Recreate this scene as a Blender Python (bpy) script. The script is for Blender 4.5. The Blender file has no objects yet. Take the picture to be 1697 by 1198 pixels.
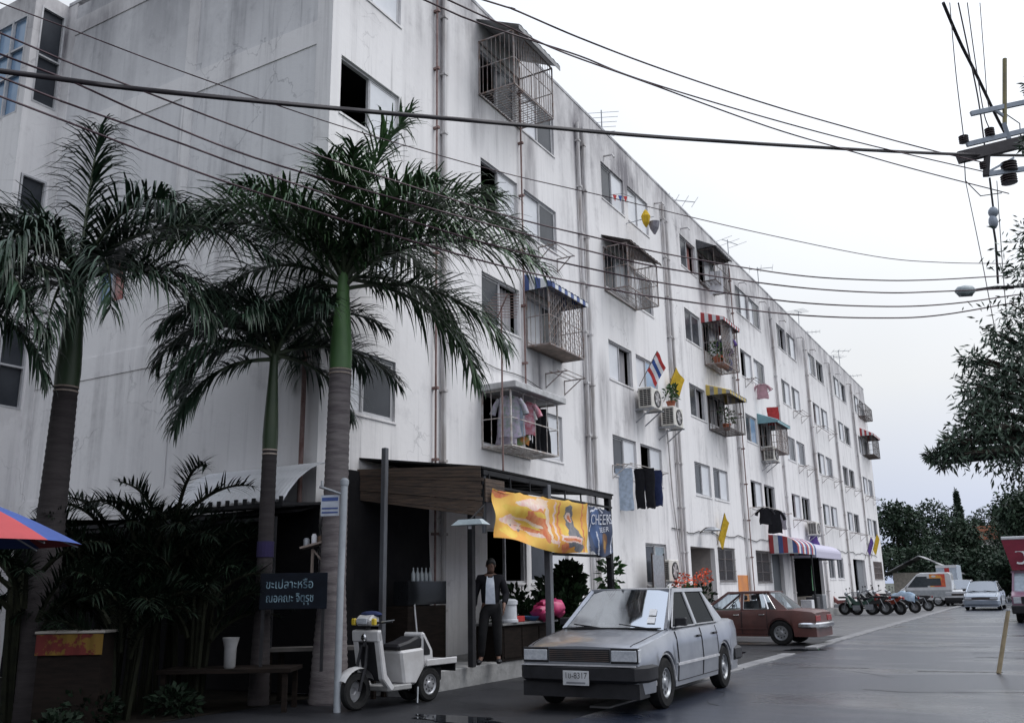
import bpy, bmesh, math, random
import numpy as np
from math import sin, cos, pi, radians, sqrt, atan2
from mathutils import Vector, Matrix
random.seed(7)
S = bpy.context.scene
COL = S.collection

# ------------------------------------------------------------------ camera, sky, sun, exposure
PW, PH, F = 1697.0, 1198.0, 1500.4
CAM_H, PITCH, YAW, ROLL = 1.5, radians(14.08), radians(29.96), radians(-0.98)
FW = Vector((-sin(YAW)*cos(PITCH), cos(YAW)*cos(PITCH), sin(PITCH)))
_rt = Vector((cos(YAW), sin(YAW), 0)); _up = _rt.cross(FW)
RT = _rt*cos(ROLL)+_up*sin(ROLL); UP = -_rt*sin(ROLL)+_up*cos(ROLL)
EYE = Vector((0, 0, CAM_H))
cd = bpy.data.cameras.new('camera'); cam = bpy.data.objects.new('camera', cd); COL.objects.link(cam)
cd.sensor_width = 36; cd.lens = 36*F/PW; cd.clip_end = 3000; cd.clip_start = .05
m3 = Matrix((RT, UP, -FW)).transposed()
cam.matrix_world = Matrix.Translation(EYE) @ m3.to_4x4()
S.camera = cam

SUN_EL, SUN_AZ = radians(58), radians(62)          # azimuth measured from the street axis towards the right-hand side
wd = bpy.data.worlds.new('World'); S.world = wd; wd.use_nodes = True
nt = wd.node_tree; nt.nodes.clear()
def N(t, typ, **kw):
    n = t.nodes.new(typ)
    for k, v in kw.items():
        setattr(n, k, v)
    return n
sky = N(nt, 'ShaderNodeTexSky', sky_type='NISHITA', sun_disc=False)
sky.sun_elevation = SUN_EL; sky.sun_rotation = SUN_AZ; sky.dust_density = 4; sky.air_density = 1.5
hs = N(nt, 'ShaderNodeHueSaturation'); hs.inputs['Saturation'].default_value = .3; hs.inputs['Value'].default_value = 1.0
nt.links.new(sky.outputs[0], hs.inputs['Color'])
tc = N(nt, 'ShaderNodeTexCoord'); sx = N(nt, 'ShaderNodeSeparateXYZ'); nt.links.new(tc.outputs['Generated'], sx.inputs[0])
ramp = N(nt, 'ShaderNodeValToRGB'); nt.links.new(sx.outputs['Z'], ramp.inputs[0])
cr = ramp.color_ramp
cr.elements[0].position = 0.0; cr.elements[0].color = (.46, .53, .72, 1)
cr.elements[1].position = 1.0; cr.elements[1].color = (.74, .81, .97, 1)
e = cr.elements.new(.2); e.color = (.665, .68, .70, 1)
e = cr.elements.new(.5); e.color = (.73, .765, .82, 1)
nz = N(nt, 'ShaderNodeTexNoise'); nz.inputs['Scale'].default_value = 1.6; nz.inputs['Detail'].default_value = 4
nt.links.new(tc.outputs['Generated'], nz.inputs['Vector'])
mr = N(nt, 'ShaderNodeMapRange'); mr.inputs[1].default_value = .3; mr.inputs[2].default_value = .7; mr.inputs[3].default_value = 11.4; mr.inputs[4].default_value = 13.4
nt.links.new(nz.outputs[0], mr.inputs[0])
SUND = (sin(SUN_AZ)*cos(SUN_EL), cos(SUN_AZ)*cos(SUN_EL), sin(SUN_EL))
dt = N(nt, 'ShaderNodeVectorMath', operation='DOT_PRODUCT'); nt.links.new(tc.outputs['Generated'], dt.inputs[0]); dt.inputs[1].default_value = SUND
glow = N(nt, 'ShaderNodeMapRange'); glow.inputs[1].default_value = -.5; glow.inputs[2].default_value = .95; glow.inputs[3].default_value = .40; glow.inputs[4].default_value = 1.45   # cloud is brighter around the veiled sun
nt.links.new(dt.outputs['Value'], glow.inputs[0])
mg = N(nt, 'ShaderNodeMath', operation='MULTIPLY'); nt.links.new(mr.outputs[0], mg.inputs[0]); nt.links.new(glow.outputs[0], mg.inputs[1])
ml = N(nt, 'ShaderNodeVectorMath', operation='SCALE'); nt.links.new(ramp.outputs[0], ml.inputs[0]); nt.links.new(mg.outputs[0], ml.inputs['Scale'])
mx = N(nt, 'ShaderNodeMix', data_type='RGBA'); mx.inputs[0].default_value = .85
nt.links.new(hs.outputs[0], mx.inputs[6]); nt.links.new(ml.outputs[0], mx.inputs[7])
bg = N(nt, 'ShaderNodeBackground'); bg.inputs[1].default_value = .1
nt.links.new(mx.outputs[2], bg.inputs[0])
wo = N(nt, 'ShaderNodeOutputWorld'); nt.links.new(bg.outputs[0], wo.inputs[0])
sl = bpy.data.lights.new('sun', 'SUN'); sl.energy = 1.5; sl.angle = radians(30); sl.color = (1, .985, .96)
so = bpy.data.objects.new('sun', sl); COL.objects.link(so)
sd = Vector((sin(SUN_AZ)*cos(SUN_EL), cos(SUN_AZ)*cos(SUN_EL), sin(SUN_EL)))
so.rotation_euler = sd.to_track_quat('Z', 'Y').to_euler(); so.location = (20, 0, 40)
vs = S.view_settings; S.display_settings.display_device = 'sRGB'
vs.view_transform = 'Standard'; vs.look = 'None'; vs.gamma = 1; vs.use_curve_mapping = False; vs.exposure = .13
S.render.engine = 'CYCLES'
S.cycles.max_bounces = 6; S.cycles.transparent_max_bounces = 12; S.cycles.diffuse_bounces = 3; S.cycles.glossy_bounces = 3
S.cycles.use_denoising = True; S.cycles.caustics_reflective = False; S.cycles.caustics_refractive = False

# ------------------------------------------------------------------ helpers
def ray(px, py): return (FW*F+RT*(px-PW/2)-UP*(py-PH/2)).normalized()
def on_x(px, py, X): r = ray(px, py); return EYE+r*(X/r.x)
def on_y(px, py, Y): r = ray(px, py); return EYE+r*(Y/r.y)
def on_z(px, py, Z=0.): r = ray(px, py); return EYE+r*((Z-CAM_H)/r.z)
def on_plane(px, py, p, q):                       # vertical plane through the ground points p and q
    d = Vector((q[0]-p[0], q[1]-p[1], 0)); n = Vector((-d.y, d.x, 0)); r = ray(px, py)
    return EYE+r*((Vector((p[0], p[1], 0))-EYE).dot(n)/r.dot(n))

def thing(name, label, cat, loc=(0, 0, 0), rz=0., group=None):
    o = bpy.data.objects.new(name, None); COL.objects.link(o); o.empty_display_size = .2
    o.location = loc; o.rotation_euler = (0, 0, rz)
    return tag(o, label, cat, group)
def tag(o, label, cat, group=None):
    o['label'] = label; o['category'] = cat
    if group: o['group'] = group
    return o
def kind(o, k): o['kind'] = k; return o
def wloc(o):
    l = Vector((0, 0, 0))
    while o is not None: l += o.location; o = o.parent
    return l
def place(name, data, parent=None, loc=(0, 0, 0), rot=(0, 0, 0), scale=None):
    o = bpy.data.objects.new(name, data); COL.objects.link(o); o.parent = parent; o.location = loc; o.rotation_euler = rot
    if scale: o.scale = scale
    return o
def copy_tree(o, loc=None, rz=None, label=None, parent=None):
    c = o.copy(); COL.objects.link(c)
    if parent is not None: c.parent = parent
    for ch in list(o.children): copy_tree(ch, parent=c)
    if loc is not None: c.location = loc
    if rz is not None: c.rotation_euler = (0, 0, rz)
    if label: c['label'] = label
    return c

class MB:
    def __init__(s): s.v = []; s.f = []; s.m = []
    def add(s, vs, fs, mi=0):
        b = len(s.v); s.v += [tuple(v) for v in vs]; s.f += [tuple(b+i for i in f) for f in fs]; s.m += [mi]*len(fs); return s
    def bx(s, x0, x1, y0, y1, z0, z1, mi=0):
        return s.add([(x0,y0,z0),(x1,y0,z0),(x1,y1,z0),(x0,y1,z0),(x0,y0,z1),(x1,y0,z1),(x1,y1,z1),(x0,y1,z1)],
                     [(0,3,2,1),(4,5,6,7),(0,1,5,4),(1,2,6,5),(2,3,7,6),(3,0,4,7)], mi)
    def box(s, c, d, mi=0, M=None):
        x, y, z = d[0]/2, d[1]/2, d[2]/2
        vs = [Vector(p) for p in [(-x,-y,-z),(x,-y,-z),(x,y,-z),(-x,y,-z),(-x,-y,z),(x,-y,z),(x,y,z),(-x,y,z)]]
        if M is not None: vs = [M @ v for v in vs]
        return s.add([v+Vector(c) for v in vs], [(0,3,2,1),(4,5,6,7),(0,1,5,4),(1,2,6,5),(2,3,7,6),(3,0,4,7)], mi)
    def bar(s, p, q, w, h=None, mi=0, up=(0, 0, 1)):
        p, q = Vector(p), Vector(q); d = (q-p); L = d.length
        if L < 1e-6: return s
        d /= L; u = Vector(up)
        if abs(d.dot(u)) > .98: u = Vector((1, 0, 0))
        a = d.cross(u).normalized(); b = a.cross(d); h = h or w
        vs = [p+a*i*w/2+b*j*h/2 for i, j in ((-1,-1),(1,-1),(1,1),(-1,1))]; vs += [v+d*L for v in vs]
        return s.add(vs, [(0,3,2,1),(4,5,6,7),(0,1,5,4),(1,2,6,5),(2,3,7,6),(3,0,4,7)], mi)
    def tube(s, pts, r, n=6, mi=0, caps=True):
        pts = [Vector(p) for p in pts]; k = len(pts); rs = r if isinstance(r, (list, tuple)) else [r]*k
        vs = []; ref = None
        for i, p in enumerate(pts):
            d = (pts[min(i+1, k-1)]-pts[max(i-1, 0)]).normalized()
            if ref is None: ref = Vector((0, 0, 1)) if abs(d.z) < .9 else Vector((1, 0, 0))
            a = (ref-d*ref.dot(d)).normalized(); b = d.cross(a); ref = a
            vs += [p+(a*cos(2*pi*j/n)+b*sin(2*pi*j/n))*rs[i] for j in range(n)]
        fs = [(i*n+j, i*n+(j+1) % n, (i+1)*n+(j+1) % n, (i+1)*n+j) for i in range(k-1) for j in range(n)]
        if caps: fs += [tuple(range(n-1, -1, -1)), tuple((k-1)*n+j for j in range(n))]
        return s.add(vs, fs, mi)
    def lathe(s, prof, n=16, c=(0, 0, 0), mi=0, axis='z', caps=True):
        vs = []
        for r, h in prof:
            for j in range(n):
                a = 2*pi*j/n; x, y = r*cos(a), r*sin(a)
                p = (x, y, h) if axis == 'z' else ((h, x, y) if axis == 'x' else (y, h, x))
                vs.append((p[0]+c[0], p[1]+c[1], p[2]+c[2]))
        k = len(prof)
        fs = [(i*n+j, i*n+(j+1) % n, (i+1)*n+(j+1) % n, (i+1)*n+j) for i in range(k-1) for j in range(n)]
        if caps: fs += [tuple(range(n-1, -1, -1)), tuple((k-1)*n+j for j in range(n))]
        return s.add(vs, fs, mi)
    def prism(s, poly, a, b, axis='y', mi=0):     # polygon in the plane across the axis, pushed from a to b
        n = len(poly)
        def P(u, v, t): return (u, t, v) if axis == 'y' else ((t, u, v) if axis == 'x' else (u, v, t))
        vs = [P(u, v, a) for u, v in poly]+[P(u, v, b) for u, v in poly]
        return s.add(vs, [tuple(range(n-1, -1, -1)), tuple(range(n, 2*n))]+[(i, (i+1) % n, n+(i+1) % n, n+i) for i in range(n)], mi)
    def grid(s, fn, nu, nv, mi=0):
        vs = [fn(i/nu, j/nv) for j in range(nv+1) for i in range(nu+1)]
        return s.add(vs, [(j*(nu+1)+i, j*(nu+1)+i+1, (j+1)*(nu+1)+i+1, (j+1)*(nu+1)+i) for j in range(nv) for i in range(nu)], mi)
    def blob(s, c, r, mi=0, nu=8, nv=6, jit=0.):
        def fn(u, v):
            a, b = 2*pi*u, pi*(v-.5); k = 1+jit*(sin(5*a+3*b)+cos(3*a-4*b))*.5
            return (c[0]+r[0]*cos(b)*cos(a)*k, c[1]+r[1]*cos(b)*sin(a)*k, c[2]+r[2]*sin(b)*k)
        return s.grid(fn, nu, nv, mi)
    def mesh(s, name, mats, off=None, smooth=None, bevel=0., fix=True, seg=1):
        me = bpy.data.meshes.new(name)
        vs = s.v if off is None else [(v[0]-off[0], v[1]-off[1], v[2]-off[2]) for v in s.v]
        me.from_pydata(vs, [], s.f)
        mats = mats if isinstance(mats, (list, tuple)) else [mats]
        for m in mats: me.materials.append(m)
        me.polygons.foreach_set('material_index', s.m)
        if fix or bevel:
            bm = bmesh.new(); bm.from_mesh(me)
            if bevel:
                bmesh.ops.remove_doubles(bm, verts=bm.verts, dist=1e-5)
                es = [e for e in bm.edges if len(e.link_faces) == 2 and e.calc_face_angle(0) > .5]
                bmesh.ops.bevel(bm, geom=es, offset=bevel, segments=seg, affect='EDGES', profile=.5, clamp_overlap=True)
            bmesh.ops.recalc_face_normals(bm, faces=bm.faces); bm.to_mesh(me); bm.free()
        if smooth:
            me.shade_smooth(); me.set_sharp_from_angle(angle=radians(smooth))
        me.update(); return me
    def build(s, name, mats, parent=None, world=False, loc=(0, 0, 0), rot=(0, 0, 0), **kw):
        off = None
        if world and parent is not None: off = wloc(parent)
        return place(name, s.mesh(name, mats, off=off, **kw), parent, loc, rot)
def world_mesh(mb, name, mats, at, **kw):          # a one-mesh thing with its origin at a point of the world
    return place(name, mb.mesh(name, mats, off=at, **kw), None, at)

_bl = None
def text_mesh(body, size, name='lettering', font=None, width=1.0, shear=0.):
    c = bpy.data.curves.new(name, 'FONT'); c.body = body; c.size = size; c.align_x = 'CENTER'; c.align_y = 'CENTER'; c.resolution_u = 3; c.shear = shear
    o = bpy.data.objects.new(name, c); COL.objects.link(o)
    dg = bpy.context.evaluated_depsgraph_get(); me = bpy.data.meshes.new_from_object(o.evaluated_get(dg)); me.name = name
    bpy.data.objects.remove(o); bpy.data.curves.remove(c)
    me.transform(Matrix.Diagonal((width, 1, 1, 1))); me.materials.clear()
    return me

# ------------------------------------------------------------------ materials
def M(name, base, rough=.7, col2=None, scale=6., lo=.35, hi=.65, metal=0., bump=0., bscale=None, stretch=None, spec=.5, rough2=None, coat=0., detail=5, island=0.):
    m = bpy.data.materials.new(name); m.use_nodes = True; t = m.node_tree; b = t.nodes['Principled BSDF']
    b.inputs['Base Color'].default_value = (*base, 1); b.inputs['Roughness'].default_value = rough; b.inputs['Metallic'].default_value = metal
    b.inputs['Specular IOR Level'].default_value = spec; b.inputs['Coat Weight'].default_value = coat; b.inputs['Coat Roughness'].default_value = .08
    co = N(t, 'ShaderNodeTexCoord'); mp = N(t, 'ShaderNodeMapping'); t.links.new(co.outputs['Object'], mp.inputs[0])
    if stretch: mp.inputs['Scale'].default_value = stretch
    n = N(t, 'ShaderNodeTexNoise'); n.inputs['Scale'].default_value = scale; n.inputs['Detail'].default_value = detail; n.inputs['Roughness'].default_value = .6
    t.links.new(mp.outputs[0], n.inputs['Vector'])
    r = N(t, 'ShaderNodeMapRange'); r.inputs[1].default_value = lo; r.inputs[2].default_value = hi; t.links.new(n.outputs[0], r.inputs[0])
    if col2 is None: col2 = tuple(c*.75 for c in base)
    x = N(t, 'ShaderNodeMix', data_type='RGBA'); x.inputs[6].default_value = (*base, 1); x.inputs[7].default_value = (*col2, 1)
    t.links.new(r.outputs[0], x.inputs[0]); out = x.outputs[2]
    if island:
        g = N(t, 'ShaderNodeNewGeometry'); h = N(t, 'ShaderNodeHueSaturation'); q = N(t, 'ShaderNodeMapRange')
        q.inputs[3].default_value = 1-island; q.inputs[4].default_value = 1+island
        t.links.new(g.outputs['Random Per Island'], q.inputs[0]); t.links.new(q.outputs[0], h.inputs['Value']); t.links.new(out, h.inputs['Color']); out = h.outputs[0]
    t.links.new(out, b.inputs['Base Color'])
    if rough2 is not None:
        rr = N(t, 'ShaderNodeMapRange'); rr.inputs[1].default_value = lo; rr.inputs[2].default_value = hi; rr.inputs[3].default_value = rough; rr.inputs[4].default_value = rough2
        t.links.new(n.outputs[0], rr.inputs[0]); t.links.new(rr.outputs[0], b.inputs['Roughness'])
    if bump:
        n2 = N(t, 'ShaderNodeTexNoise'); n2.inputs['Scale'].default_value = bscale or scale*4; n2.inputs['Detail'].default_value = 4; t.links.new(mp.outputs[0], n2.inputs['Vector'])
        bp = N(t, 'ShaderNodeBump'); bp.inputs['Strength'].default_value = bump; bp.inputs['Distance'].default_value = .02
        t.links.new(n2.outputs[0], bp.inputs['Height']); t.links.new(bp.outputs[0], b.inputs['Normal'])
    return m
def glass(name, tint, refl=.75, rough=.03):         # thin clear sheet: lets light through, mirrors at a slant
    m = bpy.data.materials.new(name); m.use_nodes = True; t = m.node_tree; t.nodes.clear()
    tr = N(t, 'ShaderNodeBsdfTransparent'); tr.inputs[0].default_value = (*tint, 1)
    gl = N(t, 'ShaderNodeBsdfGlossy'); gl.inputs['Roughness'].default_value = rough; gl.inputs[0].default_value = (.9, .95, 1, 1)
    fr = N(t, 'ShaderNodeFresnel'); fr.inputs[0].default_value = 1.55
    ma = N(t, 'ShaderNodeMath', operation='MULTIPLY'); ma.inputs[1].default_value = refl; ma.use_clamp = True; t.links.new(fr.outputs[0], ma.inputs[0])
    x = N(t, 'ShaderNodeMixShader'); t.links.new(ma.outputs[0], x.inputs[0]); t.links.new(tr.outputs[0], x.inputs[1]); t.links.new(gl.outputs[0], x.inputs[2])
    o = N(t, 'ShaderNodeOutputMaterial'); t.links.new(x.outputs[0], o.inputs[0]); return m

SPOTS = [(18.35, 11.5, .5, 2.2), (18.4, 9.4, .45, 1.2), (18.5, 6.4, .5, 1.1), (14.45, 13.5, .35, 3.5), (14.6, 7.2, .3, 2.6), (14.5, 10.2, .25, 2.0), (21.3, 13.6, .6, 2.0), (24.6, 13.9, 1.2, .8), (21.2, 5.6, .5, 1.6), (22.4, 6.6, .5, 1.4), (24.2, 6.5, .8, 1.0), (31.9, 12.2, .6, 1.6), (35.2, 7.2, .4, 2.6), (35.2, 13.4, .7, 1.3), (37.5, 13.2, 2.2, 1.0), (28.0, 9.4, .4, 2.2), (33.2, 6.5, .7, .9), (41.8, 12.8, 1.2, 1.6), (46.5, 13.3, 2.5, 1.0), (15.9, 12.2, .4, 1.2), (12.0, 13.9, 1.2, .8), (48.8, 8.0, .5, 4.5), (55.4, 9, .5, 4.0), (62, 10, .5, 4)]
def wall_paint(name, base, dark, top=True, amount=1., spots=None):
    """White limewash gone grey: rain streaks, mould along the parapet, patches where water ran."""
    m = bpy.data.materials.new(name); m.use_nodes = True; t = m.node_tree; b = t.nodes['Principled BSDF']; b.inputs['Roughness'].default_value = .85
    b.inputs['Specular IOR Level'].default_value = .2
    g = N(t, 'ShaderNodeNewGeometry')
    def noise(sc, detail, lo, hi, stretch=None):
        mp = N(t, 'ShaderNodeMapping'); t.links.new(g.outputs['Position'], mp.inputs[0])
        if stretch: mp.inputs['Scale'].default_value = stretch
        n = N(t, 'ShaderNodeTexNoise'); n.inputs['Scale'].default_value = sc; n.inputs['Detail'].default_value = detail; n.inputs['Roughness'].default_value = .65
        t.links.new(mp.outputs[0], n.inputs['Vector'])
        r = N(t, 'ShaderNodeMapRange'); r.inputs[1].default_value = lo; r.inputs[2].default_value = hi; t.links.new(n.outputs[0], r.inputs[0]); return r.outputs[0]
    def math_(op, a, c, clamp=True):
        n = N(t, 'ShaderNodeMath', operation=op); n.use_clamp = clamp
        for i, v in enumerate((a, c)):
            if isinstance(v, (int, float)): n.inputs[i].default_value = v
            else: t.links.new(v, n.inputs[i])
        return n.outputs[0]
    streak = noise(1.0, 6, .47, .72, (2.4, 2.4, .14)); thin = noise(1.0, 5, .56, .70, (7, 7, .22))
    patch = noise(.35, 5, .48, .75)
    fine = noise(9, 6, .45, .8)
    sz = N(t, 'ShaderNodeSeparateXYZ'); t.links.new(g.outputs['Position'], sz.inputs[0])
    hi = N(t, 'ShaderNodeMapRange'); hi.inputs[1].default_value = 11.6; hi.inputs[2].default_value = 14.9; t.links.new(sz.outputs['Z'], hi.inputs[0])
    mould = math_('MULTIPLY', hi.outputs[0], noise(.8, 6, .3, .62, (1, 1, .5)))
    a = math_('MULTIPLY', streak, math_('ADD', math_('MULTIPLY', patch, .8), .2))
    a = math_('MULTIPLY', a, .95*amount)
    a = math_('ADD', a, math_('MULTIPLY', math_('MULTIPLY', thin, noise(.22, 3, .42, .66)), .55*amount))
    vo = N(t, 'ShaderNodeTexVoronoi', feature='DISTANCE_TO_EDGE'); vo.inputs['Scale'].default_value = .55
    wv = N(t, 'ShaderNodeTexNoise'); wv.inputs['Scale'].default_value = 2.2; wv.inputs['Detail'].default_value = 5; t.links.new(g.outputs['Position'], wv.inputs['Vector'])
    wa = N(t, 'ShaderNodeVectorMath', operation='SCALE'); wa.inputs['Scale'].default_value = .9; t.links.new(wv.outputs['Color'], wa.inputs[0])
    wb = N(t, 'ShaderNodeVectorMath', operation='ADD'); t.links.new(g.outputs['Position'], wb.inputs[0]); t.links.new(wa.outputs[0], wb.inputs[1]); t.links.new(wb.outputs[0], vo.inputs['Vector'])
    ck = N(t, 'ShaderNodeMapRange'); ck.inputs[1].default_value = .010; ck.inputs[2].default_value = .003; t.links.new(vo.outputs['Distance'], ck.inputs[0])
    a = math_('ADD', a, math_('MULTIPLY', math_('MULTIPLY', ck.outputs[0], noise(.3, 3, .54, .66)), .38))       # hairline cracks
    a = math_('ADD', a, math_('MULTIPLY', noise(1.1, 8, .58, .66), .16*amount))                                  # scabs of lost paint
    if spots:
        acc = None
        for (y, z, sy, szz) in spots:                 # places where water has run for years
            q = N(t, 'ShaderNodeVectorMath', operation='SUBTRACT'); t.links.new(g.outputs['Position'], q.inputs[0]); q.inputs[1].default_value = (-10, y, z)
            w = N(t, 'ShaderNodeVectorMath', operation='MULTIPLY'); t.links.new(q.outputs[0], w.inputs[0]); w.inputs[1].default_value = (0, 1/sy, 1/szz)
            l = N(t, 'ShaderNodeVectorMath', operation='LENGTH'); t.links.new(w.outputs[0], l.inputs[0]); r = N(t, 'ShaderNodeMapRange'); r.inputs[1].default_value = 1.1; r.inputs[2].default_value = .35; t.links.new(l.outputs['Value'], r.inputs[0])
            acc = r.outputs[0] if acc is None else math_('MAXIMUM', acc, r.outputs[0])
        a = math_('ADD', a, math_('MULTIPLY', acc, math_('ADD', math_('MULTIPLY', noise(1.3, 6, .3, .6, (3, 3, .4)), .6), .12)))
    if top: a = math_('ADD', a, math_('MULTIPLY', mould, .7*amount))
    a = math_('ADD', a, math_('MULTIPLY', math_('MULTIPLY', fine, patch), .3*amount))
    x = N(t, 'ShaderNodeMix', data_type='RGBA'); x.inputs[6].default_value = (*base, 1); x.inputs[7].default_value = (*dark, 1)
    t.links.new(a, x.inputs[0]); t.links.new(x.outputs[2], b.inputs['Base Color'])
    bp = N(t, 'ShaderNodeBump'); bp.inputs['Strength'].default_value = .15; bp.inputs['Distance'].default_value = .02
    t.links.new(noise(6, 5, .2, .8), bp.inputs['Height']); t.links.new(bp.outputs[0], b.inputs['Normal'])
    return m

WHITE = wall_paint('weathered_white_paint', (.78, .765, .77), (.21, .20, .215), spots=SPOTS)
GREYW = wall_paint('rain_stained_plaster', (.69, .685, .70), (.20, .20, .22), amount=1.25)
ROOF = M('roof_concrete', (.3, .3, .3), .9)
FRAME = M('aluminium_frame', (.52, .52, .54), .5)
FRAMED = M('brown_wood_frame', (.12, .09, .07), .6)
PANE = M('frosted_pane', (.70, .71, .74), .35, (.55, .57, .61), scale=.9, spec=.3)
PANED = M('dark_tinted_pane', (.030, .034, .042), .25, (.05, .055, .065), scale=1.2, spec=.22)
PANEB = M('blue_tinted_pane', (.22, .34, .50), .15, (.17, .27, .42), scale=2)
GRILLE = M('rusty_grey_bars', (.30, .29, .30), .6, (.20, .13, .10), scale=9)
DGRILLE = M('dark_iron_bars', (.06, .055, .055), .6, (.10, .07, .06), scale=9)
WGRILLE = M('white_painted_bars', (.62, .61, .60), .55, (.35, .28, .24), scale=9)
CURT = M('pale_curtain', (.52, .50, .50), .9, (.40, .39, .42), scale=4, stretch=(1, 8, .3))
CURTR = M('red_curtain', (.32, .08, .07), .9, (.45, .3, .28), scale=3)
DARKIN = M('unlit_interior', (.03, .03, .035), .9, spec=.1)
PIPE = M('grey_drain_pipe', (.62, .61, .62), .6, (.36, .33, .32), scale=3, stretch=(1, 1, .3))
RUST = M('rusty_red_pipe', (.16, .085, .075), .75, (.26, .18, .17), scale=6)
CONC = M('bare_concrete', (.30, .30, .30), .9, (.20, .20, .20), scale=5, bump=.3)
ACW = M('cream_air_conditioner_paint', (.66, .64, .60), .5, (.52, .49, .44), scale=5)
BLACKP = M('black_plastic', (.014, .014, .016), .5, (.022, .022, .026), spec=.25)
RUBBER = M('black_rubber', (.014, .014, .015), .9, (.025, .025, .025), scale=20, spec=.15)
STEEL = M('galvanised_steel', (.38, .40, .43), .45, (.28, .29, .31), metal=.6, scale=12)
CHROME = M('chrome', (.7, .7, .72), .15, (.6, .6, .6), metal=1.)
def paint(n, c, c2=None, rough=.35, coat=.6): return M(n, c, rough, c2 or tuple(v*.85 for v in c), scale=3, coat=coat, spec=.5)
def cloth(n, c, c2=None): return M(n, c, .95, c2 or tuple(v*.7 for v in c), scale=9, spec=.15)
RED = cloth('red_cloth', (.50, .06, .06)); BLUE = cloth('blue_cloth', (.05, .10, .32)); YEL = cloth('yellow_cloth', (.70, .46, .05)); WHT = cloth('white_cloth', (.72, .72, .74), (.6, .6, .65))
BLK = cloth('black_cloth', (.018, .018, .022)); PNK = cloth('pink_cloth', (.62, .06, .22)); GRN = cloth('green_cloth', (.10, .42, .16)); PUR = cloth('purple_cloth', (.16, .10, .34)); GRYC = cloth('grey_cloth', (.30, .29, .33)); NAVY = cloth('navy_cloth', (.03, .04, .10))
ORG = cloth('orange_cloth', (.70, .28, .04))
AW = {'blue': paint('blue_awning_sheet', (.06, .10, .27), rough=.6, coat=0), 'white': paint('white_awning_sheet', (.68, .70, .72), rough=.6, coat=0), 'red': paint('red_awning_sheet', (.38, .045, .05), rough=.6, coat=0),
      'yellow': paint('yellow_awning_sheet', (.58, .43, .10), rough=.6, coat=0), 'grey': M('grey_corrugated_sheet', (.36, .37, .39), .6, (.2, .19, .18), scale=4), 'teal': paint('teal_awning_sheet', (.20, .36, .40), rough=.6, coat=0),
      'brown': M('brown_fibre_sheet', (.10, .075, .07), .85, (.06, .05, .05), scale=5), 'lav': paint('lavender_awning_sheet', (.52, .50, .62), rough=.6, coat=0), 'dk': M('dark_grey_sheet', (.09, .09, .10), .8, (.05, .05, .055), scale=5)}
# ------------------------------------------------------------------ ground and road
def wet_asphalt(name, a, b, r0, r1, scale, wet=0.):
    m = bpy.data.materials.new(name); m.use_nodes = True; t = m.node_tree; p = t.nodes['Principled BSDF']; p.inputs['Specular IOR Level'].default_value = .42; p.inputs['Coat Weight'].default_value = wet; p.inputs['Coat Roughness'].default_value = .22; p.inputs['Coat IOR'].default_value = 1.33
    g = N(t, 'ShaderNodeNewGeometry')
    def noise(sc, st, lo, hi, det=5):
        mp = N(t, 'ShaderNodeMapping'); t.links.new(g.outputs['Position'], mp.inputs[0]); mp.inputs['Scale'].default_value = st
        n = N(t, 'ShaderNodeTexNoise'); n.inputs['Scale'].default_value = sc; n.inputs['Detail'].default_value = det; t.links.new(mp.outputs[0], n.inputs['Vector'])
        r = N(t, 'ShaderNodeMapRange'); r.inputs[1].default_value = lo; r.inputs[2].default_value = hi; t.links.new(n.outputs[0], r.inputs[0]); return r.outputs[0]
    pud = noise(scale, (.55, 1.25, 1), .46, .68)
    fine = noise(30, (1, 1, 1), .3, .7, 3)
    x = N(t, 'ShaderNodeMix', data_type='RGBA'); x.inputs[6].default_value = (*a, 1); x.inputs[7].default_value = (*b, 1); t.links.new(pud, x.inputs[0])
    y = N(t, 'ShaderNodeMix', data_type='RGBA'); y.blend_type = 'MULTIPLY'; y.inputs[0].default_value = .5; t.links.new(x.outputs[2], y.inputs[6]); t.links.new(fine, y.inputs[7])
    t.links.new(y.outputs[2], p.inputs['Base Color'])
    r = N(t, 'ShaderNodeMapRange'); r.inputs[3].default_value = r0; r.inputs[4].default_value = r1; t.links.new(pud, r.inputs[0]); t.links.new(r.outputs[0], p.inputs['Roughness'])
    bs = N(t, 'ShaderNodeMapRange'); bs.inputs[3].default_value = .5; bs.inputs[4].default_value = .06; t.links.new(pud, bs.inputs[0])
    bp = N(t, 'ShaderNodeBump'); bp.inputs['Distance'].default_value = .012; t.links.new(bs.outputs[0], bp.inputs['Strength']); t.links.new(noise(90, (1, 1, 1), .2, .8, 3), bp.inputs['Height'])
    t.links.new(bp.outputs[0], p.inputs['Normal'])
    b2 = N(t, 'ShaderNodeBump'); b2.inputs['Distance'].default_value = .02; b2.inputs['Strength'].default_value = .22; t.links.new(noise(14, (1, 1, 1), .25, .75, 8), b2.inputs['Height']); t.links.new(b2.outputs[0], p.inputs['Coat Normal'])
    return m
ASPH = wet_asphalt('wet_asphalt', (.024, .031, .052), (.014, .019, .034), .42, .15, .42, wet=.40)
ASPH2 = wet_asphalt('older_asphalt', (.017, .018, .023), (.012, .013, .016), .6, .3, .5)
CONCW = wet_asphalt('wet_concrete', (.17, .17, .175), (.11, .11, .12), .6, .3, .5)
KERB = M('pale_concrete_kerb', (.27, .27, .275), .75, (.12, .12, .13), scale=1.3, bump=.2)
SOIL = M('shaded_damp_soil', (.012, .011, .010), .95, (.020, .017, .014), scale=4, bump=.5, spec=.05)  # damp soil coloured darker still to stand in for palm shade
EARTH = M('far_ground', (.07, .075, .06), .95, (.05, .06, .04), scale=.2)
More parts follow.
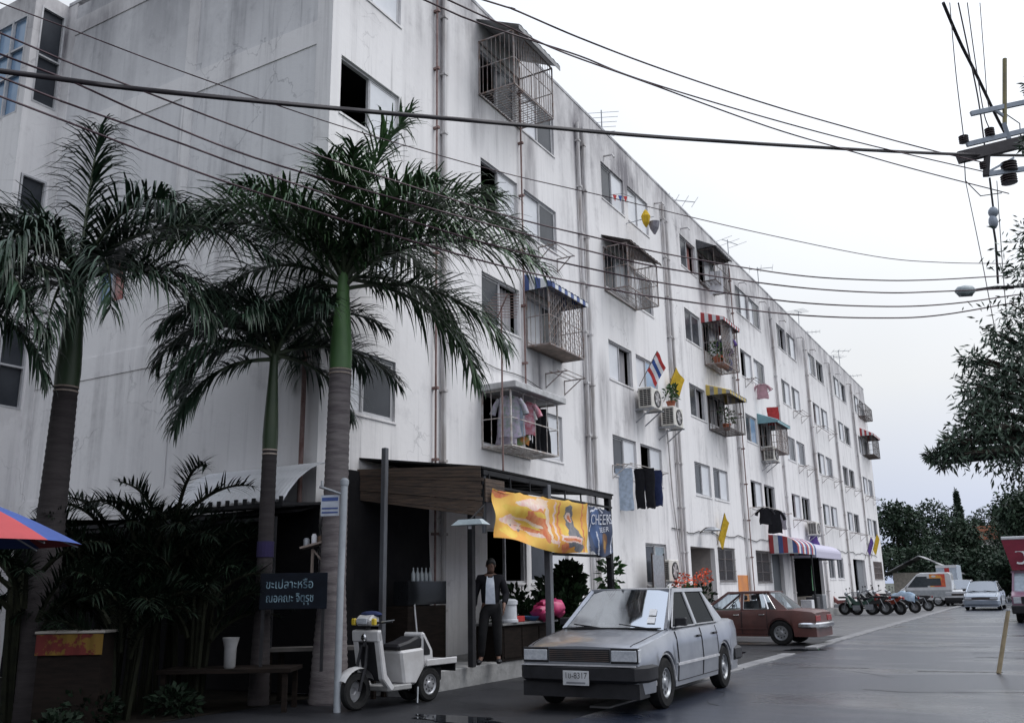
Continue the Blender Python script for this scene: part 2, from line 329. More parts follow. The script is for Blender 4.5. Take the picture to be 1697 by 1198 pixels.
def sheet(name, x0, x1, y0, y1, z, m):
    o = place(name, MB().add([(x0, y0, z), (x1, y0, z), (x1, y1, z), (x0, y1, z)], [(0, 1, 2, 3)]).mesh(name, m)); return kind(o, 'structure')
sheet('ground', -700, 700, -300, 1500, -.03, EARTH)
sheet('road', -5.12, 5.5, -25, 110, .004, ASPH)
sheet('forecourt', -9.6, -5.12, -25, 28.6, .0, ASPH2)
sheet('concrete_forecourt', -10.1, -5.30, 28.6, 80, .004, CONCW)
sheet('bare_soil', -30, -9.6, -25, 11.2, .004, SOIL)
kerb = kind(place('kerb', None), 'structure')
rk = random.Random(3)
me_k = {}
y = 11.2
while y < 78:
    L = 2.0
    if not (22.0 < y+1 < 23.2):
        v = rk.randrange(3)
        if v not in me_k: me_k[v] = MB().bx(-.14, .14, .012, L-.012, -.02, .028+.004*v).mesh('kerb_stone', KERB, bevel=.008)
        place('kerb_stone', me_k[v], kerb, (-5.26+rk.uniform(-.008, .008), y, rk.uniform(-.004, .004)), (0, 0, rk.uniform(-.006, .006)))
    y += L
TAR = M('tar_joint', (.012, .012, .013), .5)
for (x0, y0, x1, y1) in ((-4.3, 17.9, -3.1, 18.15), (-2.25, 17.75, -.95, 18.0), (-1.6, 21.3, -.3, 21.4), (-2.6, 24.6, -1.5, 24.65)):
    mb = MB(); n = 14; pts = []
    for i in range(n+1):
        s = i/n; pts.append((x0+(x1-x0)*s, y0+(y1-y0)*s+rk.uniform(-.02, .02), rk.uniform(.02, .045)))
    vs = [(a, b-w, .010) for a, b, w in pts]+[(a, b+w, .010) for a, b, w in pts]
    mb.add(vs, [(i, i+1, n+2+i, n+1+i) for i in range(n)])
    kind(mb.build('tar_joint', TAR), 'structure')
PUD = M('standing_rain_water', (.012, .014, .018), .03, (.02, .022, .026), scale=2, spec=.6)
rp_ = random.Random(21)
for (x, y, a, b) in ((-5.25, 22.6, .35, .5), (-6.4, 9.6, .7, .22), (-4.7, 9.0, .8, .2), (-6.9, 21.4, .6, .4)):
    n = 26; ph = rp_.uniform(0, 6); pts = []
    for i in range(n):
        t = 2*pi*i/n; k = 1+.25*sin(2*t+ph)+.18*sin(5*t+2*ph)+.10*sin(9*t+ph); pts.append((x+a*k*cos(t), y+b*k*sin(t), .0095))
    kind(MB().add(pts, [tuple(range(n))]).build('puddle', PUD), 'structure')
CRK = M('road_crack', (.008, .008, .009), .8)
for i in range(9):
    x, y = rp_.uniform(-4.6, -.5), rp_.uniform(10.5, 32); a = rp_.uniform(0, 3.1); mb = MB(); P = []
    for k in range(14): P.append((x, y, rp_.uniform(.006, .018))); a += rp_.uniform(-.5, .5); x += .22*cos(a); y += .22*sin(a)
    vs = [(p, q-w, .0085) for p, q, w in P]+[(p, q+w, .0085) for p, q, w in P]; mb.add(vs, [(k, k+1, 15+k, 14+k) for k in range(13)]); kind(mb.build('road_crack', CRK), 'structure')
sheet('walkway_top', -10.02, -9.42, 18.4, 67.9, .304, CONCW)
kind(MB().bx(-10.02, -9.4, 18.4, 67.9, -.02, .30).build('walkway', CONC, bevel=.01), 'structure')
kind(MB().bx(-10.4, -8.32, 11.25, 18.35, -.02, .30).build('shop_platform', CONC, bevel=.015), 'structure')

# ------------------------------------------------------------------ apartment building
FX = -10.0
B = thing('apartment_building', 'long white five storey apartment block with weather-stained walls and rows of sliding windows', 'building', (-14, 39.5, 0))
def wall_x(mb, X, ys, zs, ops, depth, mi=0):       # wall facing +x with real openings and reveals
    ys = sorted(set([ys[0], ys[1]]+[o[0] for o in ops]+[o[1] for o in ops])); zs = sorted(set([zs[0], zs[1]]+[o[2] for o in ops]+[o[3] for o in ops]))
    for i in range(len(ys)-1):
        for j in range(len(zs)-1):
            a, b, c, d = ys[i], ys[i+1], zs[j], zs[j+1]; ym, zm = (a+b)/2, (c+d)/2
            if any(o[0] < ym < o[1] and o[2] < zm < o[3] for o in ops): continue
            mb.add([(X, a, c), (X, b, c), (X, b, d), (X, a, d)], [(0, 1, 2, 3)], mi)
    for a, b, c, d in ops:
        x = X-depth
        mb.add([(X, a, c), (X, b, c), (X, b, d), (X, a, d), (x, a, c), (x, b, c), (x, b, d), (x, a, d)], [(0, 1, 5, 4), (1, 2, 6, 5), (2, 3, 7, 6), (3, 0, 4, 7)], mi)
TOP = {1: 2.78, 2: 5.60, 3: 8.33, 4: 11.07, 5: 13.85}; WHT_ = {1: 1.09, 2: 1.12, 3: 1.14, 4: 1.16, 5: 1.18}
BAY0, BAYD = 16.07, 6.767
ops = []; wins = []
rw = random.Random(11)
spec = {}                                           # (bay, floor, side): states of the two sashes
def st(b, f, s, v): spec[(b, f, s)] = v
for f, v in ((2, 'LD'), (3, 'LL'), (4, 'OL'), (5, 'LL')): st(1, f, 'S', v)
st(2, 2, 'A', 'OO'); st(2, 2, 'B', 'LL'); st(2, 3, 'A', 'DC'); st(2, 3, 'B', 'LD'); st(2, 4, 'A', 'OL'); st(2, 4, 'B', 'LD'); st(2, 5, 'A', 'OD'); st(2, 5, 'B', 'LD')
st(3, 2, 'A', 'DL'); st(3, 2, 'B', 'OL'); st(3, 3, 'A', 'LC'); st(3, 3, 'B', 'LB'); st(3, 4, 'A', 'DL'); st(3, 4, 'B', 'LD'); st(3, 5, 'A', 'DL'); st(3, 5, 'B', 'LL')
st(4, 2, 'A', 'DL'); st(4, 2, 'B', 'DL'); st(4, 3, 'A', 'DC'); st(4, 3, 'B', 'OC'); st(4, 4, 'A', 'DD'); st(4, 4, 'B', 'OL'); st(4, 5, 'A', 'DR'); st(4, 5, 'B', 'OL')
st(5, 2, 'A', 'OL'); st(5, 3, 'A', 'DB'); st(5, 5, 'A', 'DL'); st(5, 5, 'B', 'LD'); st(6, 2, 'A', 'RL'); st(7, 4, 'A', 'RL')
for f in (2, 3, 4, 5):
    t = TOP[f]; z0 = t-WHT_[f]
    wins.append((11.27, 13.03, z0, t, spec[(1, f, 'S')]))
    for b in range(2, 10):
        y0 = BAY0+(b-2)*BAYD
        for s, a, c in (('A', 0, 1.68), ('B', 2.0, 3.72)):
            v = spec.get((b, f, s)) or (rw.choice(['DL', 'OL', 'DL', 'DC', 'LD', 'YL', 'OC', 'GL']) if s == 'A' else rw.choice(['LD', 'LO', 'LD', 'DL', 'CD', 'LL', 'LY', 'GO']))
            wins.append((y0+a, y0+c, z0, t, v))
wins += [(16.2, 17.85, 1.62, 2.72, 'OO'), (18.06, 19.92, 1.62, 2.72, 'DL'), (24.84, 26.50, 1.55, 2.72, 'DP'), (49.95, 51.5, 1.72, 2.85, 'DD'), (52.1, 53.9, 1.72, 2.85, 'DD')]
gwins = [(31.5, 33.4, 1.60, 2.80), (36.3, 38.4, 1.55, 2.82), (63.9, 67.2, 1.7, 2.85)]
doors = [(28.67, 31.15, .32, 2.74), (38.65, 40.5, .32, 2.82), (42.0, 48.4, .32, 2.95), (56.9, 60.8, .32, 2.86)]
fac = MB(); ops = [w[:4] for w in wins]+gwins+doors
wall_x(fac, FX, (11, 67.9), (-.03, 14.95), ops, .16)
fac.build('facade_wall', WHITE, B, world=True)
_wc = {}
PMAT = {'L': PANE, 'D': PANED, 'B': PANEB, 'P': M('green_grey_pane', (.20, .25, .27), .15, (.15, .19, .21)), 'C': CURT, 'R': CURTR, 'Y': M('beige_curtain', (.40, .34, .25), .9, (.30, .25, .19), scale=4, stretch=(1, 8, .3)), 'G': M('green_curtain', (.16, .22, .19), .9, (.11, .16, .14), scale=4, stretch=(1, 8, .3))}
def window(y0, y1, z0, z1, v, X=FX, parent=B, grille=None):
    w, h = round(y1-y0, 3), round(z1-z0, 3); k = (w, h)
    if k not in _wc:
        f = MB(); e = .045
        f.bx(-.13, -.05, 0, w, 0, e).bx(-.13, -.05, 0, w, h-e, h).bx(-.13, -.05, 0, e, e, h-e).bx(-.13, -.05, w-e, w, e, h-e).bx(-.12, -.06, w/2-.02, w/2+.02, e, h-e)
        s = MB(); ww = w/2-.05; s.bx(-.012, .012, 0, ww, 0, h-.1, 0)
        for a in ((0, ww, 0, .03), (0, ww, h-.13, h-.1), (0, .03, .03, h-.13), (ww-.03, ww, .03, h-.13)): s.bx(-.018, .018, *a, 1)
        c = MB(); c.grid(lambda a, b: (.03*sin(a*28)+.012*sin(a*61+2), ww*a, (h-.08)*b), 24, 2)
        sill = MB().bx(.002, .022, -.03, w+.03, -.045, -.004)
        _wc[k] = (f.mesh('window_frame', FRAME), {}, s, c, sill.mesh('sill', WHITE))
    fm, pm, s, c, sm = _wc[k]
    wo_ = place('window', fm, parent, Vector((X, y0, z0))-parent.location)
    place('sill', sm, wo_)
    for i, ch in enumerate(v):
        if ch == 'O': continue
        if ch not in pm: pm[ch] = c.mesh('curtain', PMAT[ch], fix=False) if ch in 'CRYG' else s.mesh('pane', [PMAT[ch], FRAME])
        place('curtain' if ch in 'CRYG' else 'pane', pm[ch], wo_, (-.24 if ch in 'CRYG' else (-.10, -.07)[i], .045+i*(w/2-.04), .045))
    if grille:
        g = MB(); n = int(w/.11)
        for i in range(n+1): g.bar((.02, w*i/n, .0), (.02, w*i/n, h), .014)
        for zz in (.02, h*.33, h*.66, h-.02): g.bar((.035, -.03, zz), (.035, w+.03, zz), .02)
        kind(g.build('grille_bars', grille, wo_), 'stuff')
    return wo_
for w in wins: window(*w)
window(*gwins[0], 'DD', grille=DGRILLE); window(*gwins[1], 'DD', grille=DGRILLE); window(*gwins[2], 'DD', grille=GRILLE)
# end wall: concrete frame stands proud of the recessed plaster panels
xs_col = [(-10.37, -10.0), (-13.95, -13.63), (-18.2, -17.88)]; zb = [(-.03, 2.2), (2.95, 3.36), (5.69, 6.13), (8.48, 8.92), (11.27, 11.76), (14.08, 14.5), (14.86, 14.95)]
ew = MB()
for a, b in xs_col: ew.bx(a, b if b < -10.01 else -10.002, 11.0, 11.25, -.03, 14.95)
for a, b in zb[1:-1]:
    for c, d in ((-13.63, -10.37), (-17.88, -13.95)): ew.bx(c, d, 11.001, 11.2, a, b)
ew.build('end_wall_frame', WHITE, B, world=True)
for j in range(len(zb)-1):
    z0, z1 = (zb[j][1] if j else -.03), zb[j+1][0]
    for c, d in ((-13.63, -10.37), (-17.88, -13.95)):
        p = MB()
        if j == 2 and c < -15:                      # the small window with the red and blue curtain
            w0, w1, q0, q1 = -16.15, -15.25, 7.2, 8.2
            for a in ((c, w0, z0, z1), (w1, d, z0, z1), (w0, w1, z0, q0), (w0, w1, q1, z1)): p.bx(a[0], a[1], 11.018, 11.2, a[2], a[3])
        else: p.bx(c, d, 11.018, 11.2, z0, z1)
        p.build('wall_panel', GREYW if j >= 3 else WHITE, B, world=True)
wf = MB().bx(-16.15, -15.25, 11.05, 11.1, 7.2, 7.25).bx(-16.15, -15.25, 11.05, 11.1, 8.15, 8.2).bx(-16.15, -16.1, 11.05, 11.1, 7.25, 8.15).bx(-15.32, -15.25, 11.05, 11.1, 7.25, 8.15).bx(-15.72, -15.68, 11.05, 11.1, 7.25, 8.15)
wo_ = wf.build('window', FRAME, B, world=True)
MB().bx(-16.1, -15.72, 11.11, 11.13, 7.25, 8.15).build('pane', PANEB, wo_, world=True)
MB().bx(-15.68, -15.45, 11.11, 11.13, 7.25, 8.15).build('curtain', CURTR, wo_, world=True)
# the wing that steps forward of the end wall
wg = MB(); wall_x(wg, -18.2, (10.2, 11.0), (-.03, 14.95), [(10.36, 10.94, 12.2, 14.62), (10.34, 10.94, 8.75, 10.45), (10.34, 10.94, 5.3, 7.1)], .12)
for z0, z1 in ((-.03, 2.0), (3.2, 5.0), (6.6, 8.0), (9.2, 11.9), (14.4, 14.95)): wg.add([(-24, 10.2, z0), (-18.2, 10.2, z0), (-18.2, 10.2, z1), (-24, 10.2, z1)], [(0, 1, 2, 3)])
for z0, z1 in ((2.0, 3.2), (5.0, 6.6), (8.0, 9.2), (11.9, 14.4)):
    for a, b in ((-18.42, -18.2), (-24, -20.2)): wg.add([(a, 10.2, z0), (b, 10.2, z0), (b, 10.2, z1), (a, 10.2, z1)], [(0, 1, 2, 3)])
wg.build('wing_wall', WHITE, B, world=True)
for z0, z1 in ((12.2, 14.62), (8.75, 10.45), (5.3, 7.1)):
    f = MB(); y0, y1 = 10.36, 10.94
    f.bx(-18.26, -18.19, y0, y0+.04, z0, z1).bx(-18.26, -18.19, y1-.04, y1, z0, z1).bx(-18.26, -18.19, y0+.04, y1-.04, z0, z0+.04).bx(-18.26, -18.19, y0+.04, y1-.04, z1-.04, z1).bx(-18.26, -18.18, y0+.04, y1-.04, z0+(z1-z0)*.48, z0+(z1-z0)*.48+.04)
    wo_ = f.build('window', FRAME, B, world=True); MB().bx(-18.28, -18.27, y0, y1, z0, z1).build('pane', PANED, wo_, world=True)
for z0, z1 in ((2.0, 3.2), (5.0, 6.6), (8.0, 9.2), (11.9, 14.4)):
    f = MB(); x0, x1 = -20.2, -18.42
    for xx in (x0, x0+.58, x0+1.17, x1-.05): f.bx(xx, xx+.05, 10.19, 10.26, z0, z1)
    for zz in (z0, z0+(z1-z0)*.4, z0+(z1-z0)*.42+.6 if z1-z0 > 2 else z1-.1, z1-.05):
        for xx in (x0+.05, x0+.63, x0+1.22): f.bx(xx, xx+.53 if xx < x0+1 else x1-.05, 10.2, 10.25, zz, zz+.05)
    wo_ = f.build('window', FRAME, B, world=True)
    for i in range(3): MB().bx(x0+.03+i*.585, x0+.6+i*.585, 10.27, 10.28, z0+.02, z1-.02).build('pane', PANEB if z0 > 4 else PANED, wo_, world=True)
# shell behind, floors, roof
sh = MB().bx(-24, -10.02, 67.7, 67.9, -.03, 14.94).bx(-24, -23.8, 10.3, 67.7, -.03, 14.94).bx(-24, -18.3, 10.3, 10.35, -.03, -.02)
sh.build('rear_wall', WHITE, B, world=True)
fl = MB()
for z in (.2, 2.93, 5.72, 8.5, 11.3): fl.bx(-23.7, -10.17, 11.21, 67.6, z, z+.1)
fl.build('storey_floor', DARKIN, B, world=True)
pw = MB()
for b in range(0, 9): pw.bx(-13.5, -10.17, BAY0+b*BAYD-1.2, BAY0+b*BAYD-1.1, .3, 14.3)
pw.bx(-13.7, -13.5, 11.21, 67.6, .3, 14.3); pw.build('room_partition', DARKIN, B, world=True)
MB().bx(-23.75, -10.17, 11.21, 67.65, 14.3, 14.5).bx(-23.75, -18.33, 10.36, 11.209, 14.3, 14.5).build('roof_slab', ROOF, B, world=True)
MB().bx(-10.17, -9.985, 10.985, 67.91, 14.951, 15.03).bx(-18.2, -10.171, 10.985, 11.2, 14.951, 15.03).build('parapet_coping', GREYW, B, world=True)
# stair doorway and shop fronts at ground level
dw = MB().bx(-11.2, -11.1, 28.6, 31.2, .32, 2.74).bx(-11.1, -10.165, 31.152, 31.25, .32, 2.74).bx(-11.1, -10.165, 28.57, 28.668, .32, 2.74).bx(-11.1, -10.165, 28.57, 31.25, 2.745, 2.84)
dw.build('stair_recess', M('beige_stair_plaster', (.42, .38, .36), .9, (.33, .31, .30)), B, world=True)
dd = MB().bx(-10.22, -10.16, 38.65, 40.5, .32, 2.82); dd.build('door', M('dark_grey_door', (.05, .06, .07), .5, (.08, .09, .10), scale=3), B, world=True)
MB().bx(-10.22, -10.16, 58.9, 60.8, .32, 2.86).build('door', M('grey_door', (.22, .23, .25), .5), B, world=True)
ph = MB().bx(-10.3, -9.96, 30.0, 31.2, 2.84, 2.9)
MB().bx(FX+.002, FX+.012, 33.62, 34.95, .9, 1.85).build('painted_wall_patch', M('orange_wall_paint', (.62, .24, .07), .8, (.5, .2, .08), scale=2), B, world=True)
MB().bx(-10.9, -10.5, 42.05, 48.35, .32, .9).build('shop_shelf', M('shop_shelf_wood', (.10, .08, .06), .8, (.2, .18, .16), scale=3), B, world=True)
# drain pipes, cables along the wall
def pipe(y, z0=.3, z1=14.3, r=.055, m=PIPE):
    p = MB().tube([(FX+.075, y, z0), (FX+.075, y, z1)], r, 8)
    z = z0+.8
    while z < z1: p.bx(FX, FX+.135, y-r-.012, y+r+.012, z, z+.05); z += 1.4
    p.build('drain_pipe', m, B, world=True)
for y, m in ((14.50, PIPE), (14.22, RUST), (21.15, PIPE), (21.5, PIPE), (27.75, PIPE), (28.05, PIPE), (34.95, PIPE), (35.45, RUST), (41.9, PIPE), (48.75, PIPE), (48.95, RUST), (55.4, PIPE), (62.2, PIPE)): pipe(y, m=m, r=.022 if m is RUST else .05)
pipe(17.84, z0=5.75, z1=14.3, r=.022, m=RUST)
gt = MB().tube([(-10.28, 10.93, 2.9), (-10.28, 10.93, 5.6)], .04, 8); gt.build('drain_pipe', RUST, B, world=True)
wc = MB(); pts = []
y = 27.0
while y < 66: pts.append((FX+.03, y, 3.22+.05*sin(y*1.7)+.035*sin(y*4.1))); y += .5
wc.tube(pts, .014, 5)
wc.tube([(FX+.03, 14.6+i*.4, 6.35-.02*i+.05*sin(i)) for i in range(12)], .01, 4)
wc.build('wall_cable', BLACKP, B, world=True)
pv = MB()
for y in (12.9, 23.1, 27.2, 29.8, 33.6, 37, 40.2, 43.8, 47.5, 50.5, 54.2, 57.5, 61, 64.5):
    z = 14.1; pv.tube([(FX, y, z), (FX+.28, y, z-.02), (FX+.33, y, z-.12)], .03, 6)
pv.build('roof_drain_spout', PIPE, B, world=True)
# ------------------------------------------------------------------ window cages with awnings
def cage(label, y0, y1, z0, z1, d, mat, cols, rise=.35, over=.14, side=.22, front=.12, n=None, flat=None, gap=.115, floor='grid', cross=False, group='window cages on the facade', back=True):
    w, h = y1-y0, z1-z0
    t = thing('window_cage', label, 'window cage', (FX, y0, z0), 0, group)
    f = MB(); e = .03
    for x in (.02, d):
        for y in (0, w): f.bar((x, y, 0), (x, y, h), e)
        for z in (0, h): f.bar((x, 0, z), (x, w, z), e)
    for y in (0, w):
        for z in (0, h): f.bar((.0, y, z), (d, y, z), e)
    f.bar((d, 0, h*.5), (d, w, h*.5), .018); f.bar((0, 0, h*.5), (d, 0, h*.5), .018); f.bar((0, w, h*.5), (d, w, h*.5), .018)
    f.build('cage_frame', mat, t)
    b = MB(); k = max(3, int(w/gap))
    for i in range(1, k): b.bar((d, w*i/k, 0), (d, w*i/k, h), .011)
    k = max(3, int(d/gap))
    for i in range(1, k):
        for y in (0, w): b.bar((d*i/k, y, 0), (d*i/k, y, h), .011)
    if cross:
        m = int(h/.22)
        for i in range(m):
            for j in range(int(w/.22)):
                yy, zz = j*.22, i*.22; b.bar((d+.008, yy, zz), (d+.008, yy+.22, zz+.22), .008); b.bar((d+.008, yy+.22, zz), (d+.008, yy, zz+.22), .008)
    kind(b.build('cage_bars', mat, t), 'stuff')
    if floor == 'grid':
        g = MB(); k = int(w/.1)
        for i in range(1, k): g.bar((0, w*i/k, .005), (d, w*i/k, .005), .012)
        for i in range(1, 4): g.bar((d*i/4, 0, .012), (d*i/4, w, .012), .012)
        kind(g.build('floor_grid', mat, t), 'stuff')
    elif floor == 'board': MB().bx(.01, d-.02, .02, w-.02, .015, .035).build('floor_board', M('weathered_floor_board', (.34, .27, .23), .9, (.2, .17, .15), scale=5), t)
    if flat:
        MB().bx(0, d+.18, -.1, w+.12, h+.02, h+.16).build('roof_slab', flat, t, bevel=.012)
    elif cols:
        n = n or max(4, int(w/.16)); pw_ = (w+.16)/n; X = d+over; mc = {}
        for i in range(n):
            c = cols[i % len(cols)]; a = -.08+i*pw_
            if c not in mc:
                m = MB()                                   # a rib of the sheet with its front lip
                m.add([(0, 0, rise), (X, 0, 0), (X, pw_*.5, .025), (0, pw_*.5, rise+.025), (X, pw_, 0), (0, pw_, rise)], [(0, 1, 2, 3), (3, 2, 4, 5)])
                m.add([(0, 0, rise-.012), (X, 0, -.012), (X, pw_, -.012), (0, pw_, rise-.012)], [(0, 3, 2, 1)])
                m.bx(X-.012, X, .002, pw_-.002, -front, -.0125)
                mc[c] = m.mesh('awning_panel', AW[c], fix=False)
            place('awning_panel', mc[c], t, (0, a, h+.03))
        if side:
            k = max(3, int(X/.13))
            for y in (-.085, w+.08):
                for i in range(k):
                    c = cols[i % len(cols)]; x0, x1 = X*i/k, X*(i+1)/k; q0, q1 = rise*(1-i/k)+h+.03, rise*(1-(i+1)/k)+h+.03
                    MB().add([(x0, y, q0), (x1, y, q1), (x1, y, h-side+.15), (x0, y, h-side+.15)], [(0, 1, 2, 3)]).build('awning_panel', AW[c], t)
    return t
by = lambda b: BAY0+(b-2)*BAYD
cage('large rusty grey cage with corrugated sheet roof on the top storey nearest the gable', by(2)-.05, by(2)+1.85, 12.62, 14.0, .95, GRILLE, ['grey'], rise=.55, over=.2, side=0, n=9)
cage('blue and white striped awning over a tall rusty lattice cage', by(2)+1.98, by(2)+3.8, 7.02, 8.45, .62, GRILLE, ['blue', 'white'], rise=.32, n=12, cross=True, floor='board')
cage('cage full of hanging washing under a flat grey-white slab roof', by(2)-.05, by(2)+2.05, 4.38, 5.55, .72, WGRILLE, None, flat=M('dirty_white_slab', (.52, .52, .53), .85, (.36, .36, .36)), gap=.5)
cage('dark brown roofed cage with open wire base on the fourth storey', by(3)-.1, by(3)+2.2, 9.75, 11.05, .75, GRILLE, ['brown'], rise=.35, side=0, front=.05, n=10)
cage('small dark roofed cage on the top storey above the red striped awning', by(4)+1.95, by(4)+3.8, 12.55, 13.8, .62, DGRILLE, ['dk'], rise=.42, side=.1, front=.05, n=9, gap=.2)
cage('red and white striped awning over a cage crammed with potted plants', by(4)+1.9, by(4)+3.85, 9.35, 11.0, .72, GRILLE, ['red', 'white'], rise=.3, n=14, cross=True)
cage('yellow and grey striped awning over a dark empty-sided cage', by(4)+1.9, by(4)+3.85, 6.95, 8.25, .75, DGRILLE, ['yellow', 'grey'], rise=.3, n=12)
cage('pale teal corrugated awning over a grey cage beside an air conditioner', by(5)+1.9, by(5)+3.9, 7.0, 8.2, .72, GRILLE, ['teal'], rise=.35, n=10, cross=True)
cage('red and white awning over the cage nearest the far end of the block', by(9)+1.0, by(9)+3.8, 9.85, 11.2, .7, DGRILLE, ['red', 'white'], rise=.45, n=10)
cage('low balcony cage without a roof high at the far end of the block', by(9)+1.0, by(9)+3.7, 12.5, 13.3, .5, DGRILLE, None)
# ground floor barrel awnings
def barrel(label, y0, y1, z, d, h, cols, n):
    t = thing('barrel_awning', label, 'awning', (FX, y0, z), 0, 'barrel awnings at ground level'); w = (y1-y0)/n; mc = {}
    prof = [(d*sin(a), h*cos(a)) for a in [i*pi/2/7 for i in range(8)]]+[(d, -.28)]
    for i in range(n):
        c = cols[i % len(cols)]
        if c not in mc:
            m = MB()
            for (x0, z0), (x1, z1) in zip(prof, prof[1:]): m.add([(x0, 0, z0), (x1, 0, z1), (x1, w, z1), (x0, w, z0)], [(0, 1, 2, 3)])
            mc[c] = m.mesh('awning_panel', AW[c], fix=False, smooth=40)
        place('awning_panel', mc[c], t, (0, i*w, 0))
    for y in (0, n*w):
        k = 6
        for i in range(k):
            x0, x1 = d*i/k, d*(i+1)/k
            MB().add([(x0, y, -.28), (x1, y, -.28), (x1, y, h*sqrt(max(0, 1-(x1/d)**2))), (x0, y, h*sqrt(1-(x0/d)**2))], [(0, 1, 2, 3)]).build('awning_panel', AW[cols[i % len(cols)]], t)
    f = MB().bar((0, 0, -.28), (d, 0, -.28), .03).bar((0, n*w, -.28), (d, n*w, -.28), .03).bar((d-.02, 0, -.27), (d-.02, n*w, -.27), .03); f.build('awning_frame', STEEL, t)
    return t
barrel('red, white and blue striped barrel awning over the ground floor shop', 38.4, 41.8, 3.0, 1.15, .5, ['red', 'white', 'blue'], 12)
barrel('plain lavender barrel awning next to the striped shop awning', 42.0, 47.6, 2.9, 1.1, .45, ['lav'], 14)

# ------------------------------------------------------------------ laundry racks and washing
def rack(label, y, z, w, d=.5, m=GRILLE, rails=3):
    t = thing('laundry_rack', label, 'laundry rack', (FX, y, z), 0, 'laundry racks under the windows')
    for yy in (0, w): MB().bar((0, yy, 0), (d, yy, 0), .025).bar((0, yy, -.35), (d*.8, yy, 0), .02).bar((0, yy, -.36), (0, yy, .02), .025).build('bracket', m, t)
    for i in range(rails): MB().tube([(d*(i+1)/rails-.03, -.1, .02), (d*(i+1)/rails-.03, w+.1, .02)], .011, 5).build('rail', m, t)
    return t
rack('empty rack hanging below the blue striped awning', by(2)+2.9, 6.55, 1.0, .6)
rack('bare angle-iron rack on the fourth storey above the blue striped awning', by(2)+2.7, 9.75, 1.0, .5)
rack('white rack holding the black trousers on the second storey', by(3)-.1, 4.72, 2.7, .6, WGRILLE)
rack('dark rack beside the red striped awning, one storey below the roof', by(5)+.4, 9.8, 2.6)
rack('rack with the black shirts over the striped shop awning', by(5)-.4, 4.45, 4.4, .6, WGRILLE)
rack('rack under the fourth storey window with the paired brackets, sixth bay', by(6)+1.9, 9.75, 1.7)
rack('rack below the red-curtained window of the fourth storey', by(7)+.3, 9.72, 3.2)
rack('rack on the third storey of the sixth bay', by(6)+2.0, 7.05, 1.8)
rack('rack on the third storey of the seventh bay', by(7)+.5, 7.05, 3.2)
rack('rack on the third storey of the eighth bay', by(8)+.2, 7.05, 3.0)
rack('rack on the third storey nearest the far end of the block', by(9)+.2, 7.0, 3.2)
rack('rack above the small air conditioner with the purple pennant', by(6)-.1, 4.35, 3.6)
rack('rack on the second storey of the seventh bay', by(7)+.1, 4.35, 3.6)
rack('rack on the second storey of the eighth bay', by(8)+.1, 4.35, 3.4)

def garment_mesh(name, kind_, w, h, mat, seed=0):
    r = random.Random(seed); m = MB(); ph = r.uniform(0, 6)
    def tubes(cx, half, z0, z1, taper, dep, n=14, k=8):
        def fn(u, v):
            a = 2*pi*u; hw = half*(taper[0]+(taper[1]-taper[0])*v)
            fold = 1+.22*sin(7*a+ph+3*v)*(.3+v)
            return (cx+hw*cos(a)+.012*sin(9*v+ph), dep*sin(a)*fold*(.6+.6*v), z0+(z1-z0)*v-(.02*sin(3*a+ph) if v > .95 else 0))
        m.grid(fn, n, k)
    if kind_ == 'shirt':
        tubes(0, w/2, 0, -h, (.82, 1), .045)
        for s in (-1, 1):
            a = Vector((s*w*.42, 0, -.03)); b = Vector((s*w*.72, .02, -h*.42)); m.tube([a, (a+b)/2+Vector((s*.02, .015, .01)), b], [.055, .06, .07], 7)
        m.tube([(-w*.4, 0, -.02), (-w*.12, 0, .035), (0, 0, .01), (w*.12, 0, .035), (w*.4, 0, -.02)], .025, 6)
    elif kind_ == 'trousers':
        for s in (-1, 1): tubes(s*w*.25, w*.27, -.04, -h, (1, .8), .05)
        m.box((0, 0, -.03), (w, .05, .08))
    elif kind_ == 'dress': tubes(0, w/2, 0, -h, (.6, 1.1), .05)
    else: tubes(0, w/2, 0, -h, (1, 1), .02)
    return m.mesh(name, mat, smooth=60)
def garment(name, label, kind_, w, h, mat, loc, rz=pi/2, seed=0, cat='garment', group='washing hung out on the facade'):
    o = place(name, garment_mesh(name, kind_, w, h, mat, seed), None, loc, (0, 0, rz)); return tag(o, label, cat, group)
PRINT = M('flowered_print', (.42, .36, .48), .95, (.24, .30, .26), scale=14); PINKP = M('pink_flower_print', (.62, .42, .50), .95, (.50, .12, .16), scale=11); LBLU = cloth('light_blue_cloth', (.46, .54, .66)); ORP = M('orange_green_print', (.62, .25, .08), .95, (.25, .36, .16), scale=5, lo=.45, hi=.55)
zc = 5.42
for i, (nm, lab, kd, w, h, m, dy, x) in enumerate([
    ('shirt', 'grey flowered blouse at the near end of the slab-roofed cage', 'shirt', .5, .85, PRINT, .22, .55), ('dress', 'pale lilac dress beside the grey flowered blouse', 'dress', .42, .95, cloth('lilac_cloth', (.55, .50, .60)), .42, .35),
    ('towel', 'light blue cloth hanging between the lilac dress and the pink print', 'towel', .25, .75, LBLU, .72, .5), ('shirt', 'white and red print shirt in the middle of the slab-roofed cage', 'shirt', .46, .7, PINKP, .98, .5),
    ('shorts', 'orange and green printed cloth at the bottom of the slab-roofed cage', 'towel', .3, .35, ORP, .98, .42), ('shirt', 'white shirt hung behind the red print shirt', 'shirt', .4, .75, WHT, 1.2, .3),
    ('trousers', 'black trousers hanging lowest in the slab-roofed cage', 'trousers', .36, .98, BLK, 1.42, .45), ('dress', 'long black dress at the far end of the slab-roofed cage', 'dress', .42, 1.0, BLK, 1.72, .5)]):
    garment(nm, lab, kd, w, h, m, (FX+x, by(2)-.05+dy, zc-(.55 if nm == 'shorts' else 0)), .45, i)
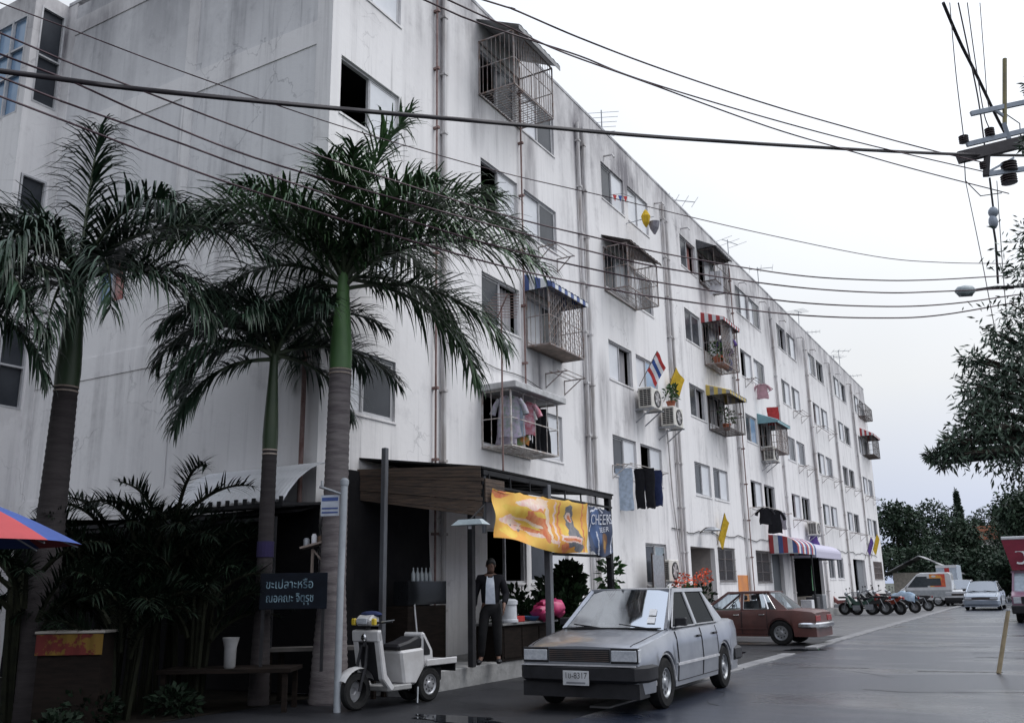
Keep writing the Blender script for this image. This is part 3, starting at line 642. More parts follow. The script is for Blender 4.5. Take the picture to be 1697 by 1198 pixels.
for i, (nm, lab, kd, w, h, m, y, z, x) in enumerate([
    ('trousers', 'black trousers on the white second storey rack', 'trousers', .55, 1.1, BLK, by(3)+.95, 4.7, .5), ('trousers', 'dark grey trousers next to the black pair on the white rack', 'trousers', .5, 1.0, NAVY, by(3)+1.55, 4.7, .52),
    ('towel', 'faded blue-white towel behind the black trousers', 'towel', .5, 1.15, LBLU, by(3)+.35, 4.68, .12), ('shirt', 'small dark cloth drying on the sill beside the curtained window', 'towel', .5, .35, BLK, by(3)+2.3, 4.68, .12),
    ('shirt', 'round black shirt nearest the pipe over the shop awning', 'shirt', .48, .6, BLK, by(5)-.1, 4.40, .5), ('shirt', 'larger black shirt over the shop awning', 'shirt', .58, .9, BLK, by(5)+1.5, 4.42, .45),
    ('towel', 'thin grey cloth hung beside the larger black shirt', 'towel', .3, .7, GRYC, by(5)+2.6, 4.42, .5), ('towel', 'red towel hanging above the teal awning', 'towel', .5, .8, RED, by(5)+3.0, 9.0, .4),
    ('shirt', 'pink shirt on the dark fourth storey rack', 'shirt', .5, .6, M('faded_pink_cloth', (.5, .3, .34), .95), by(5)+1.9, 9.8, .3), ('towel', 'white towel hung on the top floor cage beneath the dark roof', 'towel', .5, .9, WHT, by(4)+2.6, 13.1, .45),
    ('towel', 'white sheet tied up inside the red striped cage', 'towel', .4, .9, WHT, by(4)+2.9, 11.0, .6), ('shirt', 'purple cloth draped deep in the red striped cage', 'shirt', .5, .7, PUR, by(4)+3.3, 10.6, .45),
    ('pennant', 'purple pennant hanging under the far air conditioner', 'dress', .5, .45, PUR, by(6)+2.4, 3.72, .3)]):
    garment(nm, lab, kd, w, h, m, (FX+x, y, z), .35, 20+i)

# ------------------------------------------------------------------ air conditioners
ac0 = thing('air_conditioner', 'cream air conditioner with round fan below the striped national flag', 'air conditioner', (FX, 24.55, 6.58), 0, 'air conditioners on the facade')
MB().bx(.12, .55, 0, .82, 0, .62).build('casing', ACW, ac0, bevel=.02)
MB().lathe([(.25, 0), (.25, .02), (.22, .022), (.22, 0)], 20, (.552, .45, .31), axis='x').build('fan_ring', BLACKP, ac0)
fb = MB()
for i in range(5):
    a = i*2*pi/5; fb.bar((.556, .45, .31), (.556, .45+.2*cos(a), .31+.2*sin(a)), .012, .07)
fb.build('fan', PIPE, ac0)
gb = MB()
for i in range(9): gb.lathe([(.02+i*.024, 0), (.02+i*.024+.004, 0)], 18, (.572, .45, .31), axis='x', caps=False)
for i in range(6): gb.bar((.575, .45, .31), (.575, .45+.23*cos(i*pi/3), .31+.23*sin(i*pi/3)), .006)
kind(gb.build('fan_guard', PIPE, ac0), 'stuff')
for i in range(9):
    for j in range(3): MB().bx(.18+j*.12, .28+j*.12, -.012, -.001, .07+i*.055, .105+i*.055).build('louvre', BLACKP, ac0)
for yy in (.05, .77): MB().bar((0, yy, -.02), (.6, yy, -.02), .04).bar((0, yy, -.4), (.5, yy, -.03), .03).build('bracket', STEEL, ac0)
for loc, lab in (((FX, 26.35, 6.30), 'cream air conditioner with a potted plant on top'), ((FX, 38.3, 6.55), 'cream air conditioner under the teal awning cage'), ((FX, 45.2, 3.75), 'air conditioner over the shop between two racks'),
                 ((FX, 25.2, 1.62), 'air conditioner at ground level behind the flower pots')): copy_tree(ac0, loc, label=lab)
tag(MB().tube([(FX+.1, 26.9, 6.3), (FX+.06, 27.15, 4.2), (FX+.05, 27.6, 2.2), (FX+.05, 27.7, .4)], .022, 6).build('drain_hose', PIPE), 'grey hose slanting down the wall from the plant-topped air conditioner', 'hose')
sc = thing('metal_screen', 'grey sheet metal screen standing beside the ground level air conditioner', 'screen', (FX+.45, 24.1, .3))
MB().bx(0, .02, 0, .95, 1.15, 2.05).build('sheet', STEEL, sc); [MB().bar((.01, q, 0), (.01, q, 2.1), .04).build('support', DGRILLE, sc) for q in (.02, .93)]

# ------------------------------------------------------------------ flags, lamp, plants on the wall
def flag(label, base, tip, mats, w, h, cat='flag', droop=.5, seed=0):
    t = thing('flag', label, cat, base, 0, 'flags on the building'); b = Vector(base); d = Vector(tip)-b
    MB().tube([(0, 0, 0), tuple(d)], .012, 6).build('flagpole', FRAMED, t)
    n = len(mats)
    for i, m in enumerate(mats):
        def fn(u, v, i=i):
            q = (i+v)/n; p = d*(1-q*h/d.length)
            return (p.x+u*w*.25, p.y+u*w*.75+.03*sin(8*u+seed+q*4), p.z-u*droop*w+.03*sin(6*u+seed)-.05*u*u)
        MB().grid(fn, 8, 3).build('stripe' if n > 1 else 'cloth', m, t, smooth=60)
    return t
flag('red, white and blue striped flag above the round fan air conditioner', (FX, 25.0, 7.35), (FX+.5, 25.35, 8.45), [RED, WHT, BLUE, WHT, RED], .45, .7, droop=.9)
flag('small plain yellow flag on a thin stick above the potted plant', (FX, 27.0, 7.2), (FX+.35, 27.35, 8.35), [YEL], .55, .6, droop=.6, seed=2)
flag('large plain yellow flag beside the barred window at ground level', (FX, 31.45, 2.85), (FX+.3, 31.6, 3.95), [YEL], .30, .95, droop=1.0, seed=1)
flag('yellow flag at ground level near the far end of the block', (FX, 63.2, 3.0), (FX+.5, 63.4, 4.6), [YEL], .36, 1.1, droop=1.0, seed=3)
flag('purple flag next to the far yellow flag', (FX, 60.9, 2.9), (FX+.5, 61.0, 4.3), [PUR], .32, .9, droop=1.0, seed=4)
pn = thing('pennant_string', 'short string of red and blue pennants at a top storey window', 'pennants', (FX+.1, by(3)+.35, 12.85))
MB().tube([(0, 0, 0), (.1, .8, .32), (.15, 1.5, .45)], .008, 4).build('cord', BLACKP, pn)
for i, m in enumerate((RED, BLUE, RED)): MB().prism([(0, 0), (.3, .1), (.16, -.14)], 0, .01, axis='x').build('pennant', m, pn, loc=(.05, .1+i*.42, .03+i*.14))
um = thing('folded_parasol', 'yellow and grey parasol tied outside a top storey window', 'parasol', (FX, by(3)+1.75, 12.45))
MB().tube([(0, 0, 0), (.75, .5, .25)], .014, 6).build('pole', STEEL, um)
MB().lathe([(.02, -.34), (.10, -.2), (.15, .02), (.07, .18), (.02, .24)], 10, (.55, .3, .2)).build('canopy', YEL, um); MB().lathe([(.03, -.3), (.14, -.1), (.18, .1)], 9, (.72, .55, -.02)).build('lining', GRYC, um)
lp = thing('wall_lamp', 'grey bracket lamp over the stair doorway', 'wall lamp', (FX, 29.75, 3.22))
MB().lathe([(.05, .12), (.22, .06), (.30, 0), (.28, -.02)], 14, (.42, 0, .05)).build('lamp_shade', STEEL, lp); MB().tube([(0, 0, 0), (.2, 0, .14), (.42, 0, .15)], .02, 6).build('arm', DGRILLE, lp)
MB().lathe([(.03, -.03), (.055, -.10), (.02, -.14)], 10, (.42, 0, .05)).build('bulb', WHT, lp)
LEAFM = M('garden_leaf', (.045, .105, .03), .5, (.02, .06, .015), scale=3, island=.45, spec=.3); LEAFL = M('light_garden_leaf', (.16, .24, .07), .5, (.09, .16, .04), scale=3, island=.4, spec=.3); LEAFD = M('shaded_shrub_leaf', (.014, .030, .012), .6, (.008, .018, .007), scale=3, island=.5, spec=.12)  # darkest leaf tone stands in for shade on the shrubs
TERRA = M('red_clay_pot', (.40, .12, .06), .8, (.28, .09, .05), scale=5); FLOWER = M('red_orange_petal', (.60, .05, .02), .7, (.70, .14, .05), scale=9, island=.3)
STEMM = M('green_stem', (.06, .08, .03), .7)
def leaves(mb, c, r, n, size, rnd, mi=0, up=.3, shell=.0, long=2.2):
    for _ in range(n):
        while True:
            p = Vector((rnd.uniform(-1, 1), rnd.uniform(-1, 1), rnd.uniform(-1, 1)))
            if shell < p.length < 1: break
        q = Vector((c[0]+p.x*r[0], c[1]+p.y*r[1], c[2]+p.z*r[2])); d = (p+Vector((rnd.uniform(-.7, .7), rnd.uniform(-.7, .7), rnd.uniform(-.5, .7)+up))).normalized()
        s = size*rnd.uniform(.6, 1.3); a = d.cross(Vector((rnd.uniform(-1, 1), rnd.uniform(-1, 1), rnd.uniform(-1, 1)))).normalized()*s*.5; L = d*s*long; k = Vector((0, 0, -s*.35))
        mb.add([q, q+L*.5+a, q+L+k, q+L*.5-a], [(0, 1, 2, 3)], mi)
def potted(name, label, loc, pot_r, pot_h, blobs, n, size, mat=LEAFM, pot=TERRA, flowers=None, group=None, seed=0, scale_h=1., cat='potted plant'):
    r = random.Random(seed); t = thing(name, label, cat, loc, 0, group)
    if pot_r: MB().lathe([(pot_r*.7, 0), (pot_r, pot_h), (pot_r*1.08, pot_h), (pot_r*1.08, pot_h+.04), (pot_r*.9, pot_h+.04), (pot_r*.85, pot_h-.02)], 14).build('pot', pot, t, smooth=40)
    s = MB(); f = MB()
    for c, rad in blobs:
        s.tube([(0, 0, pot_h*.9), (c[0]*.5, c[1]*.5, (pot_h+c[2])/2), c], .012, 5); leaves(f, c, rad, n, size, r)
    s.build('stem', STEMM, t); kind(f.build('foliage', mat, t, fix=False), 'stuff')
    if flowers:
        g = MB()
        for c, rad, k, sz in flowers: leaves(g, c, rad, k, sz, r, up=.6, long=1.2)
        kind(g.build('blossom', FLOWER, t, fix=False), 'stuff')
    return t
potted('potted_plant', 'small green plant in a red pot on top of an air conditioner', (FX+.33, 26.75, 6.94), .14, .16, [((0, 0, .38), (.2, .2, .2)), ((.05, .1, .6), (.1, .1, .14))], 60, .07)
for i, (y, z, lab) in enumerate(((by(4)+2.15, 9.39, 'red potted plant in the near corner of the red striped cage'), (by(4)+2.65, 9.39, 'leafy green plant filling the middle of the red striped cage'), (by(4)+3.2, 9.39, 'dark plant by the blue cloth in the red striped cage'),
                                  (by(4)+2.75, 6.99, 'plant in an orange pot standing in the yellow striped cage'))):
    potted('potted_plant', lab, (FX+.4, y, z), .15, .2, [((0, 0, .5), (.28, .28, .35))], 90, .07, group='plants in the window cages', seed=30+i, flowers=[((.1, 0, .25), (.15, .15, .1), 30, .05)] if i == 0 else None)
tag(MB().bx(0, .3, 0, .5, 0, .3).build('storage_box', TERRA, loc=(FX+.25, by(4)+2.5, 9.39+.002)), 'low red box at the foot of the plants in the red striped cage', 'box')
clutter = tag(MB().blob((0, 0, .25), (.2, .35, .25), jit=.2).build('cloth_bundle', BLUE, loc=(FX+.4, by(4)+3.45, 9.38), smooth=60), 'dark blue bundle at the far side of the red striped cage', 'bundle')
# ------------------------------------------------------------------ aerials on the roof
def aerial(label, y, h, n, rz, el=.55, x=FX-.5, z=14.5, tilt=0., group='television aerials along the roof', m=STEEL, bl=1.1):
    t = thing('television_aerial', label, 'aerial', (x, y, z), rz, group)
    MB().tube([(0, 0, 0), (tilt*h, 0, h)], .02, 6).build('mast', m, t)
    MB().bar((-bl*.35, 0, h-.08), (bl*.65, 0, h-.08+tilt), .025).build('boom', m, t)
    e_ = MB()
    for i in range(n):
        s = -bl*.35+bl*i/(n-1); e_.bar((s, -el*(1-.05*i), h-.08+tilt*(s+bl*.35)/bl), (s, el*(1-.05*i), h-.08+tilt*(s+bl*.35)/bl), .012)
    e_.build('elements', m, t); return t
for y, h, n, rz, lab, tl in ((24.2, 1.6, 6, 2.0, 'leaning aerial on the roof above the yellow parasol', -.25), (31.0, 1.4, 4, .6, 'short aerial above the small dark roofed cage', -.1), (37.6, 1.9, 3, 1.2, 'thin aerial mast halfway along the roof', 0), (42.5, 2.1, 3, .3, 'second thin aerial mast past the middle of the roof', 0),
                            (50.6, 2.0, 5, 1.4, 'forked aerial with drooping arms on the far half of the roof', .1), (52.8, 1.3, 6, .2, 'low wide aerial on the far half of the roof', 0), (60.5, 1.5, 5, 1.0, 'aerial close to the end of the roof', 0), (62.5, 2.3, 4, .4, 'tallest aerial close to the end of the roof', 0), (66.3, 1.3, 5, .1, 'last aerial at the far end of the roof', 0)):
    aerial(lab, y, h, n, rz, tilt=tl)
# ------------------------------------------------------------------ shop under the brown slatted canopy
BROWN = M('brown_slat_wood', (.105, .070, .050), .8, (.040, .030, .026), scale=3, stretch=(1, 1, 9), bump=.3)
CANV = M('black_canopy_sheet', (.014, .014, .016), .85, (.022, .021, .021), scale=4, spec=.1)
POST = M('grey_painted_post', (.13, .14, .16), .6, (.08, .08, .09), scale=5, stretch=(1, 1, .3))
DPOST = M('dark_post', (.025, .025, .028), .7, (.016, .016, .018), scale=5, spec=.2)
sc_ = thing('shop_canopy', 'low shop canopy with brown slatted fascia, dark roof and thin posts against the wall', 'shop canopy', (-9.0, 14.5, .3))
A, Cn, E_ = Vector((-10.13, 12.0, 0)), Vector((-7.98, 12.8, 0)), Vector((-8.0, 17.95, 0))
rs = random.Random(5)
ns = 13
for i in range(ns):
    u0, u1 = i/ns, (i+.93)/ns
    za0, za1 = 3.02+(3.52-3.02)*u0, 3.02+(3.52-3.02)*u1; zc0, zc1 = 2.66+(3.50-2.66)*u0, 2.66+(3.50-2.66)*u1
    d = (Cn-A).normalized(); n = Vector((d.y, -d.x, 0)); o = rs.uniform(0, .02); j = rs.uniform(-.04, .02)
    p = [A+n*o, Cn+n*o+d*j, Cn+n*(o+.025)+d*j, A+n*(o+.025)]
    vs = [(p[0].x, p[0].y, za0), (p[1].x, p[1].y, zc0), (p[2].x, p[2].y, zc0), (p[3].x, p[3].y, za0), (p[0].x, p[0].y, za1), (p[1].x, p[1].y, zc1), (p[2].x, p[2].y, zc1), (p[3].x, p[3].y, za1)]
    MB().add(vs, [(0, 3, 2, 1), (4, 5, 6, 7), (0, 1, 5, 4), (1, 2, 6, 5), (2, 3, 7, 6), (3, 0, 4, 7)]).build('slat', BROWN, sc_, world=True)
    if i < 6:                                         # the slats turn the corner for a short stretch
        MB().add([(-7.97, 12.83, zc0+.25), (-7.97, 13.45, zc0+.25), (-7.945, 13.45, zc0+.25), (-7.945, 12.83, zc0+.25), (-7.97, 12.83, zc1+.25), (-7.97, 13.45, zc1+.25), (-7.945, 13.45, zc1+.25), (-7.945, 12.83, zc1+.25)],
                 [(0, 3, 2, 1), (4, 5, 6, 7), (0, 1, 5, 4), (1, 2, 6, 5), (2, 3, 7, 6), (3, 0, 4, 7)]).build('slat', BROWN, sc_, world=True)
rf = MB()
r1, r2 = [(-10.0, 12.05, 3.72), (-8.0, 12.8, 3.5), (-7.92, 18.0, 3.43), (-10.0, 18.0, 3.62)], .035
rf.add(r1+[(a, b, c-r2) for a, b, c in r1], [(0, 1, 2, 3), (7, 6, 5, 4), (0, 4, 5, 1), (1, 5, 6, 2), (2, 6, 7, 3), (3, 7, 4, 0)]); rf.build('roof_sheet', CANV, sc_, world=True)
bm_ = MB()
for i in range(7): s = i/6; y = 12.95+4.9*s; bm_.bar((-9.98, y, 3.62-.03*s), (-8.0, y, 3.42), .05)
bm_.bar((-8.03, 12.85, 3.40), (-7.97, 17.95, 3.36), .08); bm_.bar((-7.98, 12.85, 3.18), (-7.96, 17.95, 3.14), .04)
for i in range(8): y = 13+4.9*i/7; bm_.bar((-7.97, y, 3.16), (-7.98, y, 3.38), .025)
bm_.build('beam', DPOST, sc_, world=True)
for (x, y, z0, z1, m, r) in ((-8.21, 12.8, .3, 3.4, DPOST, .05), (-9.42, 12.02, .3, 3.83, POST, .045), (-8.0, 15.1, .3, 3.38, POST, .06), (-8.0, 17.85, .3, 3.38, DPOST, .06), (-8.05, 12.95, 2.4, 3.4, POST, .03)):
    MB().bx(x-r, x+r, y-r, y+r, z0, z1).build('post', m, sc_, world=True, bevel=.008)
bl_ = tag(MB().bar((-8.0, 15.15, 2.12), (-7.98, 17.9, 2.12), .05).build('banner_rail', DPOST), 'dark rail along the lower edge of the two banners', 'rail')
# white corrugated awning on the gable
wa = thing('corrugated_awning', 'white curved corrugated awning on the gable behind the palms', 'awning', (-11.0, 10.95, 2.9))
WC = M('white_corrugated_metal', (.80, .81, .84), .5, (.66, .67, .70), scale=3)
nrib = 30; x0, x1 = -12.15, -9.62
prof = [(0, .58), (-.25, .55), (-.5, .44), (-.75, .27), (-.95, .06), (-1.05, -.08)]
me_r = None
for i in range(nrib):
    w = (x1-x0)/nrib
    if me_r is None:
        m = MB(); n = 5
        for k in range(len(prof)-1):
            for j in range(n):
                u0, u1 = j/n, (j+1)/n; (ya, za), (yb, zb_) = prof[k], prof[k+1]; h0, h1 = .022*sin(pi*u0), .022*sin(pi*u1)
                m.add([(w*u0, ya, za+h0), (w*u1, ya, za+h1), (w*u1, yb, zb_+h1), (w*u0, yb, zb_+h0)], [(0, 1, 2, 3)])
        me_r = m.mesh('corrugation_strip', WC, smooth=50)
    place('corrugation_strip', me_r, wa, (x0+11+i*w, 0, 0))
f = MB(); f.bx(x0, x1, 9.88, 9.93, 2.74, 2.80)
for i in range(9): f.bar((x0+.05+i*(x1-x0-.1)/8, 10.95, 2.85), (x0+.05+i*(x1-x0-.1)/8, 9.9, 2.77), .04)
for i in range(14): f.bx(x0+.06+i*.185, x0+.12+i*.185, 9.87, 9.90, 2.80, 2.88)
f.build('awning_frame', DPOST, wa, world=True)
# black sheets and their pole shelter, added to darken the stalls; then stall furniture
SHADE_SHEET = M('shade_sheet_black', (.009, .009, .011), .8, (.015, .0145, .016), scale=2, bump=.4, bscale=5, spec=.08)  # near-black sheets put where there is only shade
DWOOD = M('dark_stall_wood', (.018, .013, .011), .85, (.010, .008, .007), scale=4, stretch=(1, 1, 6), spec=.1)
def shade_tarp(name, label, p, sag, cat='tarpaulin', n=12):
    p = [Vector(q) for q in p]
    def fn(u, v):
        a = p[0].lerp(p[1], u); b = p[3].lerp(p[2], u); q = a.lerp(b, v)
        k = sag*16*u*(1-u)*v*(1-v)*.6; return (q.x+.02*sin(9*v+4*u), q.y+.02*sin(11*u), q.z-k+.015*sin(8*u+5*v))
    c = sum(p, Vector())/4; mb = MB().grid(fn, n, n)
    return tag(world_mesh(mb, name, SHADE_SHEET, c, smooth=60), label, cat, 'black sheets added to darken the stalls')
shade_tarp('tarpaulin', 'black tarpaulin added on the wall to darken the inside of the slatted shop', [(-9.95, 11.35, .3), (-9.95, 14.1, .3), (-9.95, 14.1, 3.4), (-9.95, 11.35, 3.5)], 0)
shade_tarp('tarpaulin', 'black sheet roof added to shade the ground under the gable', [(-17.5, 9.95, 2.62), (-9.78, 9.95, 2.62), (-9.78, 10.80, 2.78), (-17.5, 10.80, 2.78)], .15)
shade_tarp('tarpaulin', 'black sheet roof added to shade the ground beside the striped umbrella', [(-17.5, 5.6, 2.5), (-11.7, 5.6, 2.45), (-11.7, 9.2, 2.6), (-17.5, 9.2, 2.6)], .2)
shade_tarp('tarpaulin', 'black backdrop sheet added to darken the foot of the gable wall', [(-17.8, 10.9, 0.02), (-9.72, 10.82, .02), (-9.72, 10.82, 2.84), (-17.8, 10.9, 2.8)], 0)
shade_tarp('tarpaulin', 'black side sheet added to darken the corner of the gable', [(-9.70, 10.80, .02), (-9.92, 11.9, .02), (-9.92, 11.9, 3.3), (-9.70, 10.80, 2.95)], 0)
stl = thing('shade_shelter', 'dark pole shelter added to carry the black shade roofs', 'added shade frame', (-13.5, 8, 0))
f = MB()
for x, y, z in ((-17.4, 5.7, 2.5), (-11.75, 5.75, 2.44), (-17.4, 9.98, 2.58), (-11.75, 9.1, 2.56), (-9.85, 9.98, 2.6)): MB().tube([(x, y, 0), (x, y, z)], .035, 7).build('pole', DPOST, stl, world=True)
f.bar((-17.4, 5.7, 2.46), (-11.75, 5.75, 2.41), .05).bar((-17.4, 9.98, 2.55), (-9.85, 9.98, 2.57), .05).build('roof_beam', DPOST, stl, world=True)
# counter with the pale top and yellow-red cloth
def at_d(px, py, x, y):                              # point seen at (px, py) as far off as the ground point x, y
    fw = Vector((FW.x, FW.y, 0)).normalized(); k = x*fw.x+y*fw.y; r = ray(px, py); return EYE+r*(k/(r.x*fw.x+r.y*fw.y))
c = at_d(130, 1044, -11.6, 6.6)
ct = thing('food_counter', 'small stall counter with a pale plank top and yellow and red cloth front', 'counter', (c.x, c.y, 0), YAW)
MB().bx(-.42, .42, -.22, .22, c.z-.03, c.z).build('counter_top', M('pale_plank', (.30, .28, .25), .7, (.3, .28, .26), scale=4), ct, bevel=.006)
MB().grid(lambda u, v: (-.40+.8*u, -.21-.012*sin(30*u), c.z-.035-.24*v), 30, 3).build('cloth_front', M('yellow_red_check', (.14, .08, .01), .9, (.10, .012, .01), scale=4, lo=.48, hi=.52), ct)
MB().bx(-.38, .38, -.18, .2, 0, c.z-.035).build('cabinet', DWOOD, ct)
# white pot on a dark table
c = at_d(399, 1105, -10.6, 8.6)
tb = thing('stall_table', 'dark wooden table behind the palm trunks', 'table', (c.x, c.y, 0), YAW)
MB().bx(-1.0, .75, -.35, .35, c.z-.05, c.z).build('table_top', DWOOD, tb)
for x in (-.92, .67):
    for y in (-.28, .28): MB().bx(x-.03, x+.03, y-.03, y+.03, 0, c.z-.05).build('leg', DWOOD, tb)
pt = tag(MB().lathe([(.06, 0), (.075, .02), (.08, .26), (.105, .36), (.11, .39), (.10, .385), (.07, .30), (.0, .29)], 18).build('white_pot', M('white_enamel', (.26, .26, .27), .5, (.2, .2, .2)), loc=(c.x, c.y-.2, c.z+.001), smooth=40), 'tall white pot on the dark stall table', 'pot')
# bench and shelf behind the front palm
c0, c1 = at_d(445, 1076, -8.95, 10.6), at_d(640, 1078, -8.8, 11.0)
bn = thing('wooden_bench', 'long pale plank bench behind the front palm', 'bench', (c0.x, c0.y, 0)); d = c1-c0; d.z = 0; c0 = Vector((0, 0, c0.z))
MB().bar(c0, c0+d, .34, .05).build('seat', M('grey_bench_plank', (.12, .11, .105), .85, (.08, .075, .07), scale=5), bn)
for s in (.06, .94):
    for k in (-.12, .12): p = c0+d*s; MB().bx(p.x-.03, p.x+.03, p.y+k-.03, p.y+k+.03, 0, c0.z-.03).build('leg', DWOOD, bn)
s0, s1 = at_d(500, 908, -9.3, 10.1), at_d(537, 898, -9.1, 10.2)
hs_ = thing('wall_shelf', 'narrow plank shelf with jars fixed beside the front palm trunk', 'shelf', s0)
d = s1-s0; MB().bar((0, 0, 0), d*1.15, .22, .03).bar((d.x*.5, d.y*.5, -.015), (d.x*.5, d.y*.5, -.4), .03).bar((d.x*.5, d.y*.5, -.02), (d.x*1.3, d.y*1.3+.05, -.35), .025).build('board', M('worn_board', (.30, .24, .21), .8), hs_)
for i, (k, r, h) in enumerate(((.2, .045, .11), (.55, .04, .14), (.85, .05, .09))):
    tag(MB().lathe([(r, 0), (r, h*.8), (r*.7, h*.9), (r*.7, h), (0, h)], 12).build('jar', [STEEL, WHT, M('brown_jar', (.12, .07, .04), .4)][i], loc=s0+d*k+Vector((0, 0, .016)), smooth=40), ('squat steel jar', 'tall white jar', 'low brown jar')[i]+' on the narrow plank shelf', 'jar')
# hand-lettered board
bd0, bd1 = at_d(432, 950, -9.2, 9.35), at_d(541, 1008, -8.55, 9.75)
bw = sqrt((bd1.x-bd0.x)**2+(bd1.y-bd0.y)**2); bh = bd0.z-bd1.z; ba = atan2(bd1.y-bd0.y, bd1.x-bd0.x)
sg = thing('menu_board', 'dark board with two lines of pale blue hand-lettered script between the palms', 'sign', ((bd0.x+bd1.x)/2, (bd0.y+bd1.y)/2, (bd0.z+bd1.z)/2), ba)
MB().bx(-bw/2, bw/2, 0, .03, -bh/2, bh/2).build('board', M('navy_board', (.008, .011, .018), .7, (.006, .008, .012), spec=.1), sg, bevel=.004)
[MB().bx(q-.02, q+.02, .012, .05, -1.05, -bh/2).build('stand', DPOST, sg) for q in (-bw/2+.05, bw/2-.05)]
LET = M('pale_blue_lettering', (.24, .36, .43), .8, (.07, .12, .16), scale=7, lo=.4, hi=.6)
for tx, xx, zz, sz in (('ขะเปลาะหรือ', -.06, bh*.18, .155), ('ณอคณะ จิตุรุช', -.05, -bh*.20, .15)):
    me = text_mesh(tx, sz, width=.92); me.materials.append(LET); wdt = max(v.co.x for v in me.vertices)-min(v.co.x for v in me.vertices); k = min(1.6, bw*.70/wdt)
    place('lettering', me, sg, (xx*bw, -.003, zz), (pi/2, 0, 0), (k, 1.05, 1))
# grey pole with the small street plate
pl = thing('sign_pole', 'slim grey steel pole with a small bracket in front of the ringed palm', 'pole', (-8.19, 9.55, 0))
MB().tube([(0, 0, 0), (.0, 0, 1.5), (.02, 0, 2.96)], .047, 12).lathe([(.055, 2.9), (.06, 2.93), (.06, 2.97), (.03, 3.0)], 12, (.02, 0, 0)).build('shaft', M('pale_grey_pole', (.36, .39, .42), .5, (.28, .30, .33), metal=.3, scale=4), pl, smooth=40)
MB().tube([(0, 0, 2.78), (-.33, -.10, 2.90)], .02, 8).tube([(-.3, -.09, 2.9), (-.3, -.09, 2.98)], .02, 6).build('arm', STEEL, pl)
sp = tag(thing('street_plate', 'small blue and white name plate hanging from the grey pole bracket', 'sign', (-8.36, 9.50, 2.66), atan2(.10, .33)+.05), 'small blue and white name plate hanging from the grey pole bracket', 'sign')
MB().bx(-.14, .12, 0, .012, -.16, .12).build('plate', M('plate_white', (.50, .54, .62), .5), sp)
mb = MB()
for zz, h in ((.04, .05), (-.07, .022), (-.125, .022)): mb.bx(-.125, .105, -.004, -.001, zz, zz+h)
mb.build('print_band', M('plate_blue', (.05, .09, .28), .5), sp)
# shop lamp, counter, barrel, bundle
lh = thing('hooded_lamp', 'shallow white metal lamp hood under the canopy corner', 'lamp', (-7.95, 12.35, 2.5))
MB().add([(-.3, -.1, 0), (.3, -.1, 0), (.3, .14, 0), (-.3, .14, 0), (-.2, -.03, .09), (.2, -.03, .09), (.2, .07, .09), (-.2, .07, .09)], [(3, 2, 1, 0), (4, 5, 6, 7), (0, 1, 5, 4), (1, 2, 6, 5), (2, 3, 7, 6), (3, 0, 4, 7)]).build('lamp_shade', M('enamel_hood', (.42, .50, .54), .4), lh)
MB().tube([(0, .02, .09), (0, .45, .35)], .015, 6).build('arm', DPOST, lh); MB().lathe([(.03, -.06), (.03, 0)], 8).build('bulb', WHT, lh)
c = on_x(856, 1031, -8.30)
cn = thing('shop_counter', 'dark shop counter with a cluttered top next to the man', 'counter', (-8.33, c.y, .3)); ch = c.z-.3
MB().bx(-.55, .08, -.55, 1.5, ch-.04, ch).build('counter_top', M('grey_counter_top', (.12, .12, .125), .5, (.2, .2, .2)), cn, bevel=.008)
MB().bx(-.5, .03, -.5, 1.45, 0, ch-.04).build('cabinet', DWOOD, cn)
for i in range(3): MB().bx(.031, .042, -.45+i*.63, .13+i*.63, .05, ch-.09).build('panel', DWOOD, cn)
b = on_x(843, 1029, -8.38); tag(MB().lathe([(.15, 0), (.17, .01), (.17, .05), (.15, .06), (.145, .30), (.165, .31), (.165, .37), (.12, .40), (0, .41)], 20).build('white_cooler', M('white_plastic', (.62, .64, .68), .4, (.52, .54, .58)), loc=(-8.38, b.y, cn.location.z+ch+.001), smooth=35), 'round white water cooler standing on the shop counter', 'water cooler')
b2 = on_x(890, 1020, -8.45); tag(MB().lathe([(.07, 0), (.16, .07), (.17, .085), (.155, .08), (.06, .02), (0, .02)], 16).build('basin', M('blue_plastic', (.10, .22, .48), .4), loc=(-8.42, b2.y-.25, cn.location.z+ch+.001), smooth=40), 'blue plastic basin on the shop counter', 'basin')
mb = MB()
for q in ((0, 0, .14, .20, .26, .14), (.1, .22, .20, .22, .2, .16), (.12, -.12, .08, .14, .16, .10), (.05, .42, .12, .16, .2, .10), (.02, .1, .3, .10, .26, .06)): mb.blob(q[:3], (q[3], q[4], q[5]), jit=.3, nu=12, nv=8)
b3 = on_x(910, 1046, -8.25); tag(mb.build('pink_bundle', M('pink_plastic_bag', (.55, .05, .17), .45, (.38, .03, .12), scale=5), loc=(-8.33, cn.location.y+1.05, cn.location.z+ch+.01), smooth=70), 'heap of bright pink plastic bags at the end of the counter', 'bags')
tag(MB().box((0, 0, .05), (.2, .3, .1)).build('red_box', RED, loc=(-8.45, cn.location.y+.25, cn.location.z+ch+.001), bevel=.01), 'flat red box between the cooler and the blue basin', 'box')
dk = thing('drinks_cabinet', 'dark glass fronted cabinet standing inside the slatted shop', 'cabinet', (-9.45, 12.9, .3))
MB().bx(-.3, .3, -.55, .55, 0, .95).build('body', DWOOD, dk, bevel=.01); MB().bx(.0, .3, -.55, .55, .97, 1.35).build('glass_case', M('dark_case_glass', (.010, .011, .013), .15, spec=.3), dk)
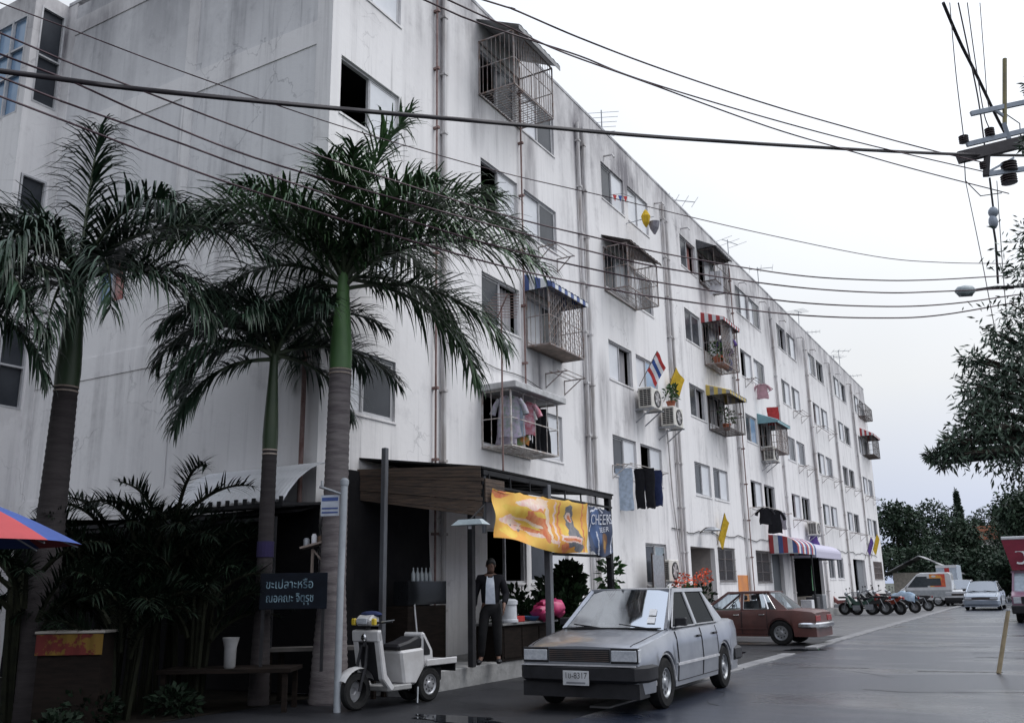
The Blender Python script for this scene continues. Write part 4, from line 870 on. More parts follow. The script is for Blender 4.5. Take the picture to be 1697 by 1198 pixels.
for i in range(5): tag(MB().lathe([(.035, 0), (.035, .12), (.012, .17), (.012, .22), (0, .22)], 9).build('bottle', M('pale_bottle', (.25, .28, .30), .2) if i == 0 else bpy.data.materials['pale_bottle'], loc=(-9.2, 12.55+i*.12, .3+1.351), smooth=50), ['clear bottle at the near end of the row on the dark cabinet', 'second clear bottle from the near end on the dark cabinet', 'middle clear bottle of five on the dark cabinet', 'fourth clear bottle from the near end on the dark cabinet', 'clear bottle at the far end of the row on the dark cabinet'][i], 'bottle', 'bottles on the dark cabinet')
st_ = thing('parasol_pole', 'pale stick leaning against the dark cabinet', 'stick', (-8.9, 12.35, .3)); MB().tube([(0, 0, 0), (-.28, .2, 1.05)], .014, 6).build('shaft', FRAME, st_)
# ------------------------------------------------------------------ banners
def banner_grid(p0, p1, z0a, z0b, z1a, z1b, amp, nu=44, nv=24, seed=0):
    d = Vector((p1[0]-p0[0], p1[1]-p0[1], 0)); n = Vector((d.y, -d.x, 0)).normalized()
    def fn(u, v):
        q = Vector((p0[0], p0[1], 0))+d*u; b = z0a+(z0b-z0a)*u; t = z1a+(z1b-z1a)*u; b += .05*sin(pi*u*2+1)*(1-v)
        k = amp*(sin(9*u+7*v+seed)*.5+sin(5*u-9*v+seed)*.6+.4*sin(15*u+4*v))*(1-.55*v); q += n*k
        return (q.x, q.y, b+(t-b)*v-(.05*abs(sin(pi*u*4)) if v > .98 else 0))
    return fn
OB = M('orange_banner_cloth', (.72, .34, .06), .7, (.78, .50, .10), scale=1.1, lo=.4, hi=.6)
f1 = banner_grid((-7.86, 12.93), (-7.9, 16.62), 2.28, 2.13, 3.13, 3.14, .07)
bn1 = thing('orange_banner', 'crumpled orange and yellow advertising banner with a bottle print', 'banner', (-7.88, 14.8, 2.6))
P1 = M('banner_red_print', (.60, .13, .05), .7, (.68, .28, .12), scale=7); P2 = M('banner_pink_print', (.74, .44, .40), .7, (.78, .66, .56), scale=9); P3 = M('banner_yellow_print', (.74, .54, .10), .7, (.68, .42, .06), scale=5); P4 = M('banner_grey_print', (.12, .13, .15), .7, (.22, .21, .22), scale=9); P5 = M('banner_pale_print', (.76, .66, .50), .7, (.74, .50, .38), scale=8)
ell = lambda cu, cv, a, b, rot=0, n=14, j=0: [(cu+(a*cos(t)*cos(rot)-b*sin(t)*sin(rot))*(1+j*sin(3*t)), cv+(a*cos(t)*sin(rot)+b*sin(t)*cos(rot))*(1+j*cos(4*t))) for t in [2*pi*i/n for i in range(n)]]
def inside(u, v, P):
    c = False
    for (x0, y0), (x1, y1) in zip(P, P[1:]+P[:1]):
        if (y0 > v) != (y1 > v) and u < (x1-x0)*(v-y0)/(y1-y0)+x0: c = not c
    return c
def printed(fn, nu, nv, shapes, mats, parent):        # cloth whose faces take the ink of the topmost printed outline
    m = MB().grid(fn, nu, nv)
    for j in range(nv):
        for i in range(nu):
            u, v = (i+.5)/nu, (j+.5)/nv; u2, v2 = u+.006*sin(v*40), v+.010*sin(u*37)
            for k, P in shapes:
                if inside(u2, v2, P): m.m[j*nu+i] = k
    return m.build('cloth', mats, parent, world=True, smooth=70, fix=False)
bottle = [(.74, .10), (.90, .10), (.92, .28), (.875, .42), (.845, .50), (.815, .72), (.80, .86), (.765, .91), (.725, .86), (.72, .74), (.755, .52), (.76, .40), (.74, .28)]
sh = [(2, ell(.38, .78, .16, .12, .2, 18, .25)), (5, ell(.46, .88, .10, .06, .5, 16, .25)), (2, ell(.20, .40, .13, .12, .3, 18, .35)), (3, ell(.24, .62, .16, .10, -.4, 16, .1)), (1, ell(.40, .56, .11, .16, -.3, 18, .2)), (1, ell(.48, .42, .09, .17, -.2, 18, .2)), (3, ell(.44, .62, .09, .05, -.4, 14, .1)), (5, ell(.33, .44, .16, .035, -.45, 14, .1)),
      (3, ell(.32, .40, .15, .03, -.5, 14, .1)), (1, ell(.38, .30, .15, .045, -.35, 16, .35)), (2, ell(.42, .24, .15, .03, -.3, 16, .3)), (1, ell(.52, .24, .05, .08, 0, 16, .4)), (3, ell(.14, .16, .09, .12, 0, 16, .2)), (1, ell(.07, .92, .08, .08, 0, 14, .2)), (5, ell(.54, .55, .025, .34, .06, 16, .1)), (2, ell(.62, .52, .012, .46, .02)), (1, ell(.66, .60, .010, .34, .02)), (4, ell(.26, .26, .012, .03)), (4, ell(.19, .34, .009, .02)),
      (3, ell(.72, .40, .035, .16, .1)), (1, ell(.72, .10, .06, .08, 0, 14, .2)), (4, bottle), (2, ell(.775, .66, .030, .11, .25)), (1, ell(.785, .64, .016, .07, .25)), (4, ell(.87, .10, .06, .09)), (2, [(.66, .21), (.90, .17), (.91, .29), (.67, .33)]), (1, [(.68, .235), (.88, .20), (.885, .25), (.685, .285)]), (2, ell(.60, .17, .05, .03)), (1, [(.93, .0), (.95, .0), (.945, 1), (.93, 1)])]
printed(f1, 150, 70, sh, [OB, P1, P2, P3, P4, P5], bn1)
f2 = banner_grid((-7.9, 16.66), (-7.92, 17.85), 2.15, 2.16, 3.12, 3.08, .03, seed=2)
bn2 = thing('blue_banner', 'dark blue drinks banner with white slanted lettering beside the orange one', 'banner', (-7.9, 17.25, 2.6))
PW_ = M('banner_white_print', (.62, .64, .70), .7, (.5, .52, .6), scale=8)
def banner_text(fn, body, u0, u1, v0, v1, slant, lift, parent, mat):
    me = text_mesh(body, 1.0); xs = [v.co.x for v in me.vertices]; ys = [v.co.y for v in me.vertices]; n = (Vector(fn(.55, .5))-Vector(fn(.45, .5))).cross(Vector(fn(.5, .55))-Vector(fn(.5, .45))).normalized()*lift
    o = wloc(parent)
    for v in me.vertices:
        a = (v.co.x-min(xs))/(max(xs)-min(xs)); b = (v.co.y-min(ys))/(max(ys)-min(ys)); v.co = Vector(fn(u0+(u1-u0)*a, v0+(v1-v0)*b+slant*a))+n-o
    me.materials.append(mat); return place('lettering', me, parent)
banner_text(f2, 'CHEERS', .06, .98, .58, .80, .10, .02, bn2, PW_); banner_text(f2, 'BEER', .42, .78, .46, .56, .05, .02, bn2, PW_)
NB = M('navy_banner_cloth', (.030, .050, .11), .6, (.02, .03, .07), scale=2)
sh = [(3, ell(.30, .55, .26, .40, 0, 16, .1)), (1, ell(.66, .27, .12, .20)), (2, ell(.66, .22, .08, .10)), (1, ell(.66, .10, .05, .05))]
for a, b in (((.42, .0), (.30, .46)), ((.90, .0), (.99, .40)), ((.08, .86), (.40, .98)), ((.40, .98), (.60, .90)), ((.04, .44), (.10, .62))):
    d = Vector((b[0]-a[0], b[1]-a[1])); n2 = Vector((-d.y, d.x)).normalized()*.018; sh.append((4, [(a[0]-n2.x, a[1]-n2.y), (b[0]-n2.x, b[1]-n2.y), (b[0]+n2.x, b[1]+n2.y), (a[0]+n2.x, a[1]+n2.y)]))
printed(f2, 70, 60, sh, [NB, M('banner_brown_print', (.20, .10, .05), .7), M('banner_gold_print', (.40, .22, .06), .7), M('banner_blue_print', (.05, .10, .24), .6), PW_], bn2)
# yagi aerial on its rusty mast
ae = aerial('rusty television aerial on a tall mast standing on the shop canopy', 15.7, 3.7, 9, -.9, el=.42, x=-9.3, z=3.58, group=None, m=RUST, bl=1.5, tilt=.02)
# beach umbrella at the stall
uc = at_d(-95, 905, -7.6, 4.0)
ub = thing('beach_umbrella', 'red, blue and white panelled umbrella over the stall', 'umbrella', (uc.x, uc.y, 0))
MB().tube([(0, 0, 0), (0, 0, uc.z+.42)], .02, 8).build('pole', STEEL, ub); RR = 1.0
UM = [paint('umbrella_red', (.40, .055, .06), rough=.7, coat=0), paint('umbrella_blue', (.04, .08, .28), rough=.7, coat=0)]
for i in range(8):
    a0, a1 = 2*pi*i/8+.25, 2*pi*(i+1)/8+.25
    def fn(u, v, a0=a0, a1=a1):
        a = a0+(a1-a0)*u; r = RR*v; k = 1-.04*sin(pi*u)*v; return (r*cos(a)*k, r*sin(a)*k, uc.z+.42-.40*v**1.35)
    MB().grid(fn, 6, 6).build('panel', UM[(i+1) % 2], ub, smooth=60, fix=False)
    MB().tube([(0, 0, uc.z+.38), (RR*.97*cos(a0), RR*.97*sin(a0), uc.z+.0)], .008, 5).build('rib', STEEL, ub)
# ------------------------------------------------------------------ plants in front of the ground floor
potted('shrub', 'large dark shrub growing beside the canopy posts', (-8.75, 16.5, .3), 0, .1, [((0, 0, .55), (.55, .6, .5)), ((.1, .5, .8), (.5, .5, .5)), ((-.3, .8, .9), (.4, .5, .6)), ((0, .9, 1.35), (.25, .3, .35))], 650, .085, LEAFD, seed=1, cat='shrub')
potted('shrub', 'smaller dark shrub beside the white cooler', (-9.1, 15.7, .3), 0, .1, [((0, 0, .6), (.4, .4, .4)), ((-.1, .3, .9), (.3, .35, .3))], 260, .08, LEAFD, seed=2, cat='shrub')
potted('potted_plant', 'thin plant climbing the last canopy post', (-8.15, 18.05, .3), .14, .25, [((.05, .05, 1.5), (.2, .25, .35)), ((0, .1, .9), (.15, .2, .3))], 90, .09, LEAFM, seed=3)
potted('shrub', 'pale green leafy plant under the ground level air conditioner', (-8.9, 22.3, .3), .2, .25, [((0, 0, .75), (.45, .6, .35)), ((0, .7, .7), (.45, .5, .35)), ((0, -.5, .6), (.4, .5, .3))], 300, .09, LEAFL, seed=4, cat='shrub')
potted('potted_plant', 'potted shrub with red flowers nearest the grey hose', (-9.2, 25.7, .3), .22, .3, [((0, 0, .8), (.3, .3, .4))], 160, .09, LEAFM, flowers=[((0, 0, 1.25), (.34, .36, .28), 170, .075)], group='flowering plants by the stair doorway', seed=5)
potted('potted_plant', 'potted shrub with red flowers next to the stair doorway', (-9.2, 27.3, .3), .22, .3, [((0, 0, .8), (.28, .3, .45))], 150, .09, LEAFD, flowers=[((0, .1, 1.45), (.26, .26, .25), 110, .075)], group='flowering plants by the stair doorway', seed=6)
# ------------------------------------------------------------------ palms
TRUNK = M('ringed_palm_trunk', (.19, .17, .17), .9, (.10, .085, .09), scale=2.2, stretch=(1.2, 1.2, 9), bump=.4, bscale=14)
TRUNKD = M('shaded_palm_trunk', (.045, .038, .040), .95, (.026, .022, .023), scale=2.2, stretch=(1.2, 1.2, 9), bump=.4, bscale=14)  # trunk copy for shaded palms, the shade put into its colour
SHAFT = M('green_crownshaft', (.085, .190, .060), .45, (.055, .125, .045), scale=3, stretch=(1, 1, .4)); SHAFTD = M('shaded_crownshaft', (.022, .045, .018), .5, (.03, .05, .02), scale=3)  # the darker shaft copy carries shade in its colour
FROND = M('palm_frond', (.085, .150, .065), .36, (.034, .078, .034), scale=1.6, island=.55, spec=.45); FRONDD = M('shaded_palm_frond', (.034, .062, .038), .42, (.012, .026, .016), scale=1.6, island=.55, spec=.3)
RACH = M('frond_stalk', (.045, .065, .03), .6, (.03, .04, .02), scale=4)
RINGT = M('palm_ring_scar', (.45, .38, .33), .85, (.30, .24, .20), scale=4)
def frond_mesh(L, e0, droop, leaf, n, seed, mats, hang=1.7, width=.042, pet=.12, lift=.35, pw=1.25, bend=0.):
    """Local frame: the stalk leaves the origin along +x and rises by e0, then bows over; leaflets are built one by one."""
    r = random.Random(seed); K = 26; pts = [Vector((0, 0, 0))]; tang = []
    for i in range(K):
        s = (i+.5)/K; e = e0-droop*s**pw; a = bend*s; t = Vector((cos(e)*cos(a), cos(e)*sin(a), sin(e))); tang.append(t); pts.append(pts[-1]+t*(L/K))
    tang.append(tang[-1])
    m = MB(); m.tube(pts, [.030*(1-i/K)**.8+.005 for i in range(K+1)], 5, 1)
    for i in range(n):
        s = pet+(1-pet)*(i+.5)/n; k = s*K; j = min(int(k), K-1); p = pts[j].lerp(pts[j+1], k-j); t = tang[j]
        up = Vector((0, 0, 1)); sd = t.cross(up); sd = sd.normalized() if sd.length > .05 else Vector((0, 1, 0)); nrm = sd.cross(t).normalized()
        q = (s-pet)/(1-pet); ll = leaf*(.45+.75*min(1, q*3))*(1 if q < .55 else 1-.62*((q-.55)/.45)**1.3)
        for side in (-1, 1):
            if r.random() < .04: continue
            l = ll*r.uniform(.7, 1.15); ang = radians(52-22*q+r.uniform(-9, 9)); d = (sd*side*sin(ang)+t*cos(ang)+nrm*(lift+r.uniform(-.75, .55))).normalized()
            w = width*r.uniform(.8, 1.15); pos = p.copy(); L1 = []; seg = 4
            for g in range(seg+1):
                f = g/seg; ww = w*(.6+1.2*f if f < .3 else (1-f)/.7*.96+.02); b = d.cross(Vector((0, 0, 1))); b = b.normalized() if b.length > .1 else sd
                L1 += [pos+b*ww*.5, pos-b*ww*.5]; pos = pos+d*(l/seg); d = (d+Vector((0, 0, -hang*(.18+.5*f)))).normalized()
            m.add(L1, [(2*g, 2*g+1, 2*g+3, 2*g+2) for g in range(seg)], 0)
    return m.mesh('frond', mats, fix=False)
def palm(label, base, ring_z, crown_z, r0, r1, fronds, lean=(0, 0), dark=False, leaf=.62, seed=0, flare=1.5, scar=True, n=62, band=None):
    t = thing('palm_tree', label, 'palm tree', base, 0, 'royal palms in front of the block'); x, y, z = base; H = ring_z-z; C = crown_z-z
    dx, dy = lean; P = lambda h: (dx*h/C, dy*h/C, h)
    pts, rs = [], []; h = 0; i = 0
    while h < H:
        k = h/H; rr = r0*(flare-(flare-1)*min(1, k*3)) if k < .33 else r0+(r1-r0)*(k-.33)/.67
        pts.append(P(h)); rs.append(rr*(1.0 if i % 2 else .962)*(1+.006*sin(i*1.7))); h += .045; i += 1
    pts.append(P(H)); rs.append(r1)
    mats = [TRUNKD if dark else TRUNK, SHAFTD if dark else SHAFT, FRONDD if dark else FROND, RACH]
    MB().tube(pts, rs, 16).build('trunk', mats[0], t, smooth=50)
    if scar:
        for q in (0, .06): MB().tube([P(H-.025-q), P(H-.005-q)], [r1*1.05, r1*1.04], 16).build('ring_scar', RINGT, t)
    hs = C-H; sp = [(P(H+hs*k), r) for k, r in ((0, r1*1.02), (.12, r1*1.06), (.3, r1*.98), (.55, r1*.80), (.8, r1*.62), (1, r1*.55), (1.12, r1*.4))]
    MB().tube([a for a, b in sp], [b for a, b in sp], 14).build('crownshaft', mats[1], t, smooth=60)
    for i, fr in enumerate(fronds):
        phi, e0, droop, L = fr[:4]; bend = fr[4] if len(fr) > 4 else 0
        me = frond_mesh(L, radians(e0), radians(droop), leaf*(.85+.1*L/2.5), n, seed*50+i, [mats[2], mats[3]], bend=bend)
        q = P(C-.02*i*.5+.02); place('frond', me, t, q, (0, 0, radians(phi)+YAW))
    if band: MB().lathe([(r0*1.06, 0), (r0*1.06, .22)], 16, P(band)).build('cloth_band', M('dark_purple_cloth', (.028, .02, .075), .95), t)
    return t
P3F = [(28, 84, 30, 3.3), (178, 56, 108, 3.8, .08), (2, 56, 108, 3.5), (350, 30, 74, 3.4), (20, -2, 72, 2.8), (40, 20, 80, 2.6), (272, 66, 72, 2.3), (92, 60, 70, 2.6), (135, 66, 80, 3.0), (318, 62, 88, 2.6), (235, 58, 84, 2.5), (60, 55, 80, 2.7), (192, 66, 115, 3.3), (14, 68, 95, 3.3), (165, 36, 92, 2.8), (40, 74, 45, 2.8), (150, 76, 62, 2.6), (285, 76, 62, 2.3), (345, 62, 85, 3.1), (205, 52, 102, 3.0), (150, 20, 80, 2.2), (335, 40, 66, 2.5), (8, 14, 75, 2.9), (122, 5, 80, 2.2)]
palm('tallest royal palm with a ringed grey trunk and bright green crownshaft beside the sign pole', (-8.95, 10.25, .0), 4.77, 6.25, .19, .165, P3F, lean=(.03, .02), seed=1, leaf=.90, n=88)
P2F = [(178, 72, 130, 2.15), (192, 22, 110, 1.72), (186, 48, 125, 2.15), (30, 24, 72, 2.24), (28, 62, 98, 2.15), (40, 2, 75, 1.72), (268, 52, 100, 1.72), (228, 22, 105, 2.06), (100, 70, 70, 1.89), (150, 80, 85, 2.06), (318, 62, 96, 1.72), (205, -5, 80, 1.89), (220, 60, 125, 2.15), (60, 80, 55, 1.89), (165, 60, 112, 2.24), (50, 45, 92, 2.06)]
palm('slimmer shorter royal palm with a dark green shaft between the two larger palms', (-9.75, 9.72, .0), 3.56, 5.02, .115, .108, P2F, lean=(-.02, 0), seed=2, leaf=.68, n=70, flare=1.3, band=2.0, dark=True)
P1F = [(100, 89, 12, 2.45), (2, 46, 96, 3.0), (354, 8, 74, 2.4), (175, 45, 112, 2.5), (190, 12, 85, 2.4), (165, 66, 98, 2.6), (268, 30, 112, 2.4), (235, 40, 118, 2.6), (310, 18, 105, 2.2), (90, 60, 85, 2.3), (330, 62, 108, 2.5), (212, 5, 78, 2.2), (45, 70, 75, 2.4), (285, -8, 70, 2.0), (200, -10, 65, 2.0), (15, 30, 95, 2.4)]
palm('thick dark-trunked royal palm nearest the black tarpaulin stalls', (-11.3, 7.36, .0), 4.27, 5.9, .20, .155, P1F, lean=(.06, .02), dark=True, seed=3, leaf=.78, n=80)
c = at_d(-75, 480, -11.6, 5.9)
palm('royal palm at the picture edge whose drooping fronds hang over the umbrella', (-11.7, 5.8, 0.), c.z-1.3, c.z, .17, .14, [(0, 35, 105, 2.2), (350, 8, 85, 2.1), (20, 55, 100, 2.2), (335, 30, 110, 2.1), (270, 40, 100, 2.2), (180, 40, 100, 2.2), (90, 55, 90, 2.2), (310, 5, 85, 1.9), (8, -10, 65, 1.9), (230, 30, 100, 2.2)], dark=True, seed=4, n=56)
# feathery low palms at the foot of the gable
LOWF = M('shaded_low_frond', (.010, .020, .011), .6, (.006, .011, .007), scale=2, island=.5, spec=.12); LOWS = M('shaded_frond_stalk', (.018, .020, .012), .8, (.010, .011, .008), spec=.1)  # low palms and soil shrubs darkened in colour to stand in for shade
def low_palm(label, loc, n, L, h, seed, mats=None, tilt=(35, 80)):
    r = random.Random(seed); t = thing('low_palm', label, 'palm', loc, 0, 'low feathery palms below the gable')
    m = MB()
    for i in range(6): a = r.uniform(0, 6.28); m.tube([(.12*cos(a), .12*sin(a), 0), (.2*cos(a), .2*sin(a), h*.6), (.24*cos(a), .24*sin(a), h)], [.035, .03, .022], 6)
    m.build('stem', LOWS, t)
    vs_ = [frond_mesh(L*r.uniform(.8, 1.1), radians(r.uniform(*tilt)), radians(r.uniform(55, 105)), .34, 40, seed*9+k, mats or [LOWF, LOWS], width=.03, hang=.55) for k in range(6)]
    for i in range(n):
        a = 2*pi*i/n+r.uniform(-.3, .3); place('frond', vs_[i % 6], t, (.2*cos(a), .2*sin(a), h*r.uniform(.55, 1)), (0, 0, a))
    return t
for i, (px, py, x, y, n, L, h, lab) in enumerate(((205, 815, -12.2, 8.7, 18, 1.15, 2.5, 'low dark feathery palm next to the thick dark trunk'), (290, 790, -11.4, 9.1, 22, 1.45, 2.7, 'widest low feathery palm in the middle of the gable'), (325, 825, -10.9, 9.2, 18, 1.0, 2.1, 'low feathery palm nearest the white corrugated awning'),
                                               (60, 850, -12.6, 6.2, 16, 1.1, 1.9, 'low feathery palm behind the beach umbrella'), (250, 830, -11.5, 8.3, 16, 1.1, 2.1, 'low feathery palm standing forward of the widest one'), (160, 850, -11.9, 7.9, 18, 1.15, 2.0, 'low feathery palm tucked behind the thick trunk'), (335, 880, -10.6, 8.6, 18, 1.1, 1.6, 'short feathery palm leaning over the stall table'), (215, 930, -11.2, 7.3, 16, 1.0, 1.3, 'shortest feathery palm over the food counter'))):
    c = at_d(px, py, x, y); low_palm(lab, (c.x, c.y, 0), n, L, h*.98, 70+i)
r = random.Random(9)
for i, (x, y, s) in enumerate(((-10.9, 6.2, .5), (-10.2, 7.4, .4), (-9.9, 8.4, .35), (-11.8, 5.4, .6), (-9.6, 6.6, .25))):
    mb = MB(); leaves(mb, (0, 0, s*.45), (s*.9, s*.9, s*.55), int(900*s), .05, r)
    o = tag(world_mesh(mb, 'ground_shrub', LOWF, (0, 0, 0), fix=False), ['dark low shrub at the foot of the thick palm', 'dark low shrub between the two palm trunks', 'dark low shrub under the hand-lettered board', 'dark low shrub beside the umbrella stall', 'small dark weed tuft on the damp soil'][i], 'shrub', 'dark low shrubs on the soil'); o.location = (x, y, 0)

# ------------------------------------------------------------------ people
def skin(name, nodes, edges, mat, parent=None, loc=(0, 0, 0), lev=1, root=None, rot=(0, 0, 0)):
    ks = list(nodes); me = bpy.data.meshes.new(name); me.from_pydata([nodes[k][0] for k in ks], [(ks.index(a), ks.index(b)) for a, b in edges], []); me.update()
    o = bpy.data.objects.new(name, me); COL.objects.link(o); sm = o.modifiers.new('skin', 'SKIN'); sm.use_smooth_shade = True
    for i, k in enumerate(ks):
        r = nodes[k][1]; r = r if isinstance(r, tuple) else (r, r); me.skin_vertices[0].data[i].radius = r; me.skin_vertices[0].data[i].use_root = (k == (root or ks[0]))
    ss = o.modifiers.new('sub', 'SUBSURF'); ss.levels = lev; ss.render_levels = lev
    dg = bpy.context.evaluated_depsgraph_get(); m2 = bpy.data.meshes.new_from_object(o.evaluated_get(dg)); m2.name = name
    bpy.data.objects.remove(o); bpy.data.meshes.remove(me); m2.materials.clear(); m2.materials.append(mat); m2.shade_smooth()
    return place(name, m2, parent, loc, rot)
SKIN = M('brown_skin', (.16, .085, .06), .55, (.13, .07, .05), scale=6); HAIR = M('black_hair', (.012, .011, .011), .5)
def head_parts(t, c, yaw, s=1.):
    """Face pieces on the skin body's head at c: hair, ears, nose, eyes, mouth; local -y is the face direction before yaw."""
    Rz = Matrix.Rotation(yaw, 3, 'Z'); W_ = lambda p: Vector(c)+Rz @ Vector(p)*s
    h = MB()
    def fn(u, v):
        a = 2*pi*u; b = pi*(.5-.62*v); fr = -sin(a); lim = .0 if fr < .25 else .30*(fr-.25); x, y, z = .083*cos(b)*cos(a), .100*cos(b)*sin(a)+.008, .104*sin(b)+.012+lim*v*.25
        return tuple(W_((x, y, z)))
    h.grid(fn, 18, 8); h.build('hair', HAIR, t, smooth=60)
    e_ = MB()
    for q in (-1, 1): e_.blob(W_((q*.077, .005, -.01)), (.012, .02, .032), nu=8, nv=6)
    e_.blob(W_((0, -.098, -.02)), (.014, .018, .022), nu=8, nv=6); e_.build('ears_and_nose', SKIN, t, smooth=60)
    f_ = MB()
    for q in (-1, 1): f_.blob(W_((q*.031, -.086, .012)), (.013, .006, .006), nu=8, nv=5); f_.box(W_((q*.031, -.088, .030)), (.032, .008, .006), M=Rz)
    f_.build('eyes', HAIR, t); MB().box(W_((0, -.088, -.058)), (.042, .008, .009), M=Rz).build('mouth', M('lips', (.18, .07, .06), .5), t)
def hand(nodes, edges, key, wrist, d, side):
    """Palm, thumb and four unequal, slightly curled fingers below a wrist; d points down the hand, side points to the thumb."""
    d = Vector(d).normalized(); sv = Vector(side).normalized(); n = d.cross(sv); w = Vector(wrist)
    nodes[key+'p'] = (w+d*.05, (.034, .018)); edges.append((key, key+'p'))
    for i, (off, L) in enumerate(((.027, .072), (.010, .080), (-.008, .075), (-.025, .058))):
        b = w+d*.092+sv*off; k = f'{key}f{i}'
        nodes[k+'a'] = (b, .0098); nodes[k+'b'] = (b+d*L*.5+n*.008, .0088); nodes[k+'c'] = (b+d*L*.92+n*.026, .0075); edges += [(key+'p', k+'a'), (k+'a', k+'b'), (k+'b', k+'c')]
    nodes[key+'t0'] = (w+d*.04+sv*.036, .0115); nodes[key+'t1'] = (w+d*.078+sv*.052+n*.012, .0095); nodes[key+'t2'] = (w+d*.104+sv*.05+n*.024, .008); edges += [(key+'p', key+'t0'), (key+'t0', key+'t1'), (key+'t1', key+'t2')]
mp_ = on_y(811, 930, 13.35)
man = thing('person', 'man in a dark open jacket over a white vest standing by the canopy post', 'person', (-8.28, 13.5, .302), radians(30))
nd = {'pel': ((0, 0, .92), (.135, .10)), 'wst': ((0, .0, 1.06), (.125, .09)), 'che': ((0, .01, 1.26), (.155, .105)), 'shd': ((0, .01, 1.38), (.12, .085)), 'nek': ((0, .0, 1.46), .052), 'hd0': ((.005, -.04, 1.53), (.062, .075)), 'hd1': ((.012, -.06, 1.60), (.076, .094)), 'hd2': ((.015, -.062, 1.665), (.055, .07)),
      'ls': ((.175, .01, 1.375), .062), 'le': ((.27, .03, 1.11), .046), 'lw': ((.225, -.17, .93), .030), 'rs': ((-.175, .01, 1.375), .062), 're': ((-.275, .05, 1.10), .046), 'rw': ((-.275, -.07, .87), .030),
      'lh': ((.095, 0, .86), .088), 'lk': ((.11, -.02, .48), .062), 'la': ((.12, .02, .09), .042), 'lt': ((.13, -.14, .035), (.04, .03)), 'rh': ((-.095, 0, .86), .088), 'rk': ((-.135, -.10, .49), .062), 'ra': ((-.165, -.06, .09), .042), 'rt': ((-.20, -.21, .035), (.04, .03))}
ed = [('pel', 'wst'), ('wst', 'che'), ('che', 'shd'), ('shd', 'nek'), ('nek', 'hd0'), ('hd0', 'hd1'), ('hd1', 'hd2'), ('shd', 'ls'), ('ls', 'le'), ('le', 'lw'), ('shd', 'rs'), ('rs', 're'), ('re', 'rw'), ('pel', 'lh'), ('lh', 'lk'), ('lk', 'la'), ('la', 'lt'), ('pel', 'rh'), ('rh', 'rk'), ('rk', 'ra'), ('ra', 'rt')]
jk = {k: nd[k] for k in ('pel', 'wst', 'che', 'shd', 'ls', 'le', 'rs', 're')}; jk = {k: (v[0], tuple(a*1.16+.012 for a in (v[1] if isinstance(v[1], tuple) else (v[1], v[1])))) for k, v in jk.items()}
jk['lc'] = ((.232, -.145, .95), .052); jk['rc'] = ((-.272, -.05, .905), .052); jk['nek'] = ((0, .02, 1.43), (.075, .07)); jk['pel'] = ((0, .005, .90), (.175, .135)); jk['wst'] = ((0, .005, 1.06), (.165, .122))
tr_ = {k: (nd[k][0], tuple(a*1.14+.012 for a in (nd[k][1] if isinstance(nd[k][1], tuple) else (nd[k][1], nd[k][1])))) for k in ('pel', 'lh', 'lk', 'la', 'rh', 'rk', 'ra')}; tr_['top'] = ((0, 0, 1.03), (.140, .105)); tr_['pel'] = ((0, 0, .92), (.165, .125))
hand(nd, ed, 'lw', nd['lw'][0], (0, -.1, -1), (0, -1, -.1)); hand(nd, ed, 'rw', nd['rw'][0], (-.05, -.15, -1), (.2, -1, 0))
skin('body', nd, ed, SKIN, man, root='pel')
JACK = cloth('dark_jacket_cloth', (.016, .016, .02)); skin('jacket', jk, [('pel', 'wst'), ('wst', 'che'), ('che', 'shd'), ('shd', 'nek'), ('shd', 'ls'), ('ls', 'le'), ('le', 'lc'), ('shd', 'rs'), ('rs', 're'), ('re', 'rc')], JACK, man, root='pel')
skin('trousers', tr_, [('top', 'pel'), ('pel', 'lh'), ('lh', 'lk'), ('lk', 'la'), ('pel', 'rh'), ('rh', 'rk'), ('rk', 'ra')], cloth('charcoal_cloth', (.02, .02, .022)), man, root='pel')
for s in (1, -1):
    a = nd['lt' if s > 0 else 'rt'][0]; MB().blob((a[0], a[1]+.05, .04), (.052, .14, .042), nu=12, nv=6).build('shoe', BLACKP, man, smooth=60)
def vest(u, v):
    z = .96+.46*v; hw = (.085-.02*v)*(1 if v < .72 else 1-(v-.72)*.6); x = (u-.5)*2*hw; dip = .0
    y = -(.140+.022*sin(pi*min(1, v*1.1)))+.7*x*x
    if v > .7: y += (v-.7)*.16
    return (x*1.0, y, z-(.10*(1-abs(u-.5)*2) if v > .93 else 0))
MB().grid(vest, 10, 14).build('vest', M('white_vest', (.66, .70, .78), .9, (.5, .55, .64), scale=12), man, smooth=60)
head_parts(man, (.012, -.06, 1.598), .25)
sx_ = on_x(1152, 968, -9.55)
sit = thing('person', 'person in a blue shirt sitting low beside the stair doorway', 'person', (-9.6, sx_.y, .304), radians(20))
s2 = {'pel': ((0, 0, .40), (.14, .11)), 'wst': ((0, .02, .55), (.125, .1)), 'che': ((0, .0, .76), (.15, .105)), 'shd': ((0, -.02, .87), (.12, .085)), 'nek': ((0, -.035, .95), .052), 'hd0': ((0, -.06, 1.02), (.062, .075)), 'hd1': ((0, -.065, 1.09), (.076, .094)), 'hd2': ((0, -.055, 1.16), (.055, .07)),
      'ls': ((.175, -.02, .86), .058), 'le': ((.23, -.08, .62), .044), 'lw': ((.16, -.28, .56), .03), 'rs': ((-.175, -.02, .86), .058), 're': ((-.23, -.08, .62), .044), 'rw': ((-.16, -.28, .56), .03), 'lh': ((.10, -.05, .40), .085), 'lk': ((.13, -.42, .44), .06), 'la': ((.13, -.40, .08), .042), 'lt': ((.14, -.54, .035), (.04, .03)), 'rh': ((-.10, -.05, .40), .085), 'rk': ((-.13, -.42, .44), .06), 'ra': ((-.13, -.40, .08), .042), 'rt': ((-.14, -.54, .035), (.04, .03))}
